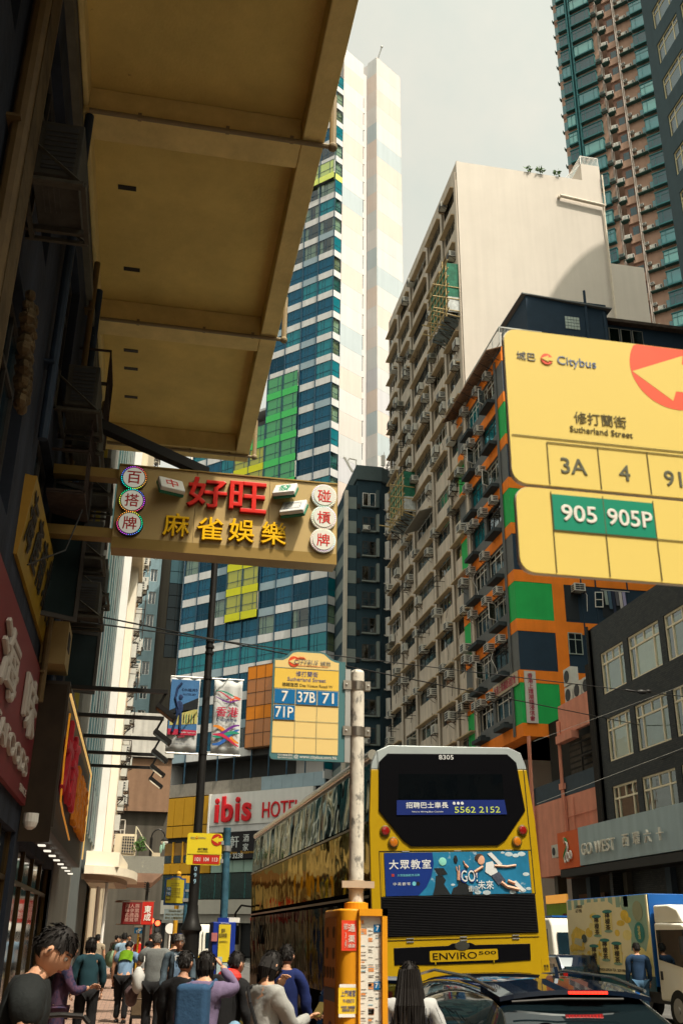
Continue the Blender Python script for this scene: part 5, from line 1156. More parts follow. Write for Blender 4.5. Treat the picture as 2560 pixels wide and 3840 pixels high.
for q, (m_, a_, z0, z1, ph, w_) in enumerate(((M('ribbon_orange', (.6,.2,.02), .7), .06, .62, .30, .2, .11), (M('ribbon_blue', (.02,.10,.35), .7), .07, .22, .5, 3.4, .1), (MATS['ribbon_green'], .05, .42, .45, 3.9, .09), (MATS['ribbon_purple'], .06, .46, .62, 3.6, .08), (MATS['ribbon_red'], .05, .45, .22, 5.9, .08))): ribbon(t2, cv(a_, z0, z1, ph), w_, m_, Yb-.002*q)

# ================================================================ bus stop signs
ysg = M('stop_yellow', (.66,.44,.07), .45, noise=.03); ysp = M('stop_pale_yellow', (.66,.49,.19), .45, noise=.04); sgr = M('stop_green_grey', (.06,.15,.16), .4, noise=.05); ink = M('ink_dark', (.10,.085,.03), .6); inkb = M('ink_blue', (.08,.10,.24), .6); rtb = M('route_blue', (.005,.12,.30), .4, noise=.05); rtw = M('route_white', (.66,.64,.58), .5); lred = M('logo_red', (.62,.07,.02), .45); lgy = M('logo_grey', (.14,.15,.16), .5)
def arrow_logo(par, cx, cz, r, y, m, bgm):
    b = B(); b.lathe([(r, y), (r, y-.0015)], (cx,0,cz), 36, 'y'); b.obj('logo_disc', m, par)
    b = B(); b.prism([(cx-r*.93,cz),(cx+r*.28,cz+r*.62),(cx+r*.2,cz+r*.28),(cx+r*1.05,cz+r*.33),(cx+r*1.05,cz-r*.33),(cx+r*.2,cz-r*.28),(cx+r*.28,cz-r*.62)], y-.003, y-.002, 'y'); b.obj('logo_arrow', bgm, par)
# nearest: big sign at the top right, about two metres away
N0 = atY(1886, 1228, 2)
ns_ = thing('near_stop_sign', 'large blurred yellow bus stop sign with red arrow, close at right', 'sign', (.78, 2, 0))
ny = M('near_yellow', (.66,.51,.13), .5, noise=.02)
def q2(px, py): p = atY(px, py, 2); return p.x-.78, p.z
b = B(); b.prism(rrect(0, .68, 2.636, 3.062, .035), 0, .012, 'y'); b.obj('upper_plate', ny, ns_); b = B(); b.prism(rrect(.018-.012, .68, 2.415, 2.627, .035), 0, .012, 'y'); b.obj('lower_plate', ny, ns_)
edge = M('plate_edge', (.55,.52,.45), .4, .4)
b = B(); b.prism(rrect(-.0015,.6815,2.6345,3.0635,.036), .003, .0135, 'y'); b.prism(rrect(.0045,.6815,2.4135,2.6285,.036), .003, .0135, 'y'); b.obj('plate_rim', edge, ns_)
b = B(); b.tube((.74,.05,-.0),(.74,.05,3.2),.04,14); b.obj('pole', steel, ns_)
s7 = 700/1568
def r4(x, y): return q2(1860+x*s7, 1100+y*s7)
def r5(x, y): return q2(1860+x*s7, 1640+y*s7)
x, z = r4(248, 530); text('城巴', ns_, (x, -.001, z), lgy, h=.0235, ext=.0008, bold=.0); 
x, z = r4(420, 555); arrow_logo(ns_, x, z, .0155, -.001, M('near_red', (.75,.10,.05), .45), ny)
x, z = r4(673, 590); text('Citybus', ns_, (x, -.001, z), M('near_blue', (.13,.18,.30), .5), w=.103, ext=.0008)
x, z = r4(1480, 640); 
b = B(); b.lathe([(.118,-.0003),(.118,-.0006)], (x,0,z), 48, 'y'); 
for i in range(len(b.v)): b.v[i] = (b.v[i][0], b.v[i][1], min(b.v[i][2], 3.061))
b.obj('logo_disc', MATS['near_red'], ns_)
pts = [r4(1140,655), r4(1560,527), r4(1553,600), r4(1700,632), r4(1660,845), r4(1505,825), r4(1482,905)]
b = B(); b.prism(pts, -.0010, -.0007, 'y'); b.obj('logo_arrow', ny, ns_)
x, z = r4(870, 1065); text('修打蘭街', ns_, (x, -.001, z), ink, w=.137, h=.033, ext=.0008, bold=.008)
x, z = r4(880, 1165); text('Sutherland Street', ns_, (x, -.001, z), ink, w=.163, ext=.0008)
def line(p, q, w=.0009, m=None):
    b = B(); (x0,z0),(x1,z1) = p, q
    if abs(x1-x0) > abs(z1-z0): b.prism([(x0,z0-w),(x1,z1-w),(x1,z1+w),(x0,z0+w)], -.0022, -.001, 'y')
    else: b.prism([(x0-w,z0),(x1-w,z1),(x1+w,z1),(x0+w,z0)], -.0022, -.001, 'y')
    return b.obj('rule_line', m or ink, ns_)
hz = r4(100,1183)[1]; line((.005,hz),(.675,hz)); h1 = r4(425,1252)[1]; hb = 2.638; xs = [r4(425,1300)[0], r5(848,100)[0], r5(1262,155)[0]]; xs.append(2*xs[2]-xs[1]); 
line((xs[0],h1),(.675,h1)); 
for x in xs: line((x,hb),(x,h1))
for t_, cx, cy, wd in (('3A',650,245,None),('4',1073,300,None),('91',1480,350,None)): x, z = r5(cx, cy); text(t_, ns_, (x,-.001,z), M('route_grey', (.10,.10,.06), .6), h=.043, ext=.0008, bold=.018)
x0, zt = xs[0], 2.618; x1 = xs[1]; x2 = xs[2]; zb = r5(480,775)[1]; rg_ = M('route_green', (.004,.22,.13), .4, noise=.06)
for a, c, t_ in ((x0+.002, x1-.001, '905'), (x1+.001, x2-.002, '905P')):
    b = B(); b.box(a, c, -.002, -.0005, zb, zt-.004); b.obj('route_plate', rg_, ns_); text(t_, ns_, ((a+c)/2, -.0035, (zt+zb)/2-.003), rtw, w=(c-a)*(.70 if len(t_)==3 else .92), h=.043, ext=.0008, bold=.02)
for x in xs[:3]: line((x,2.418),(x,2.62))
line((x0,zb-.002),(.675,zb-.002)); 
# main stop: sign, peeling pole, pillar (5.4 m away)
st = thing('bus_stop', 'yellow bus stop pillar with peeling white pole and framed yellow route sign', 'bus stop', (0,0,0))
def z8(x, y): p = atY(980+x*500/1568, 2400+y*500/1568, 5.4); return p.x, p.z
YS = 5.4
A0 = z8(215,130); A1 = z8(1055,200); A2 = z8(965,1490); A3 = z8(145,1435)
xl, xr, zb_, zt_ = .636, 1.045, 2.53, 3.085
outer = [(xl+.02,zb_),(xr,zb_),(xr,zt_),(xr-.03,zt_),(xr-.075,zt_+.012),(xr-.115,zt_+.045),(xr-.15,zt_+.052),(xl+.13,zt_+.052),(xl+.10,zt_+.045),(xl+.07,zt_+.015),(xl+.045,zt_),(xl+.01,zt_),(xl,zt_-.01),(xl,zb_+.02),(xl+.006,zb_+.006)]
b = B(); b.prism(outer, YS, YS+.014, 'y'); b.obj('sign_frame', sgr, st)
ix0, ix1 = xl+.010, xr-.038; inner = [(ix0,zb_+.035),(ix1,zb_+.035),(ix1,zt_-.008),(ix1-.02,zt_-.006),(ix1-.05,zt_+.006),(ix1-.085,zt_+.036),(ix1-.11,zt_+.041),(xl+.135,zt_+.041),(xl+.108,zt_+.034),(xl+.08,zt_+.004),(xl+.055,zt_-.010),(ix0,zt_-.012)]
b = B(); b.prism(inner, YS-.002, YS-.0005, 'y'); b.obj('sign_face', ysp, st)
w3 = (ix1-ix0)/3; rows = [zb_+.035+.0875*k for k in range(5)]; zc = rows[4]
b = B(); b.box(ix0, ix1, YS-.0035, YS-.0022, zc+.002, zc+.115); b.obj('name_panel', ysg, st)
def rl_(x0, x1, z0, z1, m=sgr): b = B(); b.box(x0, x1, YS-.0045, YS-.0036, z0, z1); b.obj('rule_line', m, st)
for k in range(1, 4): rl_(ix0, ix1, rows[k]-.0007, rows[k]+.0007)
for k in (1, 2): rl_(ix0+w3*k-.0007, ix0+w3*k+.0007, rows[0], zc)
rl_(ix0, ix1, zc-.0008, zc+.0022); rl_(ix0, ix1, zc+.115, zc+.118)
for t_, i, j in (('7',0,3),('37B',1,3),('71',2,3),('71P',0,2)):
    b = B(); a = ix0+w3*i+.003; b.box(a-.002, a+w3-.004, YS-.0052, YS-.0040, rows[j]+.002, rows[j]+.0855); b.obj('plate_edge', ysp, st)
    b = B(); b.box(a, a+w3-.006, YS-.0068, YS-.0053, rows[j]+.004, rows[j]+.0835); b.obj('route_plate', rtb, st)
    text(t_, st, (a+w3/2-.003, YS-.008, rows[j]+.0435), rtw, h=.060, w={1:.037,2:.066,3:.098}[len(t_)], ext=.0006, bold=.016)
text('修打蘭街', st, ((ix0+ix1)/2+.0, YS-.0045, zc+.088), inkb, w=.125, h=.030, ext=.0005); text('Sutherland Street', st, ((ix0+ix1)/2, YS-.0045, zc+.056), inkb, w=.215, ext=.0005, bold=.004); text('德輔道西 Des Voeux Road W', st, ((ix0+ix1)/2+.005, YS-.0045, zc+.024), ink, w=.285, ext=.0005, bold=.008)
arrow_logo(st, xl+.115, zc+.155, .030, YS-.003, lred, ysp)
text('CITYBUS', st, (xl+.185, YS-.008, zc+.155), lgy, w=.135, h=.024, ext=.0005, bold=.004, shear=.25); text('城巴', st, (xl+.295, YS-.0045, zc+.153), lgy, w=.058, h=.024, ext=.0005)
for k in range(4): b = B(); b.box(xl+.125+.006*k, xl+.165-.004*k+.02, YS-.0045, YS-.0035, zc+.172+.0035*k, zc+.1735+.0035*k); b.obj('logo_stripe', lred, st)
b = B(); b.box(xl+.12, xl+.31, YS-.0045, YS-.0035, zc+.133, zc+.1345); b.obj('logo_stripe', lred, st)
text('@ www.citybus.com.hk', st, (xl+.25, YS-.001, zb_+.018), rtw, w=.235, ext=.0005, bold=.004); text('巴士路線資料', st, (xl+.085, YS-.001, zb_+.024), rtw, w=.08, ext=.0005); text('Bus Information', st, (xl+.085, YS-.001, zb_+.011), rtw, w=.08, ext=.0005)
b = B(); b.box(xr-.0, xr+.030, YS-.003, YS+.02, zb_+.0, zt_-.04); b.obj('bracket_rail', steel, st)
PX_ = 1.118
pole = M('peeling_white_paint', (.58,.54,.46), .55, noise=.08, scale=20, dirt=((.20,.19,.17), .54, 13, .5), bump=.3, bscale=14)
b = B(); b.tube((PX_, YS+.02, 1.7),(PX_, YS+.02, 3.03),.0385,24); b.lathe([(.0385,3.03),(.034,3.042),(.02,3.05)], (PX_,YS+.02,0), 24); b.obj('pole', pole, st, smooth=True)
for z in (2.955, 2.70): b = B(); b.lathe([(.042,z-.025),(.042,z+.025)], (PX_,YS+.02,0), 24); b.box(PX_-.085, PX_-.04, YS-.01, YS+.02, z-.025, z+.025); b.box(PX_+.04, PX_+.07, YS-.005, YS+.03, z-.025, z+.025); b.obj('clamp', M('brushed_steel', (.45,.40,.34), .3, .9, noise=.15), st, smooth=False)
for z in (2.955, 2.70): 
    b = B(); b.ball((PX_-.068,YS-.012,z),.007); b.ball((PX_+.056,YS-.008,z),.007); b.obj('bolt', steel, st)
b = B(); b.lathe([(.045,1.89),(.045,1.93)], (PX_,YS+.02,0), 20); b.box(PX_-.085, PX_+.085, YS-.035, YS-.02, 1.892, 1.925); b.obj('clamp', M('pale_clamp', (.50,.38,.27), .5, .3), st)
# pillar body
pyl = M('pillar_yellow', (.62,.26,.012), .38, noise=.07, scale=8, dirt=((.25,.12,.02), .74, 14)); XP = atY(1275, 3500, 5.3).x; XR = atY(1444, 3500, 5.3).x; YP = 5.3; ZT = 1.79
prof = [(XP+.06, YP), (XR, YP), (XR+.01, YP+.25), (XP+.25, YP+.50), (XP+.02, YP+.50), (XP, YP+.44), (XP, YP+.06), (XP+.008, YP+.028), (XP+.028, YP+.008)]
b = B(); b.prism(prof, 0, ZT, 'z'); b.obj('pillar_body', pyl, st, bevel=.012)
b = B(); b.lathe([(.062,ZT),(.062,ZT+.03),(.045,ZT+.035)], (PX_,YS+.02,0), 20); b.obj('collar', pyl, st)
xa, xb = atY(1349,3500,5.3).x, atY(1428,3500,5.3).x
b = B(); b.box(xa, xb, YP-.004, YP-.0005, .3, ZT-.035); b.obj('schedule_sheet', M('schedule_paper', (.60,.58,.52), .5, noise=.05), st)
b = B(); b.box(xa-.01, xa, YP-.02, YP, .25, ZT-.02); b.box(xb, XR+.004, YP-.03, YP, .2, ZT-.0); b.box(xa-.01, XR+.004, YP-.03, YP, ZT-.033, ZT); b.obj('frame', pyl, st)
rp = random.Random(2); cols = [M('sched_orange', (.60,.24,.08), .6), M('sched_blue', (.20,.36,.44), .6), M('sched_grey', (.26,.25,.23), .6)]
W3 = xb-xa
for m_, n_ in ((cols[0], 26), (cols[1], 16), (cols[2], 150)):
    b = B()
    for k in range(n_):
        c_ = rp.randint(0, 2); xx = xa+.006+W3*c_/3; zz = rp.uniform(.9, ZT-.07); ww = rp.uniform(.3, .85)*W3/3
        if c_ == 2 and m_ is cols[0]: continue
        hh = {0: rp.uniform(.004,.03), 1: .004, 2: .0018}[cols.index(m_)]; b.box(xx, xx+ww, YP-.0052-.0003*cols.index(m_), YP-.0044, zz, zz+hh)
    o = b.obj('timetable_print', m_, st)
for t_, z in (('7', 1.70), ('71', 1.44)):
    b = B(); b.box(xb-.038, xb-.003, YP-.008, YP-.006, z-.018, z+.018); b.obj('route_plate', rtb, st); text(t_, st, (xb-.0205, YP-.0092, z), rtw, h=.024, ext=.0005, bold=.012)
# stickers on the rounded column
def sticker(x0, x1, z0, z1, m, y=YP-.003): b = B(); b.box(x0, x1, y, y+.0026, z0, z1); return b.obj('sticker', m, st)
xs0, xs1 = atY(1280,3500,5.3).x+.0, atY(1337,3500,5.3).x
sticker(xs0, xs1, 1.595, 1.735, M('sticker_red', (.60,.05,.02), .5)); xm = (xs0+xs1)/2
for k, ch in enumerate('通渠'): text(ch, st, (xm+.012, YP-.0045, 1.70-.05*k-.0), rtw, h=.034, ext=.0005, bold=.008, rot=(pi/2, 0, 0))
text('91405070\n24\n小時', st, (xm-.018, YP-.0045, 1.665), rtw, w=.02, h=.11, ext=.0005)
text('通渠', st, (xm+.012, YP-.0045, 1.618), rtw, h=.018, ext=.0005)
sticker(xs0-.012, xs1+.004, 1.315, 1.43, M('sticker_yellow', (.68,.46,.03), .5)); sticker(xs0-.008, xs1-.004, 1.4305, 1.445, rtw); sticker(xs0-.010, xs1-.006, 1.300, 1.3145, rtw)
text('上門補習', st, (xm-.003, YP-.0045, 1.405), inkb, w=.072, h=.028, ext=.0005, bold=.008); text('91405070', st, (xm-.0, YP-.0045, 1.372), inkb, w=.055, h=.016, ext=.0005, bold=.004); text('中英數 功課輔導\n經驗老師 全港', st, (xm-.002, YP-.0045, 1.338), inkb, w=.07, h=.026, ext=.0005)
# left side panel of the pillar (faces the building)
lb_ = M('pillar_side', (.40,.15,.012), .5, noise=.12, scale=10)
b = B(); b.box(XP-.004, XP-.0005, YP+.09, YP+.42, .3, ZT-.04); b.obj('side_panel', lb_, st)
b = B()
for r_, z in enumerate((1.68,1.58,1.49)):
    for q in range(2 if r_ < 2 else 4): b.lathe([(.028,-.0065),(.028,-.0045)], (XP, YP+.15+(.18 if r_ < 2 else .08)*q, z), 14, 'x')
b.obj('pictogram', M('picto_dark', (.10,.05,.01), .6), st)
b = B(); b.box(XP-.0065,XP-.004,YP+.10,YP+.40,1.36,1.42); b.obj('notice', M('notice_grey', (.10,.09,.09), .5), st); b = B(); b.lathe([(.07,-.007),(.07,-.0045)], (XP,YP+.22,1.20), 20, 'x'); b.obj('pictogram', M('picto_ring', (.12,.03,.03), .5), st)
# second stop with blue pillar
s2_ = thing('bus_stop', 'blue bus stop pillar with small yellow flag sign reading 101 104 113', 'bus stop', (0, 0, 0))
mottled = M('mottled_blue_pole', (.03,.09,.13), .6, noise=.6, scale=9, dirt=((.25,.28,.28), .68, 9))
b = B(); b.tube((1.14,14,1.7),(1.12,14,3.0),.05,14); b.obj('pole', mottled, s2_, smooth=True)
bpl = M('pillar_blue', (.01,.03,.22), .4, noise=.1)
b = B(); b.prism([(1.0,13.9),(1.29,13.9),(1.30,14.2),(.98,14.3)], 0, 1.83, 'z'); b.obj('pillar_body', bpl, s2_, bevel=.01); b = B(); b.box(1.06,1.2,13.92,14.1,1.831,1.88); b.obj('collar', bpl, s2_)
b = B(); b.box(1.075,1.225,13.885,13.899,1.36,1.80); b.obj('notice_yellow', M('notice_yellow', (.55,.42,.02), .5), s2_)
text('實時\n抵站時間', s2_, (1.13, 13.88, 1.70), ink, w=.1, h=.11, ext=.001, bold=.008); text('全港首個巴士', s2_, (1.14, 13.88, 1.6), ink, w=.11, h=.02, ext=.001)
for x0, z0, z1 in ((1.07,1.1,1.42),(1.145,.95,1.35)): b = B(); b.box(x0, x0+.065, 13.875, 13.884, z0, z1); b.obj('timetable', M('timetable_blue', (.30,.40,.42), .5, noise=.2, scale=20), s2_)
text('城巴 Citybus', s2_, (1.15, 13.895, 1.815), rtw, w=.11, h=.018, ext=.001)
b = B(); b.box(.985,1.06,13.88,13.9,1.6,1.7); b.obj('notice', M('notice_pink', (.35,.12,.12), .5), s2_)
b = B(); b.prism(rrect(.60,1.06,2.52,2.92,.03), 13.98, 14.0, 'y'); b.obj('flag_plate', M('flag_yellow', (.60,.47,.02), .45, noise=.02), s2_)
arrow_logo(s2_, .99, 2.84, .075, 13.977, M('flag_red', (.40,.02,.01), .5), MATS['flag_yellow']); text('城巴', s2_, (.67,13.976,2.86), lgy, w=.055, ext=.001); arrow_logo(s2_, .722, 2.86, .016, 13.977, MATS['flag_red'], MATS['flag_yellow']); text('Citybus', s2_, (.79,13.976,2.86), lgy, w=.1, ext=.001)
text('修打蘭街', s2_, (.81,13.976,2.72), pblk, w=.13, ext=.001, bold=.008); text('Sutherland Street', s2_, (.81,13.976,2.69), pblk, w=.14, ext=.001); b = B(); b.box(.61,1.05,13.975,13.979,2.652,2.655); b.obj('rule_line', ink, s2_)
b = B(); b.box(.69,1.035,13.976,13.979,2.535,2.645); b.obj('route_plate', MATS['flag_red'], s2_)
for k, t_ in enumerate(('101','104','113')): text(t_, s2_, (.75+.113*k, 13.974, 2.59), rtw, w=.07, h=.05, ext=.001, bold=.012)
b = B(); b.box(1.05,1.13,13.97,14.01,2.55,2.6); b.box(1.05,1.13,13.97,14.01,2.78,2.83); b.lathe([(.058,2.70),(.058,2.77)], (1.13,14,0), 14); b.obj('clamp', steel, s2_)
wp = thing('small_plate', 'small white plate beside the top of the blue pillar', 'sign', (1.17,14.25,1.83)); B().box(0,.2,0,.01,0,.06).obj('plate', rtw, wp)
# third stop, farther
s3 = thing('bus_stop', 'far yellow and blue framed bus stop sign listing routes 5B 10 and N8X', 'bus stop', (0,0,0))
b = B(); b.prism([(.65,2.34),(1.15,2.34),(1.15,2.95),(1.06,2.95),(1.0,3.0),(.8,3.0),(.74,2.95),(.65,2.95)], 26, 26.02, 'y'); b.obj('sign_frame', M('frame_blue', (.02,.07,.20), .4), s3)
b = B(); b.prism([(.69,2.39),(1.11,2.39),(1.11,2.91),(1.03,2.92),(.98,2.96),(.82,2.96),(.76,2.92),(.69,2.91)], 25.985, 25.999, 'y'); b.obj('sign_face', M('face_yellow', (.45,.36,.02), .5), s3)
for k, (t_, z) in enumerate((('5B',2.70),('10',2.60),('N8X',2.50))): b = B(); b.box(.70,.81,25.975,25.984,z-.045,z+.045); b.obj('route_plate', rtb if k < 2 else ink, s3); text(t_, s3, (.755,25.97,z), rtw if k < 2 else M('txt_yellow',(.6,.5,.05),.5), w=.085, h=.06, ext=.002, bold=.02)
for k, t_ in enumerate(('修打蘭街','Sutherland Street','往 銅鑼灣','to Causeway Bay','往 北角碼頭','to North Point Ferry','往 小西灣')): text(t_, s3, (.93 if k > 1 else .9, 25.982, 2.83-.045*k-(.03 if k > 1 else 0)), ink, w=.2, h=.03, ext=.001)
text('CITYBUS', s3, (.93,25.982,2.93), lgy, w=.14, h=.03, ext=.001); arrow_logo(s3, .82, 2.93, .022, 25.984, lred, MATS['face_yellow'])
b = B(); b.tube((1.19,26.05,0),(1.19,26.05,2.85),.05,12); b.obj('pole', mottled, s3); b = B(); b.box(1.13,1.25,26,26.1,2.65,2.7); b.box(1.1,1.25,25.98,26.12,2.42,2.5); b.obj('clamp', steel, s3)
b = B(); b.box(.98,1.26,26.3,26.55,0,1.72); b.obj('pillar_body', bpl, s3); b = B(); b.box(1.05,1.2,26.28,26.299,1.2,1.62); b.obj('timetable', MATS['timetable_blue'], s3)
s4 = thing('bus_stop', 'back of an orange yellow stop sign half hidden behind the 5B sign', 'bus stop', (0,0,0)); b = B(); b.box(1.12,1.4,28,28.03,2.62,3.12); b.obj('sign_back', M('back_orange', (.5,.26,.02), .5), s4); b = B(); b.tube((1.05,28.2,0),(1.05,28.2,3.15),.06,12); b.ball((1.05,28.2,3.17),.07); b.obj('pole', MATS['back_orange'], s4)
tp_ = thing('taxi_plate', 'grey plate reading Except taxi pick up drop off under the 5B sign', 'sign', (0,0,0)); b = B(); b.box(.72,1.25,27.4,27.42,2.03,2.29); b.obj('plate', M('plate_grey_blue', (.18,.22,.22), .5), tp_)
for k, t_ in enumerate(('Except taxi','pick up/drop off','的士上落客除外')): text(t_, tp_, (.99,27.395,2.245-.08*k), ink, w=(.3,.45,.46)[k], h=.055, ext=.002, bold=.01)
b = B(); b.tube((1.28,27.5,0),(1.28,27.5,2.35),.04,10); b.obj('post', M('yellow_post', (.4,.22,.02), .5), tp_)
# red hanging signs
rd = thing('red_sign', 'pair of red Chinese shop signs hanging over the far pavement', 'sign', (0,0,0))
b = B(); b.box(-.45,.22,38,38.12,2.03,2.73); b.obj('dark_panel', M('dark_red_sign', (.16,.012,.012), .5, noise=.1), rd); b = B(); b.box(.235,.62,37.98,38.12,2.02,2.75); b.obj('bright_panel', M('bright_red_sign', (.42,.02,.012), .5, noise=.12, scale=6), rd)
text('東\n成', rd, (.43,37.97,2.38), rtw, h=.5, ext=.004, bold=.02); text('海人燕\n味參窩\n名鹿蟲\n茶茸草', rd, (-.1,37.99,2.39), M('pinkish_letter', (.5,.3,.25), .5), w=.48, h=.58, ext=.003)
b = B()
for z in (2.0, 2.76): b.box(-.6,.66,38.02,38.1,z,z+.03)
b.box(-.7,-.45,38.0,38.1,2.72,2.78); b.obj('frame', M('rust_frame', (.18,.1,.06), .6), rd)
# small far signs, signals
far = [('parking_sign','white route plate above a blue parking sign on the far pavement',(.32,46),[(-.2,.2,2.0,2.3,M('plate_white',(.4,.38,.33),.6)),(-.18,.18,1.75,1.97,rtb)], M('yellow_post',(0,0,0)))]
t = thing('parking_sign', far[0][1], 'sign', (.22, 46, 0))
for a, c, e, f_, m_ in far[0][3]: b = B(); b.box(a, c, 0, .02, e, f_); b.obj('plate', m_, t)
text('‹P', t, (0,-.01,1.86), rtw, w=.22, h=.16, ext=.003, bold=.02); text('M 1', t, (0,-.01,2.15), ink, w=.25, h=.12, ext=.003); b = B(); b.tube((0,.05,0),(0,.05,2.3),.04,8); b.obj('post', MATS['yellow_post'], t)
t = thing('traffic_light', 'traffic light with a lit red lamp on a red and white post', 'traffic light', (.88, 50, 0)); b = B(); b.tube((-.1,0,0),(-.1,0,2.4),.05,8); b.obj('post', M('post_red', (.3,.05,.04), .5), t); b = B(); b.box(.02,.35,-.1,.1,1.5,2.35); b.obj('housing', blackm, t)
for k in range(3): b = B(); b.lathe([(.11,-.13),(.11,-.1)], (.18,0,2.2-.27*k), 12, 'y'); b.obj('lens', M('red_lamp', (1,.06,.02), .4, emit=5, noise=0) if k == 0 else acd, t)
b = B(); b.lathe([(.11,-.16),(.11,-.1)], (-.1,0,2.3), 12, 'y'); b.obj('lens', MATS['red_lamp'], t)
t = thing('round_sign', 'white round backed sign on a slim pole near the minibus', 'sign', (1.72, 52, 0)); b = B(); b.lathe([(.24,-.03),(.24,0)], (0,0,2.0), 20, 'y'); b.obj('disc', white, t); b = B(); b.tube((0,.03,0),(0,.03,2.0),.035,8); b.obj('pole', white, t)
t = thing('street_lamp', 'street lamp with a curved neck and lit white globe in front of the gold panels', 'street lamp', (.42, 45, 0)); b = B(); b.tube((0,0,0),(0,0,5.5),.06,8); b.path([(.28+.28*cos(pi-a*pi/8),0,5.5+.34*sin(a*pi/8)) for a in range(9)], .03, 6); b.obj('pole', blackm, t)
b = B(); b.lathe([(.05,.1),(.16,0),(.16,-.05)], (.56,0,5.42), 14); b.obj('lamp_cap', blackm, t); b = B(); b.ball((.56,0,5.34), (.15,.15,.11)); b.obj('globe', M('globe_white', (.85,.82,.75), .3, noise=0), t)
# tram wires and fitting
rw = thing('tram_wires', 'thin black tram wires crossing the street below the beige slab', 'wires', (0,0,0))
for P in ([(-1.6,20.5,7.8),(21,40.5,10.4)], [(16,20,7.3),(21,39.0,8.7),(25,60,8)], ): b = B(); b.path([Vector(p) for p in P], .018, 4); b.obj('wire', blackm, rw)
a0 = atX(0,0,1) ; 
def wire(P, m, r=.016): b = B(); b.path(P, r, 4); return b.obj('wire', m, rw)
wire([atY(2000,2780,30), atX(2560,2570,16)], wall_l, .006); wire([atY(2010,3015,30), atX(2560,2805,16)], wall_l, .006)
p_ = atY(2405,2595,26); t = thing('wire_fitting', 'black insulator fitting on the tram wire in front of the tiled building', 'insulator', p_); b = B(); b.ball((0,0,0),(.16,.06,.07)); b.ball((.2,0,.03),(.1,.05,.05)); b.tube((-.5,0,.03),(-.2,0,0),.03,6); b.obj('body', blackm, t); wire([atX(300,2330,-1.2), atY(1100,2440,24), p_, atX(2560,2612,16)], blackm, .013)
# ================================================================ double-deck bus
bus = thing('double_decker_bus', 'yellow double decker bus leaning to the kerb, seen from behind', 'bus', (3.27, 14.1, -.13)); bus.rotation_euler = (0, -.040, .016)
bw_, bl_ = 2.40, 13.2
bye = M('bus_yellow', (.36,.225,.003), .36, noise=.06, scale=4, coat=.3, dirt=((.12,.09,.03), .74, 7)); bsil = M('bus_silver', (.36,.40,.40), .35, .3, noise=.08); bblk = M('bus_black', (.003,.003,.004), .3, spec=.08, noise=0); bgrl = M('bus_grille', (.004,.004,.005), .6, spec=.1)
sideg = G('bus_side_gold', (.030,.021,.003), .10, .05, wave=.35, bs=.9, body=1, gcol=(.50,.38,.15)); sidew = G('bus_side_glass', (.003,.008,.010), .08, .04, wave=.8, bs=.7, body=1, gcol=(.50,.56,.52))
def bprof(w0=0): # cross section x,z
    return [(-.06,.35),(-.06,2.4),(-.05,3.3),(.02,4.1),(.10,4.26),(.28,4.34),(2.10,4.32),(2.28,4.24),(2.34,4.05),(2.40,3.3),(2.41,2.4),(2.41,.35)]
b = B(); pr = bprof(); n = len(pr); b.use(bsil)
V = [(x, .06, z) for x, z in pr]+[(x, bl_, z) for x, z in pr]
segm = [M('skirt_black', (.006,.006,.006), .6, spec=0, noise=0), sideg, sidew, bsil, bsil, bsil, bsil, bsil, bye, bye, bye]
for i in range(n-1): b.use(segm[i] if i < len(segm) else bsil); b.add([V[i], V[i+1], V[i+1+n], V[i+n]], [(0,1,2,3)])
b.use(bye); b.add([V[0],V[n-1],V[2*n-1],V[n]], [(0,1,2,3)]); b.use(bblk); b.add(V[n:], [tuple(range(n))]); b.obj('body', None, bus)
# rear skin (y towards camera at 0)
def rp_(poly, y0, y1, m, nm, bev=0): b = B(); b.prism(poly, y0, y1, 'y'); return b.obj(nm, m, bus, bevel=bev)
rear = [(x, z) for x, z in pr]
rp_([(-.06,.35),(-.06,2.4),(-.05,3.3),(.0,4.0),(2.345,4.0),(2.40,3.3),(2.41,2.4),(2.41,.35)], .0, .059, bye, 'rear_panel', .012)
rp_([(.0,4.001),(.02,4.1),(.10,4.26),(.28,4.34),(2.10,4.32),(2.28,4.24),(2.34,4.05),(2.345,4.001)], .0, .059, bsil, 'rear_roof_cap', .012)
win = [(.12,4.10),(.25,4.22),(2.06,4.22),(2.19,4.10),(2.26,3.42),(1.92,3.02),(1.80,2.95),(.53,2.95),(.42,3.03),(.09,3.43)]
rp_(win, -.02, -.0005, bblk, 'rear_window', .008)
rp_([(.38,3.58),(1.95,3.58),(1.95,3.93),(.40,3.93)], -.024, -.0205, M('rear_glass', (.002,.003,.004), .03, spec=.35, noise=0, bump=.2, bscale=1), 'glass_pane')
rp_([(.34,3.37),(1.97,3.37),(1.95,3.57),(.35,3.57)], -.03, -.0245, M('banner_navy', (.008,.02,.13), .4), 'window_banner')
bwt = M('bus_white_print', (.55,.56,.56), .5); bgn = M('bus_lime_print', (.42,.50,.10), .5)
text('招聘巴士車長', bus, (.79,-.032,3.50), bwt, w=.62, h=.085, ext=.001, bold=.015); text("We're Hiring Bus Captain", bus, (.79,-.032,3.41), bwt, w=.46, h=.028, ext=.001, bold=.006); text('5562 2152', bus, (1.53,-.032,3.435), bgn, w=.68, h=.085, ext=.001, bold=.006)
for k in range(3): b = B(); b.lathe([(.022,-.033),(.022,-.0305)], (1.19+.06*k,0,3.525), 12, 'y'); b.obj('icon', bwt, bus)
text('8305', bus, (1.12,-.023,4.17), bwt, w=.22, h=.065, ext=.001, bold=.006)
rb_ = M('lamp_rim', (.12,.08,.01), .4)
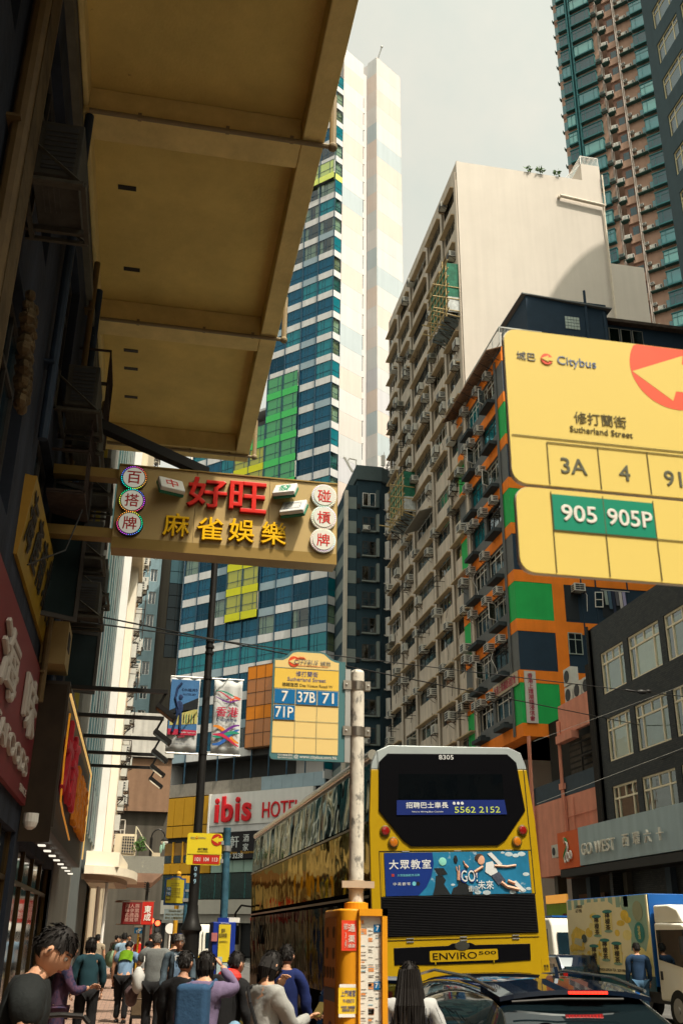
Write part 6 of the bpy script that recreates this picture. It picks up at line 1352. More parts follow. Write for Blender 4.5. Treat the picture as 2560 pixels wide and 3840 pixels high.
for x, z, m_ in ((.17,3.16,'r'),(.28,3.005,'a'),(2.19,3.15,'r'),(2.09,2.995,'a')):
    b = B(); b.lathe([(.075,0),(.075,-.02),(.06,-.026)], (x,0,z), 24, 'y'); b.obj('lamp_rim', rb_, bus); b = B(); b.lathe([(.058,-.026),(.05,-.036),(.02,-.042)], (x,0,z), 20, 'y'); b.obj('tail_lamp', M('lens_red', (.22,.008,.006), .15, coat=1) if m_ == 'r' else M('lens_amber', (.40,.12,.008), .15, coat=1), bus, smooth=True)
seam = M('seam_black', (.01,.009,.004), .7)
rp_([(.07,2.885),(2.30,2.875),(2.30,2.887),(.07,2.897)], -.004, -.0005, seam, 'seam'); rp_([(2.29,2.30),(2.302,2.30),(2.302,4.0),(2.29,4.0)], -.003, -.0005, seam, 'seam'); rp_([(.068,1.2),(.078,1.2),(.078,2.88),(.068,2.88)], -.003, -.0005, seam, 'seam'); rp_([(.10,4.0),(.108,4.0),(.108,4.25),(.10,4.25)], -.003, -.0005, seam, 'seam')
ad = [(.14,2.31),(2.24,2.31),(2.24,2.87),(.14,2.87)]
abl = M('advert_sky', (.015,.15,.28), .4, noise=.35, scale=2.2, dirt=((.45,.52,.55), .60, 2.6)); rp_(ad, -.012, -.001, abl, 'advert_panel')
anv = M('advert_navy', (.006,.025,.16), .4)
rp_([(.142,2.312),(.60,2.312),(.72,2.42),(.80,2.56),(.84,2.72),(.83,2.868),(.142,2.868)], -.014, -.0121, anv, 'advert_print')
text('大眾教室', bus, (.50,-.016,2.715), bwt, w=.60, h=.125, ext=.001, bold=.015, space=1.2); text('大眾集團教育品牌', bus, (.47,-.016,2.575), M('advert_cyan', (.12,.40,.5), .5), w=.32, h=.032, ext=.001); text('中·英·數·常', bus, (.37,-.016,2.465), bwt, w=.24, h=.04, ext=.001); 
rp_([(.23,2.56),(.27,2.56),(.27,2.595),(.23,2.595)], -.016, -.0141, M('advert_red', (.3,.03,.03), .5), 'advert_print')
for x_, m_ in ((.545,MATS['advert_cyan']),(.60,pblk)): b = B(); b.lathe([(.028,-.0165),(.028,-.0145)], (x_,0,2.465), 16, 'y'); b.obj('advert_print', m_, bus)
rp_([(.80,2.312),(.84,2.42),(.86,2.56),(.96,2.56),(1.0,2.50),(.97,2.45),(1.0,2.40),(1.06,2.312)], -.0165, -.0145, pblk, 'advert_print'); rp_([(1.06,2.312),(1.1,2.40),(1.16,2.42),(1.2,2.50),(1.28,2.46),(1.36,2.40),(1.38,2.312)], -.0165, -.0145, pblk, 'advert_print'); rp_([(.84,2.66),(.90,2.56),(1.03,2.58),(.98,2.66)], -.0168, -.0146, pblk, 'advert_print')
skn = M('print_skin', (.55,.30,.20), .5); 
for P, r_ in (([(1.18,-.018,2.50),(1.19,-.018,2.62)],.022), ([(1.17,-.018,2.62),(1.16,-.018,2.68)],.008), ([(1.20,-.018,2.62),(1.205,-.018,2.69)],.008), ([(1.33,-.018,2.66),(1.29,-.018,2.70)],.018),([(1.29,-.018,2.70),(1.27,-.018,2.75)],.008), ([(1.55,-.018,2.67),(1.42,-.018,2.60)],.02), ([(1.72,-.018,2.68),(1.9,-.018,2.665),(2.04,-.018,2.68)],.018), ([(1.80,-.018,2.46),(1.88,-.018,2.40),(2.05,-.018,2.36)],.026), ([(1.90,-.018,2.48),(2.0,-.018,2.44)],.022)): b = B(); b.path(P, r_, 6); b.obj('advert_print', skn, bus)
b = B(); b.ball((1.53,-.019,2.76),(.055,.004,.065)); b.obj('advert_print', skn, bus); b = B(); b.ball((1.51,-.018,2.785),(.068,.004,.058)); b.obj('advert_print', M('print_hair', (.05,.025,.015), .6), bus)
rp_([(1.60,2.72),(1.70,2.74),(1.76,2.60),(1.70,2.52),(1.58,2.60)], -.020, -.0155, bwt, 'advert_print'); rp_([(1.66,2.55),(1.78,2.60),(1.87,2.48),(1.76,2.42)], -.0205, -.0155, M('print_skirt', (.05,.06,.09), .6, noise=.5, scale=30), 'advert_print'); rp_([(1.63,2.84),(1.69,2.86),(1.84,2.70),(1.80,2.67)], -.0195, -.0155, bwt, 'advert_print'); rp_([(1.96,2.46),(2.02,2.48),(2.14,2.36),(2.10,2.33)], -.020, -.0155, bwt, 'advert_print')
b = B(); b.ball((.97,-.017,2.745),(.055,.004,.055)); b.obj('advert_print', M('print_mint', (.2,.5,.42), .5), bus); b = B(); b.ball((1.16,-.017,2.77),(.03,.004,.055)); b.obj('advert_print', pblk, bus)
text('GO!', bus, (1.34,-.0215,2.55), anv, w=.27, h=.18, ext=.0008, bold=.006); text('GO!', bus, (1.34,-.024,2.55), bwt, w=.235, h=.15, ext=.0008, bold=.006); text('衝向', bus, (1.39,-.0215,2.385), bwt, w=.15, h=.075, ext=.001); text('未來', bus, (1.57,-.0215,2.43), bwt, w=.23, h=.12, ext=.001, bold=.01)
for x in (.10, 2.25): b = B(); b.box(x, x+.03, -.006, -.0005, 2.31, 2.87); b.obj('trim', bye, bus)
for (x_, z_, r_) in ((1.95,2.83,.06),(2.05,2.81,.05),(2.14,2.83,.06),(1.86,2.85,.03),(2.18,2.56,.05),(2.1,2.35,.06),(1.96,2.33,.05),(2.2,2.37,.04),(1.45,2.335,.05),(1.58,2.33,.06),(1.1,2.44,.03)): b = B(); b.ball((x_,-.0135,z_),(r_,.001,r_*.5), 10, 6); b.obj('advert_print', M('print_cloud', (.40,.47,.50), .6, noise=.2), bus)
# hinges
for x in (.45, 1.2, 1.95): 
    for z in (2.885, 1.775, 1.735): b = B(); b.box(x-.05, x+.05, -.012, -.004, z-.006, z+.006); b.obj('hinge', steel, bus)
# engine grille: louvre slats
b = B(); b.box(.08, 2.29, -.006, -.0005, 1.80, 2.305); b.obj('grille_back', bgrl, bus)
for k in range(24): b = B(); b.obox((1.185, -.012, 1.82+k*.0205), (1.095,.008,.002), (R(35),0,0)); b.obj('slat', bgrl, bus)
rp_([(.10,1.755),(2.29,1.745),(2.29,1.752),(.10,1.762)], -.006, -.0005, seam, 'seam')
rp_([(.22,1.46),(.22,1.665),(.98,1.672),(1.04,1.70),(1.30,1.70),(1.36,1.672),(2.15,1.665),(2.14,1.46),(1.62,1.445),(.75,1.445)], -.010, -.0005, bblk, 'badge_panel', .004)
rp_(rrect(.71,1.67,1.478,1.615,.02), -.014, -.0105, bye, 'badge_plate'); text('ENVIRO', bus, (1.06,-.016,1.545), bblk, w=.62, h=.085, ext=.001, bold=.006); text('500', bus, (1.52,-.016,1.57), bblk, w=.25, h=.042, ext=.001, bold=.006)
for x in (.78, 1.60): rp_([(x,1.445),(x+.012,1.445),(x+.012,1.48),(x,1.48)], -.014, -.0105, bye, 'badge_stem')
b = B(); b.lathe([(.105,-.014),(.10,-.02)], (1.17,0,1.665), 24, 'y', sx=1, sy=.55); b.obj('badge_disc', M('badge_grey', (.06,.06,.05), .35, .5), bus)
rp_([(2.29,1.30),(2.40,1.30),(2.40,1.47),(2.29,1.47)], -.004, -.0005, bye, 'corner_flap'); text('客車\n出口', bus, (2.35,-.006,1.36), pblk, w=.07, ext=.001)
rp_([(2.29,1.24),(2.39,1.24),(2.39,1.28),(2.29,1.27)], -.01, -.0005, MATS['lens_red'], 'reflector'); rp_([(.0,.45),(2.35,.45),(2.35,1.22),(.0,1.22)], -.03, -.0005, bye, 'bumper', .02)
for x in (.05, 2.2): b = B(); b.box(x, x+.12, -.036, -.0305, .7, 1.15); b.obj('tail_lamp', MATS['lens_red'], bus)
# side: upper windows, gold belt, lower windows and doors
for i in range(8):
    y0 = .5+i*1.55; b = B(); b.hexa([(-.075,y0+.03,3.32),(-.06,y0+.03,3.32),(-.06,y0+1.5,3.32),(-.075,y0+1.5,3.32),(-.005,y0+.03,4.08),(.01,y0+.03,4.08),(.01,y0+1.5,4.08),(-.005,y0+1.5,4.08)]); b.obj('upper_window', sidew, bus)
for i in range(9):
    y0 = .6+i*1.4; b = B(); b.box(-.085,-.062,y0+.03,y0+1.37,1.0 if i not in (3,8) else .4,2.25); b.obj('lower_window' if i not in (3,8) else 'door', G('lower_glass', (.003,.003,.004), .05, .06, wave=.2, body=1, gcol=(.16,.15,.13)), bus)
b = B(); b.box(-.075,-.061,.1,bl_,2.30,2.335); b.box(-.07,-.0595,.1,bl_,3.27,3.30); b.obj('belt_trim', M('trim_gold', (.12,.09,.03), .3, .6), bus)
b = B(); b.tube((.06,.1,4.22),(.06,bl_,4.22),.075,10); b.obj('roof_rail', M('roof_chrome', (.55,.52,.44), .2, .7, noise=.1), bus, smooth=True)
for y in (3.0, 10.2):
    for x in (-.03, 2.14): b = B(); b.lathe([(.28,x),(.48,x+.02),(.48,x+.26),(.28,x+.28)], (0,y,.48), 24, 'x'); b.obj('wheel', M('tyre', (.015,.015,.015), .8), bus)
b = B(); b.path([(-.02,bl_-.1,2.5),(-.30,bl_+.1,2.55),(-.45,bl_+.15,2.35),(-.42,bl_+.15,2.0)], .025, 6); b.obox((-.42,bl_+.15,1.85),(.07,.08,.22)); b.obj('mirror', blackm, bus)

# ================================================================ dark saloon car with its rear door open
car = thing('car', 'dark blue car with a lit red brake light strip and open door', 'car', (3.30, 7.7, -.13)); car.scale = (1, 1, 1.08)
cp = M('car_paint', (.004,.012,.030), .06, .3, noise=0, coat=1, spec=.8); cgl = M('car_glass', (.004,.008,.010), .03, spec=.9, noise=0)
# sections along y: (y, half width low, z low, half width belt, z belt, half width roof, z roof)
sec = [(-.45,.78,.35,.80,.85,.74,.92),(-.35,.86,.25,.88,.92,.72,1.00),(.15,.88,.22,.90,.95,.60,1.30),(.45,.89,.22,.90,.95,.60,1.355),(1.2,.90,.22,.91,.93,.62,1.40),(2.1,.90,.22,.91,.92,.61,1.39),(2.7,.90,.22,.91,.91,.58,1.32),(3.4,.89,.22,.90,.90,.66,.98),(4.2,.85,.25,.86,.80,.62,.84),(4.45,.76,.35,.76,.62,.5,.66)]
def ring(s):
    y, a, z0, c, z1, e, z2 = s; P = [(-a,z0),(-c-.01,(z0+z1)/2),(-c,z1),(-(c+e)/2-.03,(z1+z2)/2),(-e-.01,z2-.05),(-e+.06,z2-.012),(-e*.5,z2+.012),(0,z2+.02)]
    P += [(-x, z) for x, z in P[-2::-1]]; return [(x, y, z) for x, z in P]
b = B(); Rg = [ring(s) for s in sec]; m_ = len(Rg[0]); 
for r_ in Rg: b.v += r_
for k in range(len(Rg)-1):
    for i in range(m_-1):
        glassy = i in (2,3,10,11) and 1 < k < 7; glassy = glassy or (k in (1,) and 3 <= i <= 10) or (k == 6 and 3 <= i <= 10)
        b.use(cgl if glassy else cp); b.f.append((k*m_+i, k*m_+i+1, (k+1)*m_+i+1, (k+1)*m_+i)); b.m.append(b.cur)
b.use(cp); b.f += [tuple(range(m_)), tuple(range((len(Rg)-1)*m_, len(Rg)*m_))[::-1]]; b.m += [b.cur]*2
o = b.obj('body', None, car); 
for p in o.data.polygons: p.use_smooth = True
sb_ = o.modifiers.new('sub', 'SUBSURF'); sb_.levels = 1; sb_.render_levels = 2
b = B()
for i in range(13): x = -.60+1.20*i/12
sp = [(x, .02+.10*abs(x/.6)**2, 1.345-.05*abs(x/.6)**2.5) for x in [-.6+.1*i for i in range(13)]]
for p, q in zip(sp, sp[1:]): b.hexa([(p[0],p[1],p[2]-.03),(q[0],q[1],q[2]-.03),(q[0],q[1]+.45,q[2]+.0),(p[0],p[1]+.45,p[2]+.0),(p[0],p[1],p[2]),(q[0],q[1],q[2]),(q[0],q[1]+.45,q[2]+.055),(p[0],p[1]+.45,p[2]+.055)])
b.obj('spoiler', cp, car)
bl2 = M('brake_light', (1,.03,.015), .3, emit=1.8, noise=0)
for i in range(11): b = B(); b.box(-.10+.028*i, -.078+.028*i, .0, .03, 1.318, 1.336); b.obj('brake_lamp', bl2, car)
b = B(); b.prism([(-.04,0),(.04,0),(.015,.075),(-.01,.09)], -.015, .015, 'y'); o = b.obj('roof_fin', cp, car, loc=(.05,.62,1.385)); o.rotation_euler = (0,0,pi/2)
b = B()
for s_ in (-1,1): b.path([(s_*.60,.2,1.33),(s_*.62,.8,1.40),(s_*.62,1.8,1.42),(s_*.60,2.5,1.36)], .012, 6)
b.obj('roof_rail', M('rail_chrome', (.4,.42,.42), .2, .9), car)
b = B(); b.path([(-.55,.0,1.27),(-.2,-.05,1.29),(.3,-.05,1.29)], .008, 4); b.obj('windscreen_edge', blackm, car)
b = B(); b.lathe([(.09,-.004),(.075,-.004)], (0,0,0), 24, 'y', sx=1, sy=.6); o = b.obj('sticker', M('sticker_rainbow', (.4,.3,.3), .2, .5), car, loc=(-.35,-.12,1.10)); 
for y in (.3, 3.3):
    for x in (-.9, .7): b = B(); b.lathe([(.18,x),(.32,x+.02),(.32,x+.18),(.18,x+.2)], (0,y,.32), 20, 'x'); b.obj('wheel', MATS['tyre'], car)
dr = B(); dr.path([(0,0,.93),(0,0,1.22),(-.12,0,1.32),(-.80,0,1.33),(-.92,0,1.2),(-.95,0,.93)], .03, 8); dr.box(-.97,.02,-.05,.05,.3,.93); o = dr.obj('open_door', cp, car, loc=(-.62,2.35,-.0)); dg_ = B(); dg_.prism([(-.92,.93),(-.02,.93),(-.02,1.2),(-.14,1.3),(-.78,1.31),(-.9,1.18)], -.006, .006, 'y'); dg_.obj('pane', G('door_glass', (.35,.40,.38), .08), o)

# ================================================================ box truck with drink advert
TXX = 11.8; f0 = atX(2121,3363,TXX); f1 = atX(2422,3345,TXX); bot = atX(2418,3705,TXX); bb0 = atX(2418,3650,TXX)
trk = thing('box_truck', 'blue and white box truck with a lemon drinks advert on its side', 'truck', (0,0,0))
yN, yF, zT = f1.y, f0.y, 2.72
tb_ = M('truck_blue', (.012,.09,.32), .4, noise=.1, coat=.2); tteal = M('truck_teal', (.02,.10,.14), .4, noise=.15); twt = M('truck_white', (.78,.75,.68), .35, noise=.05, coat=.3)
b = B(); b.box(TXX+.02, TXX+2.1, yN, yF, .72, zT); b.obj('cargo_box', tb_, trk, bevel=.02)
b = B(); b.box(TXX, TXX+.019, yN+.0, yF, .62, .93); b.obj('side_skirt', tteal, trk)
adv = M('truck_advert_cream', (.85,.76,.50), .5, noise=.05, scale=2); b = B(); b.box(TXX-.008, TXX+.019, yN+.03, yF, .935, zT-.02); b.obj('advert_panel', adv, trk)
LY = yF-yN
def tpt(u, v): return (yF-u*LY, .935+v*(zT-.955))
def tp2(poly, m, lift=1, nm='advert_print'):
    b = B(); P = [tpt(*q) for q in poly]; b.prism(P, TXX-.009-.0015*lift, TXX-.008-.0015*(lift-1), 'x'); b.obj(nm, m, trk)
tteal2 = M('print_pale_teal', (.30,.46,.38), .5, noise=.1); tyel = M('print_lemon', (.85,.58,.06), .5, noise=.25, scale=6); tyl2 = M('print_pale_lemon', (.85,.72,.28), .5); tblk = M('print_brown_black', (.03,.02,.01), .6); ttl = M('print_teal', (.02,.22,.22), .5)
for k in range(9): tp2([(.02+.09*k,.86-.0*k),(.07+.09*k,.86),(.07+.09*k,1),(.02+.09*k,1)], tteal2)
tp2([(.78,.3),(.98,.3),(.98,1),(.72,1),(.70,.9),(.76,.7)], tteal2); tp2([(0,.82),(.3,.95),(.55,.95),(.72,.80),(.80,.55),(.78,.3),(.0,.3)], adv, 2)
def ell(u, v, ru, rv, m, lift, n=14): tp2([(u+ru*cos(2*pi*i/n), v+rv*sin(2*pi*i/n)) for i in range(n)], m, lift)
rl2 = random.Random(4)
tp2([(.96,0),(1,.0),(1,.55),(.93,.25),(.86,0)], tyl2, 3)
for k in range(26): ell(rl2.uniform(.05,.82), rl2.uniform(.12,.78), rl2.uniform(.02,.055), rl2.uniform(.03,.075), tyel if k % 3 else tyl2, 3+k*.1)
for (u, v) in ((.40,.62),(.54,.68),(.34,.22),(.48,.30),(.62,.26)):
    tp2([(u-.05,v-.13),(u+.05,v-.13),(u+.055,v+.13),(u-.055,v+.13)], tyl2, 7); ell(u, v+.13, .06, .025, ttl, 8); ell(u, v-.13, .05, .02, M('print_mint_lid', (.25,.42,.33), .5), 8)
    text('檸檬茶', trk, (TXX-.026, *tpt(u, v)), tblk, w=.10, h=.42, ext=.001, bold=.01, rot=(pi/2,0,-pi/2)) if False else None
    y_, z_ = tpt(u, v); text('檸\n檬\n茶', trk, (TXX-.026, y_, z_), tblk, w=.30, h=.42, ext=.001, bold=.02, rot=(pi/2,0,-pi/2), name='lettering')
tp2([(.05,.30),(.20,.28),(.24,.55),(.12,.62),(.04,.50)], tyel, 8); ell(.22,.45,.035,.06, M('print_dark_lid',(.03,.06,.05),.5), 9); tp2([(.08,.38),(.18,.34),(.20,.44),(.10,.46)], M('print_card',(.55,.55,.42),.5), 10)
for k in range(4): tp2([(.06+.055*k,.07),(.10+.055*k,.07),(.10+.055*k,.24),(.06+.055*k,.24)], tyl2 if k % 2 else tyel, 8)
for k, (v, m_) in enumerate(((.80,M('print_circle_grey',(.33,.36,.24),.5)),(.53,ttl),(.22,tyl2))): ell(.89, v, .055, .13, m_, 8)
text('手打檸茶', trk, (TXX-.026, *tpt(.89,.53)), tyl2, w=.12, h=.3, ext=.001, rot=(pi/2,0,-pi/2)); text('6629 9886', trk, (TXX-.014, *tpt(.17,.84)), tblk, w=.42, h=.09, ext=.001, rot=(pi/2,0,-pi/2)); text('手打檸檬茶專門店', trk, (TXX-.014, *tpt(.18,.90)), tblk, w=.42, h=.08, ext=.001, rot=(pi/2,0,-pi/2)); text('HANDMADE LEMON TEA  2629 9886   6629 9886   WWW', trk, (TXX-.014, *tpt(.62,.045)), tblk, w=LY*.6, h=.06, ext=.001, rot=(pi/2,0,-pi/2))
# cab
yc0, yc1 = yN-2.05, yN-.18
cabp = [(yc0+.05,.45),(yc0,.95),(yc0+.12,1.15),(yc0+.42,1.95),(yc0+.62,2.05),(yc1,2.08),(yc1,.45)]
b = B(); b.prism(cabp, TXX+.0, TXX+1.9, 'x'); b.obj('cab', twt, trk, bevel=.05)
b = B(); b.prism([(yc0+.62,2.06),(yc1+.12,2.06),(yc1+.12,2.46),(yc0+1.3,2.46),(yc0+.9,2.35)], TXX+.08, TXX+1.8, 'x'); b.obj('wind_deflector', twt, trk, bevel=.05)
b = B(); b.prism([(yc1-.12,1.30),(yc1-.10,1.92),(yc0+.52,1.92),(yc0+.26,1.40),(yc0+.62,1.15)], TXX-.012, TXX+.0, 'x'); b.obj('side_window', cgl, trk)
b = B(); b.box(TXX-.014, TXX-.001, yc1-.22, yc1-.12, .88, 1.06); b.obj('door_handle', acd, trk); b = B(); b.box(TXX+.1,TXX+1.8,yc0+.17,yc0+.3,1.2,1.9); b.obj('windscreen', cgl, trk)
b = B(); b.path([(TXX,yc0+.25,1.9),(TXX-.25,yc0+.1,1.9),(TXX-.25,yc0+.1,1.4),(TXX,yc0+.25,1.25)], .02, 6); b.obox((TXX-.25,yc0+.1,1.6),(.09,.04,.18)); b.obj('mirror', blackm, trk)
whl = M('steel_wheel', (.30,.29,.27), .4, .6, noise=.2)
for y in (yN-1.0, yF-1.1):
    for x in (TXX-.02, TXX+1.65): 
        b = B(); b.lathe([(.2,x),(.40,x+.01),(.42,x+.04),(.42,x+.22),(.2,x+.26)], (0,y,.30), 24, 'x'); o = b.obj('wheel', MATS['tyre'], trk); b = B(); b.lathe([(.24,x-.002),(.22,x+.03),(.08,x+.02),(.07,x-.02)], (0,y,.30), 20, 'x'); b.obj('rim', whl, o)
b = B(); b.box(TXX+.1, TXX+1.95, yc0+.3, yF-.1, .38, .62); b.obj('chassis', blackm, trk); b = B(); b.path([(TXX,yN+.6,.5),(TXX,yN+1.4,.5)],.04,6); b.path([(TXX,yN+2.2,.5),(TXX,yF-1.6,.5)],.04,6); b.obj('side_rail', steel, trk)
# vans and cars behind
def minibus(name, label, x, y, rz, L, W_, H_, m, blue=False, cat='minibus'):
    t = thing(name, label, cat, (x, y, -.13), rz)
    prof_ = [(-L/2,.35),(-L/2-.02,1.1),(-L/2+.08,H_-.25),(-L/2+.25,H_-.03),(L/2-.7,H_),(L/2-.35,H_-.15),(L/2-.0,1.15),(L/2+.05,.4)]
    b = B(); b.prism(prof_, -W_/2, W_/2, 'x'); b.obj('body', m, t, bevel=.09, seg=3)
    for s_ in (-1, 1):
        for k in range(3): y0 = -L/2+.4+k*(L-1.2)/3; b = B(); b.box(s_*(W_/2+.004)-.01, s_*(W_/2+.004)+.01, y0, y0+(L-1.5)/3, 1.25, H_-.35); b.obj('side_window', dkglass, t)
        b = B(); b.box(s_*W_*.25-W_*.17, s_*W_*.25+W_*.17, -L/2-.015, -L/2+.06, 1.2, H_-.45); o = b.obj('rear_window', dkglass, t); o.rotation_euler = (0,0,0)
        b = B(); b.box(s_*(W_/2-.12)-.06, s_*(W_/2-.12)+.06, -L/2-.05, -L/2, .75, 1.05); b.obj('tail_lamp', MATS['lens_red'], t)
        for y0 in (-L/2+.9, L/2-1.0): b = B(); b.lathe([(.2,-.1),(.34,-.09),(.34,.1),(.2,.11)], (s_*(W_/2-.1),y0,.34), 18, 'x'); b.obj('wheel', MATS['tyre'], t)
    b = B(); b.box(-.02,.02,-L/2-.03,-L/2+.02,.5,H_-.4); b.box(-W_/2+.1,W_/2-.1,-L/2-.06,-L/2,.42,.55); b.obj('rear_trim', acd, t); b = B(); b.box(-.3,.3,-L/2-.06,-L/2-.03,.68,.84); b.obj('number_plate', M('plate_yellow', (.6,.4,.03), .5), t)
    if blue: b = B(); b.box(-W_/2+.15, W_/2-.15, -L/2+.3, L/2-.8, H_, H_+.05); b.obj('roof_stripe', tb_, t)
    return t
vw = M('van_white', (.62,.60,.53), .35, noise=.05, coat=.3)
minibus('minibus', 'cream white minibus crossing the junction beyond the black lamp post', 3.95, 62.5, R(-4), 6, 2.05, 2.45, vw)
minibus('van', 'white van at the kerb half hidden ahead of the bus', 6.2, 44, 0, 5, 1.9, 2.3, vw, cat='van')
minibus('van', 'white van with a blue roof between the bus and the truck', 13.9, 35, R(2), 5.4, 2.0, 2.5, vw, True, cat='van')
tx = minibus('car', 'dark blue car low between the bus and the truck', 11.6, 28.5, 0, 4.4, 1.75, 1.5, cp, cat='car')
# shop clutter: railing bar at bottom left
t = thing('trolley', 'dark two wheeled trolley with boxes beside the man in the green vest', 'trolley', (.28, 22.5, 0)); b = B(); b.box(-.2,.2,-.15,.2,.15,.2); b.tube((-.18,.2,.2),(-.18,.25,1.0),.015,6); b.tube((.18,.2,.2),(.18,.25,1.0),.015,6); b.tube((-.18,.25,1.0),(.18,.25,1.0),.015,6); b.obj('frame', blackm, t)
for k in range(2): b = B(); b.box(-.18,.18,-.13,.18,.21+.3*k,.49+.3*k); b.obj('box', M('brown_box', (.10,.07,.04), .8, noise=.3), t)
for s_ in (-1,1): b = B(); b.lathe([(.04,-.03),(.09,-.02),(.09,.02),(.04,.03)], (s_*.18,.1,.09), 12, 'x'); b.obj('wheel', MATS['tyre'], t)
t = thing('handrail', 'dark tubular handrail at the bottom left by the near man', 'railing', (0,0,0)); p0 = atY(230,3805,9); b = B(); b.path([p0+Vector((-.3,0,-.02)), p0, p0+Vector((.17,0,-.01)), p0+Vector((.22,0,-.06)), p0+Vector((.23,0,-1.0))], .02, 8); b.path([p0+Vector((-.3,0,-.02)), p0+Vector((-.3,0,-1.0))], .02, 8); b.obj('rail', blackm, t)
# ================================================================ people
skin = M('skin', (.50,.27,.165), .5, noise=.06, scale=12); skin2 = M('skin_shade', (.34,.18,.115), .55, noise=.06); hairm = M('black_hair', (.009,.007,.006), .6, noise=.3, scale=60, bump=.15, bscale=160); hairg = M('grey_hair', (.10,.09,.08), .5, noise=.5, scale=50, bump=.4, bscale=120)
lipm = M('lips', (.25,.08,.06), .5); eyem = M('eye_white', (.5,.48,.45), .3); shoem = M('shoe_black', (.012,.012,.012), .5); shoew = M('shoe_white', (.55,.55,.53), .5)
def skin_mesh(name, V, E, Rr, mat, root=0, sub=2, noise_=0, seed=1):
    me = bpy.data.meshes.new(name); me.from_pydata([tuple(v) for v in V], E, []); o = bpy.data.objects.new('tmp_skin', me); S.collection.objects.link(o)
    m = o.modifiers.new('s', 'SKIN'); m.use_smooth_shade = True
    for i, r in enumerate(Rr): d = me.skin_vertices[0].data[i]; d.radius = r if hasattr(r, '__len__') else (r, r); d.use_root = (i == root)
    s = o.modifiers.new('b', 'SUBSURF'); s.levels = sub; s.render_levels = sub
    dg = bpy.context.evaluated_depsgraph_get(); out = bpy.data.meshes.new_from_object(o.evaluated_get(dg)); out.name = name
    bpy.data.objects.remove(o); out.materials.clear(); out.materials.append(mat)
    if noise_:
        from mathutils import noise as N
        for v in out.vertices:
            p = v.co*9+Vector((seed*7.1, 0, 0)); v.co += v.normal*noise_*(N.noise(p)+.6*N.noise(Vector((p.x*2.3, p.y*2.3, p.z*.9))))
    return out
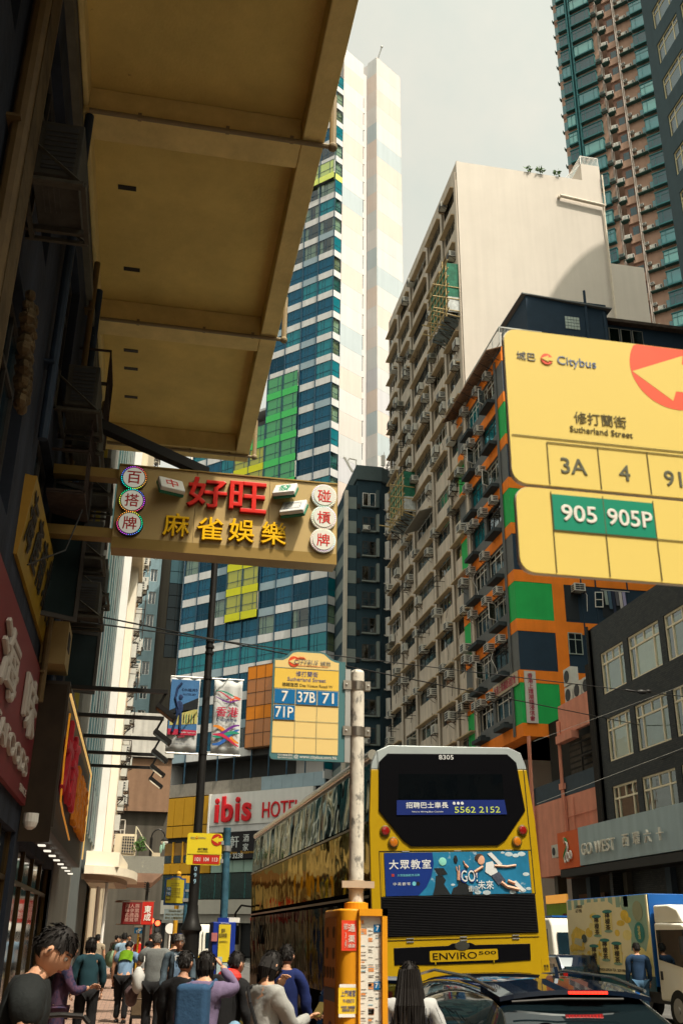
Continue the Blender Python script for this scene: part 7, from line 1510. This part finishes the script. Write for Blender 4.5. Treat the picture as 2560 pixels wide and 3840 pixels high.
def head_data(c, Rm, s, hair, hm, sk, mask=None, lod=0):
    """list of (name, B or mesh, material): face looks along local +y"""
    na, nt2 = 28, 20; b = B(); b.use(sk)
    def rad(th, ph):
        z = cos(th); f = cos(ph); k_ = max(f, 0)
        ax, ay, az = .074, .096, .118
        x, y, zz = ax*sin(th)*sin(ph), ay*sin(th)*cos(ph), az*z
        if zz < -.01: t_ = min(1, (-zz-.01)/.108); x *= 1-.34*t_*t_; y = y*(1-.12*t_) + (.012*t_ if f > 0 else .03*t_)
        g = lambda v, m, w_: math.exp(-((v-m)/w_)**2)
        y += .024*g(zz,-.018,.020)*g(ph,0,.22)*(f > 0) + .010*g(zz,.006,.022)*g(ph,0,.16)*(f > 0)
        y -= .008*g(zz,.012,.016)*g(abs(ph),.42,.20)*(f > 0); y += .006*g(zz,.034,.012)*g(ph,0,.7)*(f > 0); y += .007*g(zz,-.055,.010)*g(ph,0,.28)*(f > 0) + .009*g(zz,-.097,.016)*g(ph,0,.4)*(f > 0)
        y -= .004*g(zz,-.075,.008)*g(ph,0,.4)*(f > 0)
        return Vector((x, y, zz))
    V = []
    for i in range(1, nt2):
        th = pi*i/nt2
        for j in range(na): ph = 2*pi*j/na; ph = ph if ph <= pi else ph-2*pi; V.append(rad(th, ph))
    V += [rad(0.001, 0), rad(pi-.001, 0)]; T = len(V)-2; F = []
    for i in range(nt2-2):
        for j in range(na): F.append((i*na+j, i*na+(j+1)%na, (i+1)*na+(j+1)%na, (i+1)*na+j))
    for j in range(na): F += [(T, (j+1)%na, j), (T+1, (nt2-2)*na+j, (nt2-2)*na+(j+1)%na)]
    X = lambda p: c+Rm@(Vector(p)*s)
    b.add([X(v) for v in V], F)
    for sx in (-1, 1):
        i0 = len(b.v); b.ball((0,0,0), (.011,.020,.031), 8, 6); b.xf(Matrix.Translation(c) @ (Rm.to_4x4()) @ Matrix.Scale(s, 4) @ Matrix.Translation((sx*.075,-.008,-.005)) @ Euler((R(-12),0,R(sx*-18))).to_matrix().to_4x4(), i0)
        i0 = len(b.v); b.ball((0,0,0), (.006,.010,.017), 8, 5); b.xf(Matrix.Translation(c) @ (Rm.to_4x4()) @ Matrix.Scale(s, 4) @ Matrix.Translation((sx*.083,-.004,-.004)), i0)
    ex = []
    for sx in (-1, 1):
        e = B(); e.use(eyem); e.ball(X((sx*.031,.078,.010)), .0125*s, 8, 6); e.use(hairm); e.ball(X((sx*.031,.0865,.010)), .0068*s, 8, 6); ex.append(('eye', e, None))
        e = B(); e.use(hairm); e.path([X((sx*.014,.094,.031)), X((sx*.034,.088,.036)), X((sx*.050,.074,.030))], .0035*s, 5); ex.append(('eyebrow', e, None))
    e = B(); e.use(lipm); e.path([X((-.020,.087,-.055)), X((0,.098,-.052)), X((.020,.087,-.055))], .0048*s, 5)
    ex.append(('mouth', e, None))
    # hair: shell over the scalp, cut by a hairline
    h = B(); h.use(hm)
    def line_z(ph):
        a = abs(ph)
        if hair in ('short', 'balding'): return .062 if a < .7 else (.03 if a < 1.15 else (-.005 if a < 1.9 else -.055))
        if hair == 'fringe': return .045 if a < .8 else (.02 if a < 1.5 else (.0 if a < 2.0 else -.06))
        return .055 if a < .6 else (-.03 if a < 1.3 else -.10)
    rr = random.Random(int(c.x*100+c.y*10)); idx = {}; V = []; F = []
    def hv(i, j):
        k = (i, j % na)
        if k not in idx:
            th = pi*i/nt2; ph = 2*pi*(j % na)/na; ph = ph if ph <= pi else ph-2*pi; p = rad(th, ph); q = Vector((p.x, p.y-(.0 if abs(ph) < .7 else .004), p.z)); g = 1.05+rr.uniform(-.008,.012)+(.015 if cos(th) > .3 else 0)
            if hair == 'balding' and cos(th) > .75: g = .98
            q = Vector((q.x*g*1.02, q.y*g, q.z*g+.004)); q.z = max(q.z, line_z(ph)-.0) if q.z < line_z(ph) else q.z
            idx[k] = len(V); V.append(X(q))
        return idx[k]
    for i in range(0, nt2-1):
        for j in range(na):
            ph = 2*pi*(j+.5)/na; ph = ph if ph <= pi else ph-2*pi
            if .118*cos(pi*(i+.2)/nt2) > line_z(ph)-.012: F.append((hv(i,j), hv(i+1,j), hv(i+1,j+1), hv(i,j+1)))
    h.add(V, F)
    nst = 260
    for k in range(nst):
        ph = rr.uniform(-pi, pi); th = math.acos(rr.uniform(-.1, .98)); p = rad(th, ph)
        if p.z < line_z(ph)+.004: continue
        if hair == 'balding' and cos(th) > .7: continue
        q = Vector((p.x*1.05, p.y*1.04-.003, p.z*1.05+.003)); tdir = Vector((sin(ph)*cos(th), (cos(ph)*cos(th)), -sin(th)))+Vector((rr.gauss(0,.35), rr.gauss(0,.35), rr.gauss(0,.15))); tdir.normalize(); nrm = Vector((p.x,p.y,p.z)).normalized(); L_ = rr.uniform(.02,.05); wv = tdir.cross(nrm)*rr.uniform(.002,.005)
        m_ = q+tdir*L_*.5+nrm*rr.uniform(.006,.014); t_ = q+tdir*L_+nrm*rr.uniform(-.002,.010)
        h.add([X(q-wv), X(q+wv), X(m_+wv), X(t_), X(m_-wv)], [(0,1,2,3,4)])
    if hair == 'long':
        for k in range(90):
            a = pi+(rr.random()-.5)*3.3; u = rr.uniform(.95, 1.12); p0 = X((.076*sin(a)*u, .098*cos(a)*u, .06)); p1 = X((.100*sin(a)*u, .128*cos(a)*u-.01, -.09)); p2 = X((.125*sin(a)*u, .16*cos(a)*u-.06, -.22)); p3 = X((.13*sin(a)*u+rr.gauss(0,.01), .16*cos(a)*u-.075, -.30-.16*rr.random())); h.tube(p0, p1, .009*s, 4, .012*s); h.tube(p1, p2, .012*s, 4, .010*s); h.tube(p2, p3, .010*s, 4, .003*s)
    if hair == 'bun': h.ball(X((0,-.12,.02)), (.045*s,.04*s,.045*s))
    if hair == 'bob':
        for k in range(70):
            a = pi+(rr.random()-.5)*3.5; u = rr.uniform(.94, 1.06); p0 = X((.078*sin(a)*u, .097*cos(a)*u, .05)); p1 = X((.084*sin(a)*u, .106*cos(a)*u, -.04)); p2 = X((.070*sin(a)*u, .085*cos(a)*u+.0, -.095-.045*rr.random())); h.tube(p0, p1, .009*s, 4, .012*s); h.tube(p1, p2, .012*s, 4, .004*s)
    ex.append(('hair', h, None))
    if mask:
        m2 = B(); m2.use(mask); VV = []; FF = []
        for i in range(7):
            for j in range(13):
                ph = (j/12-.5)*2.3; z = -.012-.088*i/6; th = math.acos(max(-1,min(1,z/.118))); p = rad(th, ph); g = 1.04+.05*cos(ph*1.2)*sin(pi*i/6); VV.append(X((p.x*g, p.y*g+.004, p.z)))
        for i in range(6):
            for j in range(12): FF.append((i*13+j, i*13+j+1, (i+1)*13+j+1, (i+1)*13+j))
        m2.add(VV, FF)
        for sx in (-1, 1): m2.path([X((sx*.066,.045,-.02)), X((sx*.080,0,.012))], .002, 4); m2.path([X((sx*.062,.04,-.07)), X((sx*.080,-.01,-.03))], .002, 4)
        ex.append(('face_mask', m2, None))
    return b, ex
def hand(b, w, d, up, s=1, curl=.5, m=None):
    """palm and five fingers from the wrist w along d; up = back of the hand"""
    b.use(m); d = d.normalized(); side = d.cross(up).normalized(); up = side.cross(d).normalized(); F3 = Matrix((side, d, up)).transposed()
    def P(x, y, z): return w+F3@(Vector((x, y, z))*s)
    i0 = len(b.v); b.ball((0,0,0), (.040,.052,.016), 10, 6); b.xf(Matrix.Translation(P(0,.045,0)) @ F3.to_4x4() @ Matrix.Scale(s, 4), i0)
    for k, (x, L_) in enumerate(((-.030,.060),(-.010,.074),(.010,.080),(.029,.070))):
        a1 = curl*.9; a2 = curl*2.0; p0 = P(x, .080, 0); p1 = P(x*1.1, .080+L_*.5*cos(a1), -L_*.5*sin(a1)); p2 = P(x*1.1, .080+L_*.5*cos(a1)+L_*.5*cos(a2), -L_*.5*sin(a1)-L_*.5*sin(a2)); b.tube(p0, p1, .0095*s, 6, .0088*s); b.tube(p1, p2, .0088*s, 6, .0068*s); b.ball(p1, .0089*s, 6, 4); b.ball(p2, .0068*s, 6, 4)
    p0 = P(.034,.02,-.004); p1 = P(.060,.050,-.014); p2 = P(.052,.078,-.026); b.tube(p0, p1, .012*s, 6, .0105*s); b.tube(p1, p2, .0105*s, 6, .008*s); b.ball(p1, .0105*s, 6, 4); b.ball(p2, .008*s, 6, 4)
def V3(*a): return Vector(a)
def person(label, pos, face, h=1.68, lean=0, sleeve=.5, top=None, legs=None, hair='short', hm=None, sk=None, step=.12, arms=None, headrot=(0,0,0), fem=False, mask=None, collar=None, shoes=None, extras=None, skirt=False, group='people on the pavement', zoff=0, longtop=0, detail=True, bend=0, fat_=1.0):
    sk = sk or skin; hm = hm or hairm; k = h/1.70; t = thing('person', label, 'person', (pos[0], pos[1], zoff), face, group)
    Rl = Euler((-lean, 0, 0)).to_matrix()
    hipz = .92*k
    def T(x, y, z): # torso point, leaned about the hips
        return V3(0,0,hipz)+Rl@V3(x*k, y*k, (z-.92)*k)
    sw = (.165 if fem else .19)*fat_
    pel = V3(0,0,hipz); wst = T(0,.01,1.07); chs = T(0,.02,1.27); nb_ = T(0,.0,1.42); neck = T(0,.01,1.47); hb = T(0,.03,1.53)
    shl, shr = T(-sw,.0,1.385), T(sw,.0,1.385)
    dfl = {'l': ((-.24,.02,1.12), (-.25,.12,.90)), 'r': ((.24,.02,1.12), (.25,.12,.90))}
    A = dict(dfl); A.update(arms or {})
    def arm(s_): e, w_ = A[s_]; return T(*e), T(*w_)
    el, wl_ = arm('l'); er, wr_ = arm('r')
    hl, hr = V3(-.095*k,0,hipz-.04), V3(.095*k,0,hipz-.04)
    st_ = step*k; kl, al = V3(-.10*k,st_*.6+.02,.49*k), V3(-.105*k,st_-.03,.085*k); kr, ar = V3(.10*k,-st_*.4+.03,.49*k), V3(.105*k,-st_-.03,.085*k)
    V = [pel, wst, chs, nb_, neck, hb, shl, el, wl_, shr, er, wr_, hl, kl, al, hr, kr, ar, al+V3(0,.13*k,-.05*k), ar+V3(0,.13*k,-.05*k)]
    E_ = [(0,1),(1,2),(2,3),(3,4),(4,5),(3,6),(6,7),(7,8),(3,9),(9,10),(10,11),(0,12),(12,13),(13,14),(0,15),(15,16),(16,17),(14,18),(17,19)]
    f = k*fat_; Rr = [(.13*f,.10*f),(.12*f,.09*f),(.14*f,.10*f),(.07*f,.06*f),.055*k,.055*k,.055*f,.042*k,.028*k,.055*f,.042*k,.028*k,.09*f,.058*k,.038*k,.09*f,.058*k,.038*k,.03*k,.03*k]
    body = skin_mesh('body', V, E_, Rr, sk)
    Rh = Rl@Euler((headrot[0], headrot[1], headrot[2])).to_matrix(); hc = T(0,.045,1.605)
    hb_, ex = head_data(hc, Rh, k*(1.0 if not fem else .96), hair, hm, sk, mask)
    for (w_, e_) in ((wl_, el), (wr_, er)):
        hand(hb_, w_, (w_-e_), Rl@V3(0,-1,.2) if abs((w_-e_).z) < .1 else Rl@V3((1 if w_.x > 0 else -1), 0, .1), k, .55, sk)
    bm = bmesh.new(); bm.from_mesh(body); m2 = hb_.mesh('tmp', True); bm.from_mesh(m2); bm.to_mesh(body); bm.free(); bpy.data.meshes.remove(m2)
    for p in body.polygons: p.use_smooth = True; p.material_index = 0
    put(body, 'body', t)
    for n_, bb_, _ in ex: bb_.obj(n_, None, t, smooth=True)
    # top: torso and sleeves
    tl = longtop
    V2 = [V3(0,0,hipz-.13-tl*k), wst, chs, nb_, T(0,.005,1.445), shl, shl.lerp(el,.55), shr, shr.lerp(er,.55)]; E2 = [(0,1),(1,2),(2,3),(3,4),(3,5),(5,6),(3,7),(7,8)]
    R2 = [(.178*f,.135*f),(.160*f,.118*f),(.175*f,.125*f),(.095*f,.085*f),(.070*k,.066*k),.082*f,.070*f,.082*f,.070*f]
    if sleeve > .6: V2 += [el, el.lerp(wl_, sleeve-.05 if sleeve < 1.1 else .95), er, er.lerp(wr_, sleeve-.05 if sleeve < 1.1 else .95)]; E2 += [(6,9),(9,10),(8,11),(11,12)]; R2 += [.062*k,.048*k,.062*k,.048*k]
    put(skin_mesh('shirt', V2, E2, R2, top, noise_=.017, seed=pos[1]), 'shirt', t)
    V4 = [pel+V3(0,0,.04), hl, kl, al+V3(0,0,-.01), hr, kr, ar+V3(0,0,-.01)]; R4 = [(.15*f,.12*f),.115*f,.082*k,.066*k,.115*f,.082*k,.066*k]
    put(skin_mesh('trousers', V4, [(0,1),(1,2),(2,3),(0,4),(4,5),(5,6)], R4, legs, noise_=.010, seed=pos[0]), 'trousers', t)
    for a_ in (al, ar):
        b = B(); b.ball((0,0,0), (.05*k,.135*k,.05*k), 12, 8); 
        for i in range(len(b.v)): q = b.v[i]; b.v[i] = (q[0], q[1], max(q[2], -.03*k))
        o = b.obj('shoe', shoes or shoem, t, smooth=True); o.location = (a_.x, a_.y+.055*k, .032*k)
    if extras: extras(t, T, k, dict(wl=wl_, wr=wr_, shl=shl, shr=shr, el=el, er=er))
    return t
cl = lambda n, c, **k: M('cloth_'+n, tuple(v*.78 for v in c), .9, noise=k.pop('noise', .15), bump=.25, bscale=30, **k)
blackc = cl('black', (.010,.010,.011)); darkc = cl('charcoal', (.020,.021,.022)); navyc = cl('navy', (.012,.02,.04))
def bag(t, p, sz, mat, name='bag', strap=None):
    b = B(); b.ball((0,0,0), sz, 14, 10); 
    for i in range(len(b.v)): q = b.v[i]; b.v[i] = (q[0]*(1+.12*sin(q[2]*30)), q[1], q[2]*(1.0 if q[2] < 0 else .8))
    o = b.obj(name, mat, t, smooth=True); o.location = p
    if strap: b = B(); b.path(strap, .012, 6); b.obj('strap', mat, t)
    return o
PI = pi
# 1 the near man looking down to the right
shirtk = M('cloth_dark_green_grey', (.010,.012,.012), .85, noise=.15, bump=.3, bscale=25)
person('near man in a black round neck shirt turned towards the street, head bowed', (-.60, 5.75), R(-88), 1.70, .24, .5, shirtk, blackc, 'fringe', headrot=(R(-22),0,R(-8)), arms={'l': ((-.26,.1,1.12),(-.22,.28,.98)), 'r': ((.26,.1,1.12),(.22,.28,.98))}, fat_=1.12, group=None)
# 2 plaid and dark figures behind him
plaid = cl('plaid', (.10,.05,.09), noise=.7, dirt=((.02,.02,.05), .5, 9))
person('person in a purple plaid shirt standing with a phone behind the near man', (-.82, 13.6), R(-80), 1.58, .06, .95, plaid, plaid, 'short', sk=skin2, arms={'r': ((.22,.15,1.12),(.12,.36,1.18))}, fem=True)
person('dark clothed person with a teal hood walking away by the shopfronts', (-.62, 17.5), R(10), 1.60, .05, .95, M('cloth_dark_teal', (.01,.035,.045), .9), blackc, 'bob', shoes=shoew)
person('dark clothed person standing close to the shop doors', (-1.15, 16.0), R(-60), 1.62, .0, .95, blackc, blackc, 'short', sk=skin2)
# 3 beige shirt
person('man in a loose beige shirt walking away on the sunny paving', (-1.06, 34.5), R(6), 1.66, 0, .5, cl('beige', (.34,.28,.20)), blackc, 'short', step=.14, fat_=1.05)
# 4 green and blue vest, bent forward
def vest(t, T, k, J):
    b = B(); V = []; F = []
    for i in range(9):
        for j in range(7): a = (j/6-.5)*1.9; V.append(T(.185*sin(a), -.155*cos(a)+.0, 1.24+.21*i/8-(.03*(abs(j-3)/3)**2)))
    for i in range(8):
        for j in range(6): F.append((i*7+j, i*7+j+1, (i+1)*7+j+1, (i+1)*7+j))
    b.add(V, F); b.obj('green_yoke', cl('lime', (.16,.33,.01)), t, smooth=True)
person('man in a pale blue polo with a lime green back bending over a trolley', (-.12, 23.4), R(-12), 1.60, .42, .55, cl('pale_blue', (.17,.27,.40)), blackc, 'short', arms={'l': ((-.3,.12,1.14),(-.3,.3,.95)), 'r': ((.3,.15,1.15),(.28,.38,.98))}, headrot=(R(-20),0,0), extras=vest, fat_=1.1)
person('person in a light blue shirt walking behind the man with the lime back', (-.22, 31), R(0), 1.70, 0, .6, cl('sky', (.25,.37,.48)), darkc, 'short')
person('person carrying a big translucent green bag in the sunlight', (-.45, 38), R(160), 1.62, 0, .6, cl('sage', (.12,.18,.12)), darkc, 'short', extras=lambda t, T, k, J: bag(t, (.1,.25,.95), (.28,.2,.3), M('bag_green_clear', (.18,.26,.16), .4)))
# 5, 6 far walkers
person('woman in a bright red jacket far down the sunny pavement', (.30, 48), R(8), 1.58, .03, 1.0, cl('red', (.55,.02,.015)), blackc, 'short', hm=M('brown_hair', (.12,.05,.03), .5), fem=True, group='far walkers')
person('walker in black with a back print right of the red jacket', (.78, 47), R(-8), 1.70, 0, .5, blackc, blackc, 'short', group='far walkers')
person('far walker in white beyond the walker in black', (1.1, 54), R(170), 1.68, 0, .6, cl('white', (.5,.5,.48)), navyc, 'short', group='far walkers')
person('far walker in grey left of the red jacket', (-.15, 55), R(180), 1.66, 0, .6, cl('grey2', (.15,.15,.15)), navyc, 'short', group='far walkers')
person('far walker in dark brown near the yellow post', (-.75, 52), R(0), 1.64, 0, .9, cl('brown', (.05,.035,.025)), blackc, 'short', group='far walkers')
person('old man in a white shirt standing across the road beyond the bus front', (4.15, 52), R(180), 1.72, 0, .6, cl('white', (.5,.5,.48)), blackc, 'short', hm=hairg, group='far walkers')
# 7 grey polo with tote bags
def totes(t, T, k, J):
    bag(t, T(.24,-.12,1.0), (.10,.13,.22), M('tote_white', (.42,.42,.40), .8, noise=.2), 'tote_bag', [J['shr']+V3(0,-.02,.06), T(.22,-.18,1.2), T(.25,-.14,1.12)]) if False else bag(t, T(-.26,-.10,.98), (.11,.13,.24), M('tote_white', (.42,.42,.40), .8, noise=.2), 'tote_bag', [J['shl']+V3(.03,-.02,.06), T(-.17,-.13,1.25), T(-.25,-.12,1.14)])
    bag(t, J['wl']+V3(-.05,-.02,-.22), (.12,.10,.20), M('plastic_bag_brown', (.12,.08,.08), .4, noise=.5, scale=9), 'plastic_bag')
person('man in a light grey polo seen from behind carrying a white tote bag', (.42, 19.4), R(-8), 1.68, .03, .52, cl('light_grey', (.16,.17,.165)), blackc, 'short', hm=hairg, arms={'l': ((-.3,.06,1.12),(-.34,.2,.95))}, extras=totes, fat_=1.2, step=.05)
# 8 old man in jacket facing us
def jacket(t, T, k, J):
    b = B(); b.add([T(-.06,.135,1.42), T(.06,.135,1.42), T(.05,.165,1.2), T(.06,.15,.95), T(-.06,.15,.95), T(-.05,.165,1.2)], [(0,1,2,5),(5,2,3,4)]); b.obj('inner_shirt', cl('pale_blue', (.17,.27,.40)), t)
    b = B(); b.add([T(-.07,.12,1.44), T(-.0,.15,1.40), T(-.04,.165,1.32)], [(0,1,2)]); b.add([T(.07,.12,1.44), T(.0,.15,1.40), T(.04,.165,1.32)], [(0,1,2)]); b.obj('collar', cl('white', (.5,.5,.48)), t)
    b = B(); b.box(-.17,-.06,.135,.15,1.06*k,1.24*k); b.obj('pocket', blackc, t)
person('old grey haired man facing the camera in a blue grey jacket', (.78, 18.2), R(172), 1.66, .05, 1.0, cl('slate_jacket', (.07,.10,.125)), blackc, 'short', hm=hairg, sk=skin2, extras=jacket, step=.04, headrot=(R(-12),0,R(10)), longtop=.08, fat_=1.05)
person('dark haired person behind the old man in the jacket', (.80, 21), R(0), 1.66, 0, .9, darkc, blackc, 'short')
# 10 woman in lilac shading her eyes
def bpack(t, T, k, J):
    b = B(); b.obox((0,0,0), (.14,.08,.21)); o = b.obj('backpack', cl('blue_backpack', (.03,.08,.16)), t, bevel=.05, seg=3); o.location = T(-.02,-.22,1.20)
    b = B(); b.path([T(-.10,-.14,1.40), T(-.11,.03,1.47), T(-.10,.13,1.32)], .015, 6); b.path([T(.10,-.14,1.40), T(.11,.03,1.47), T(.10,.13,1.32)], .015, 6); b.obj('strap', MATS['cloth_blue_backpack'], t)
    bag(t, T(.30,.10,.95), (.10,.12,.2), M('shopping_bag_blue', (.16,.28,.38), .5, noise=.3, scale=6), 'shopping_bag')
person('woman in a lilac top with a blue backpack raising her hand to her brow', (.62, 9.4), R(-22), 1.52, .04, .95, cl('lilac', (.17,.13,.22)), darkc, 'bob', fem=True, arms={'r': ((.30,.12,1.40),(.12,.13,1.60)), 'l': ((-.22,.0,1.12),(-.2,.16,.95))}, mask=M('mask_white', (.45,.45,.48), .8), extras=bpack, headrot=(R(6),0,R(-20)))
def phone_x(t, T, k, J):
    b = B(); b.obox((0,0,0), (.037,.006,.075), (R(-50),0,R(20))); o = b.obj('phone', M('phone_gold', (.20,.15,.05), .3, .6), t); o.location = J['wr']+V3(.0,.10,.05)
    b = B(); b.path([T(-.12,-.10,1.42), T(.02,-.155,1.30), T(.15,-.12,1.05)], .014, 6); b.path([T(-.12,-.10,1.42), T(-.10,.06,1.45), T(.05,.14,1.2), T(.16,.05,1.05)], .014, 6); b.obj('strap', blackc, t)
person('woman in a white sweater and black mask looking at her phone, hand at her chin', (1.02, 8.5), R(-62), 1.54, .06, 1.0, cl('cream_white', (.36,.36,.34)), darkc, 'bob', fem=True, arms={'l': ((-.20,.16,1.16),(-.06,.19,1.44)), 'r': ((.20,.16,1.15),(.12,.40,1.22))}, mask=blackc, extras=phone_x, headrot=(R(-14),0,0))
person('dark clothed person in shade behind the woman in lilac', (.50, 10.6), R(-30), 1.50, 0, 1.0, blackc, blackc, 'short', sk=skin2)
def rp2(t, T, k, J):
    b = B(); b.obox((0,0,0), (.17,.10,.24)); o = b.obj('backpack', blackc, t, bevel=.06, seg=3); o.location = T(0,-.22,1.20); b = B(); b.ball((0,0,0), (.14,.10,.08)); o = b.obj('cap_part', M('red_cap', (.5,.03,.02), .6), t); o.location = T(0,-.05,1.46)
person('person in black with a large black backpack holding out a phone between the two women', (.96, 10.8), R(-50), 1.50, .1, 1.0, blackc, blackc, 'short', extras=rp2, arms={'l': ((-.22,.1,1.15),(-.2,.3,1.2))})
person('person in blue in the shade beside the dark bus side', (1.62, 11.5), R(-20), 1.56, 0, 1.0, cl('blue', (.01,.02,.10)), blackc, 'short', sk=skin2)
# 13 man by the truck
person('man in a navy sweater and blue jeans walking beside the box truck cab', (11.45, 23.4), R(-18), 1.70, .04, 1.0, cl('blue_sweater', (.02,.05,.11)), M('denim', (.045,.10,.17), .9, noise=.4, scale=8, bump=.2), 'short', shoes=M('tan_shoe', (.4,.32,.22), .6), group=None, headrot=(0,0,R(20)), step=.10, zoff=-.08, fat_=1.1)
# 14 woman getting into the car
def stripes(t, T, k, J):
    b = B()
    for j in range(13):
        a = -1.5+3.0*j/12; pts_ = [T(.186*sin(a), -.138*cos(a)-.0, z) for z in (1.02,1.15,1.28,1.38)]; b.path(pts_, .0022, 4)
    for s_ in (-1, 1):
        for j in range(6): a = 2*pi*j/6; p = J['shl'] if s_ < 0 else J['shr']; q = J['el'] if s_ < 0 else J['er']; off = V3(.082*cos(a), .082*sin(a), .0); b.path([p+off+V3(0,0,.0), p.lerp(q,.5)+off*.9], .0022, 4)
    b.obj('stripe', M('stripe_ink', (.03,.03,.05), .8), t)
person('long haired woman in a striped white shirt at the open car door', (2.14, 8.3), R(-12), 1.60, .02, .95, cl('white_stripe', (.46,.46,.45)), darkc, 'long', fem=True, extras=stripes, zoff=-.13, group=None, arms={'r': ((.27,.06,1.16),(.26,.26,1.0))})

# ================================================================ the street behind the camera: unseen plain blocks added to cut the sky light in the canyon
bk = M('plain_render', (.16,.15,.13), .9, streak=.2, noise=.1); bk2 = M('plain_render_warm', (.24,.19,.13), .9, streak=.2)
for k, (lab, x0, x1, y0, y1, h_, m_) in enumerate((('unseen plain left block added behind the camera to cut sky light', -22, -1.7, -42, -8.2, 42, bk), ('unseen plain right block with dark windows added behind the camera to cut sky light', 21, 40, -30, 10.6, 26, bk2), ('second unseen plain right block added further behind the camera to cut sky light', 21, 40, -75, -31, 30, bk), ('second unseen plain left block added further behind the camera to cut sky light', -22, -2.2, -80, -43, 46, bk2), ('unseen block closing the street far behind the camera, added to cut sky light', -22, 45, -130, -115, 34, bk))):
    t = thing('unseen_building', lab, 'building', (0,0,0)); b = B(); b.box(x0, x1, y0, y1, -.1, h_); b.obj('wall', m_, t); b = B()
    for z in range(4, int(h_)-2, 3):
        if x0 == 21:
            for y in range(int(y0)+2, int(y1)-2, 4): b.box(x0-.03, x0, y, y+2.4, z, z+1.6)
        elif x1 < 0:
            for y in range(int(y0)+2, int(y1)-2, 4): b.box(x1, x1+.03, y, y+2.4, z, z+1.6)
        else:
            for x in range(int(x0)+2, int(x1)-2, 4): b.box(x, x+2.4, y1, y1+.03, z, z+1.6)
    o = b.obj('windows', dkglass, t); o['kind'] = 'stuff'
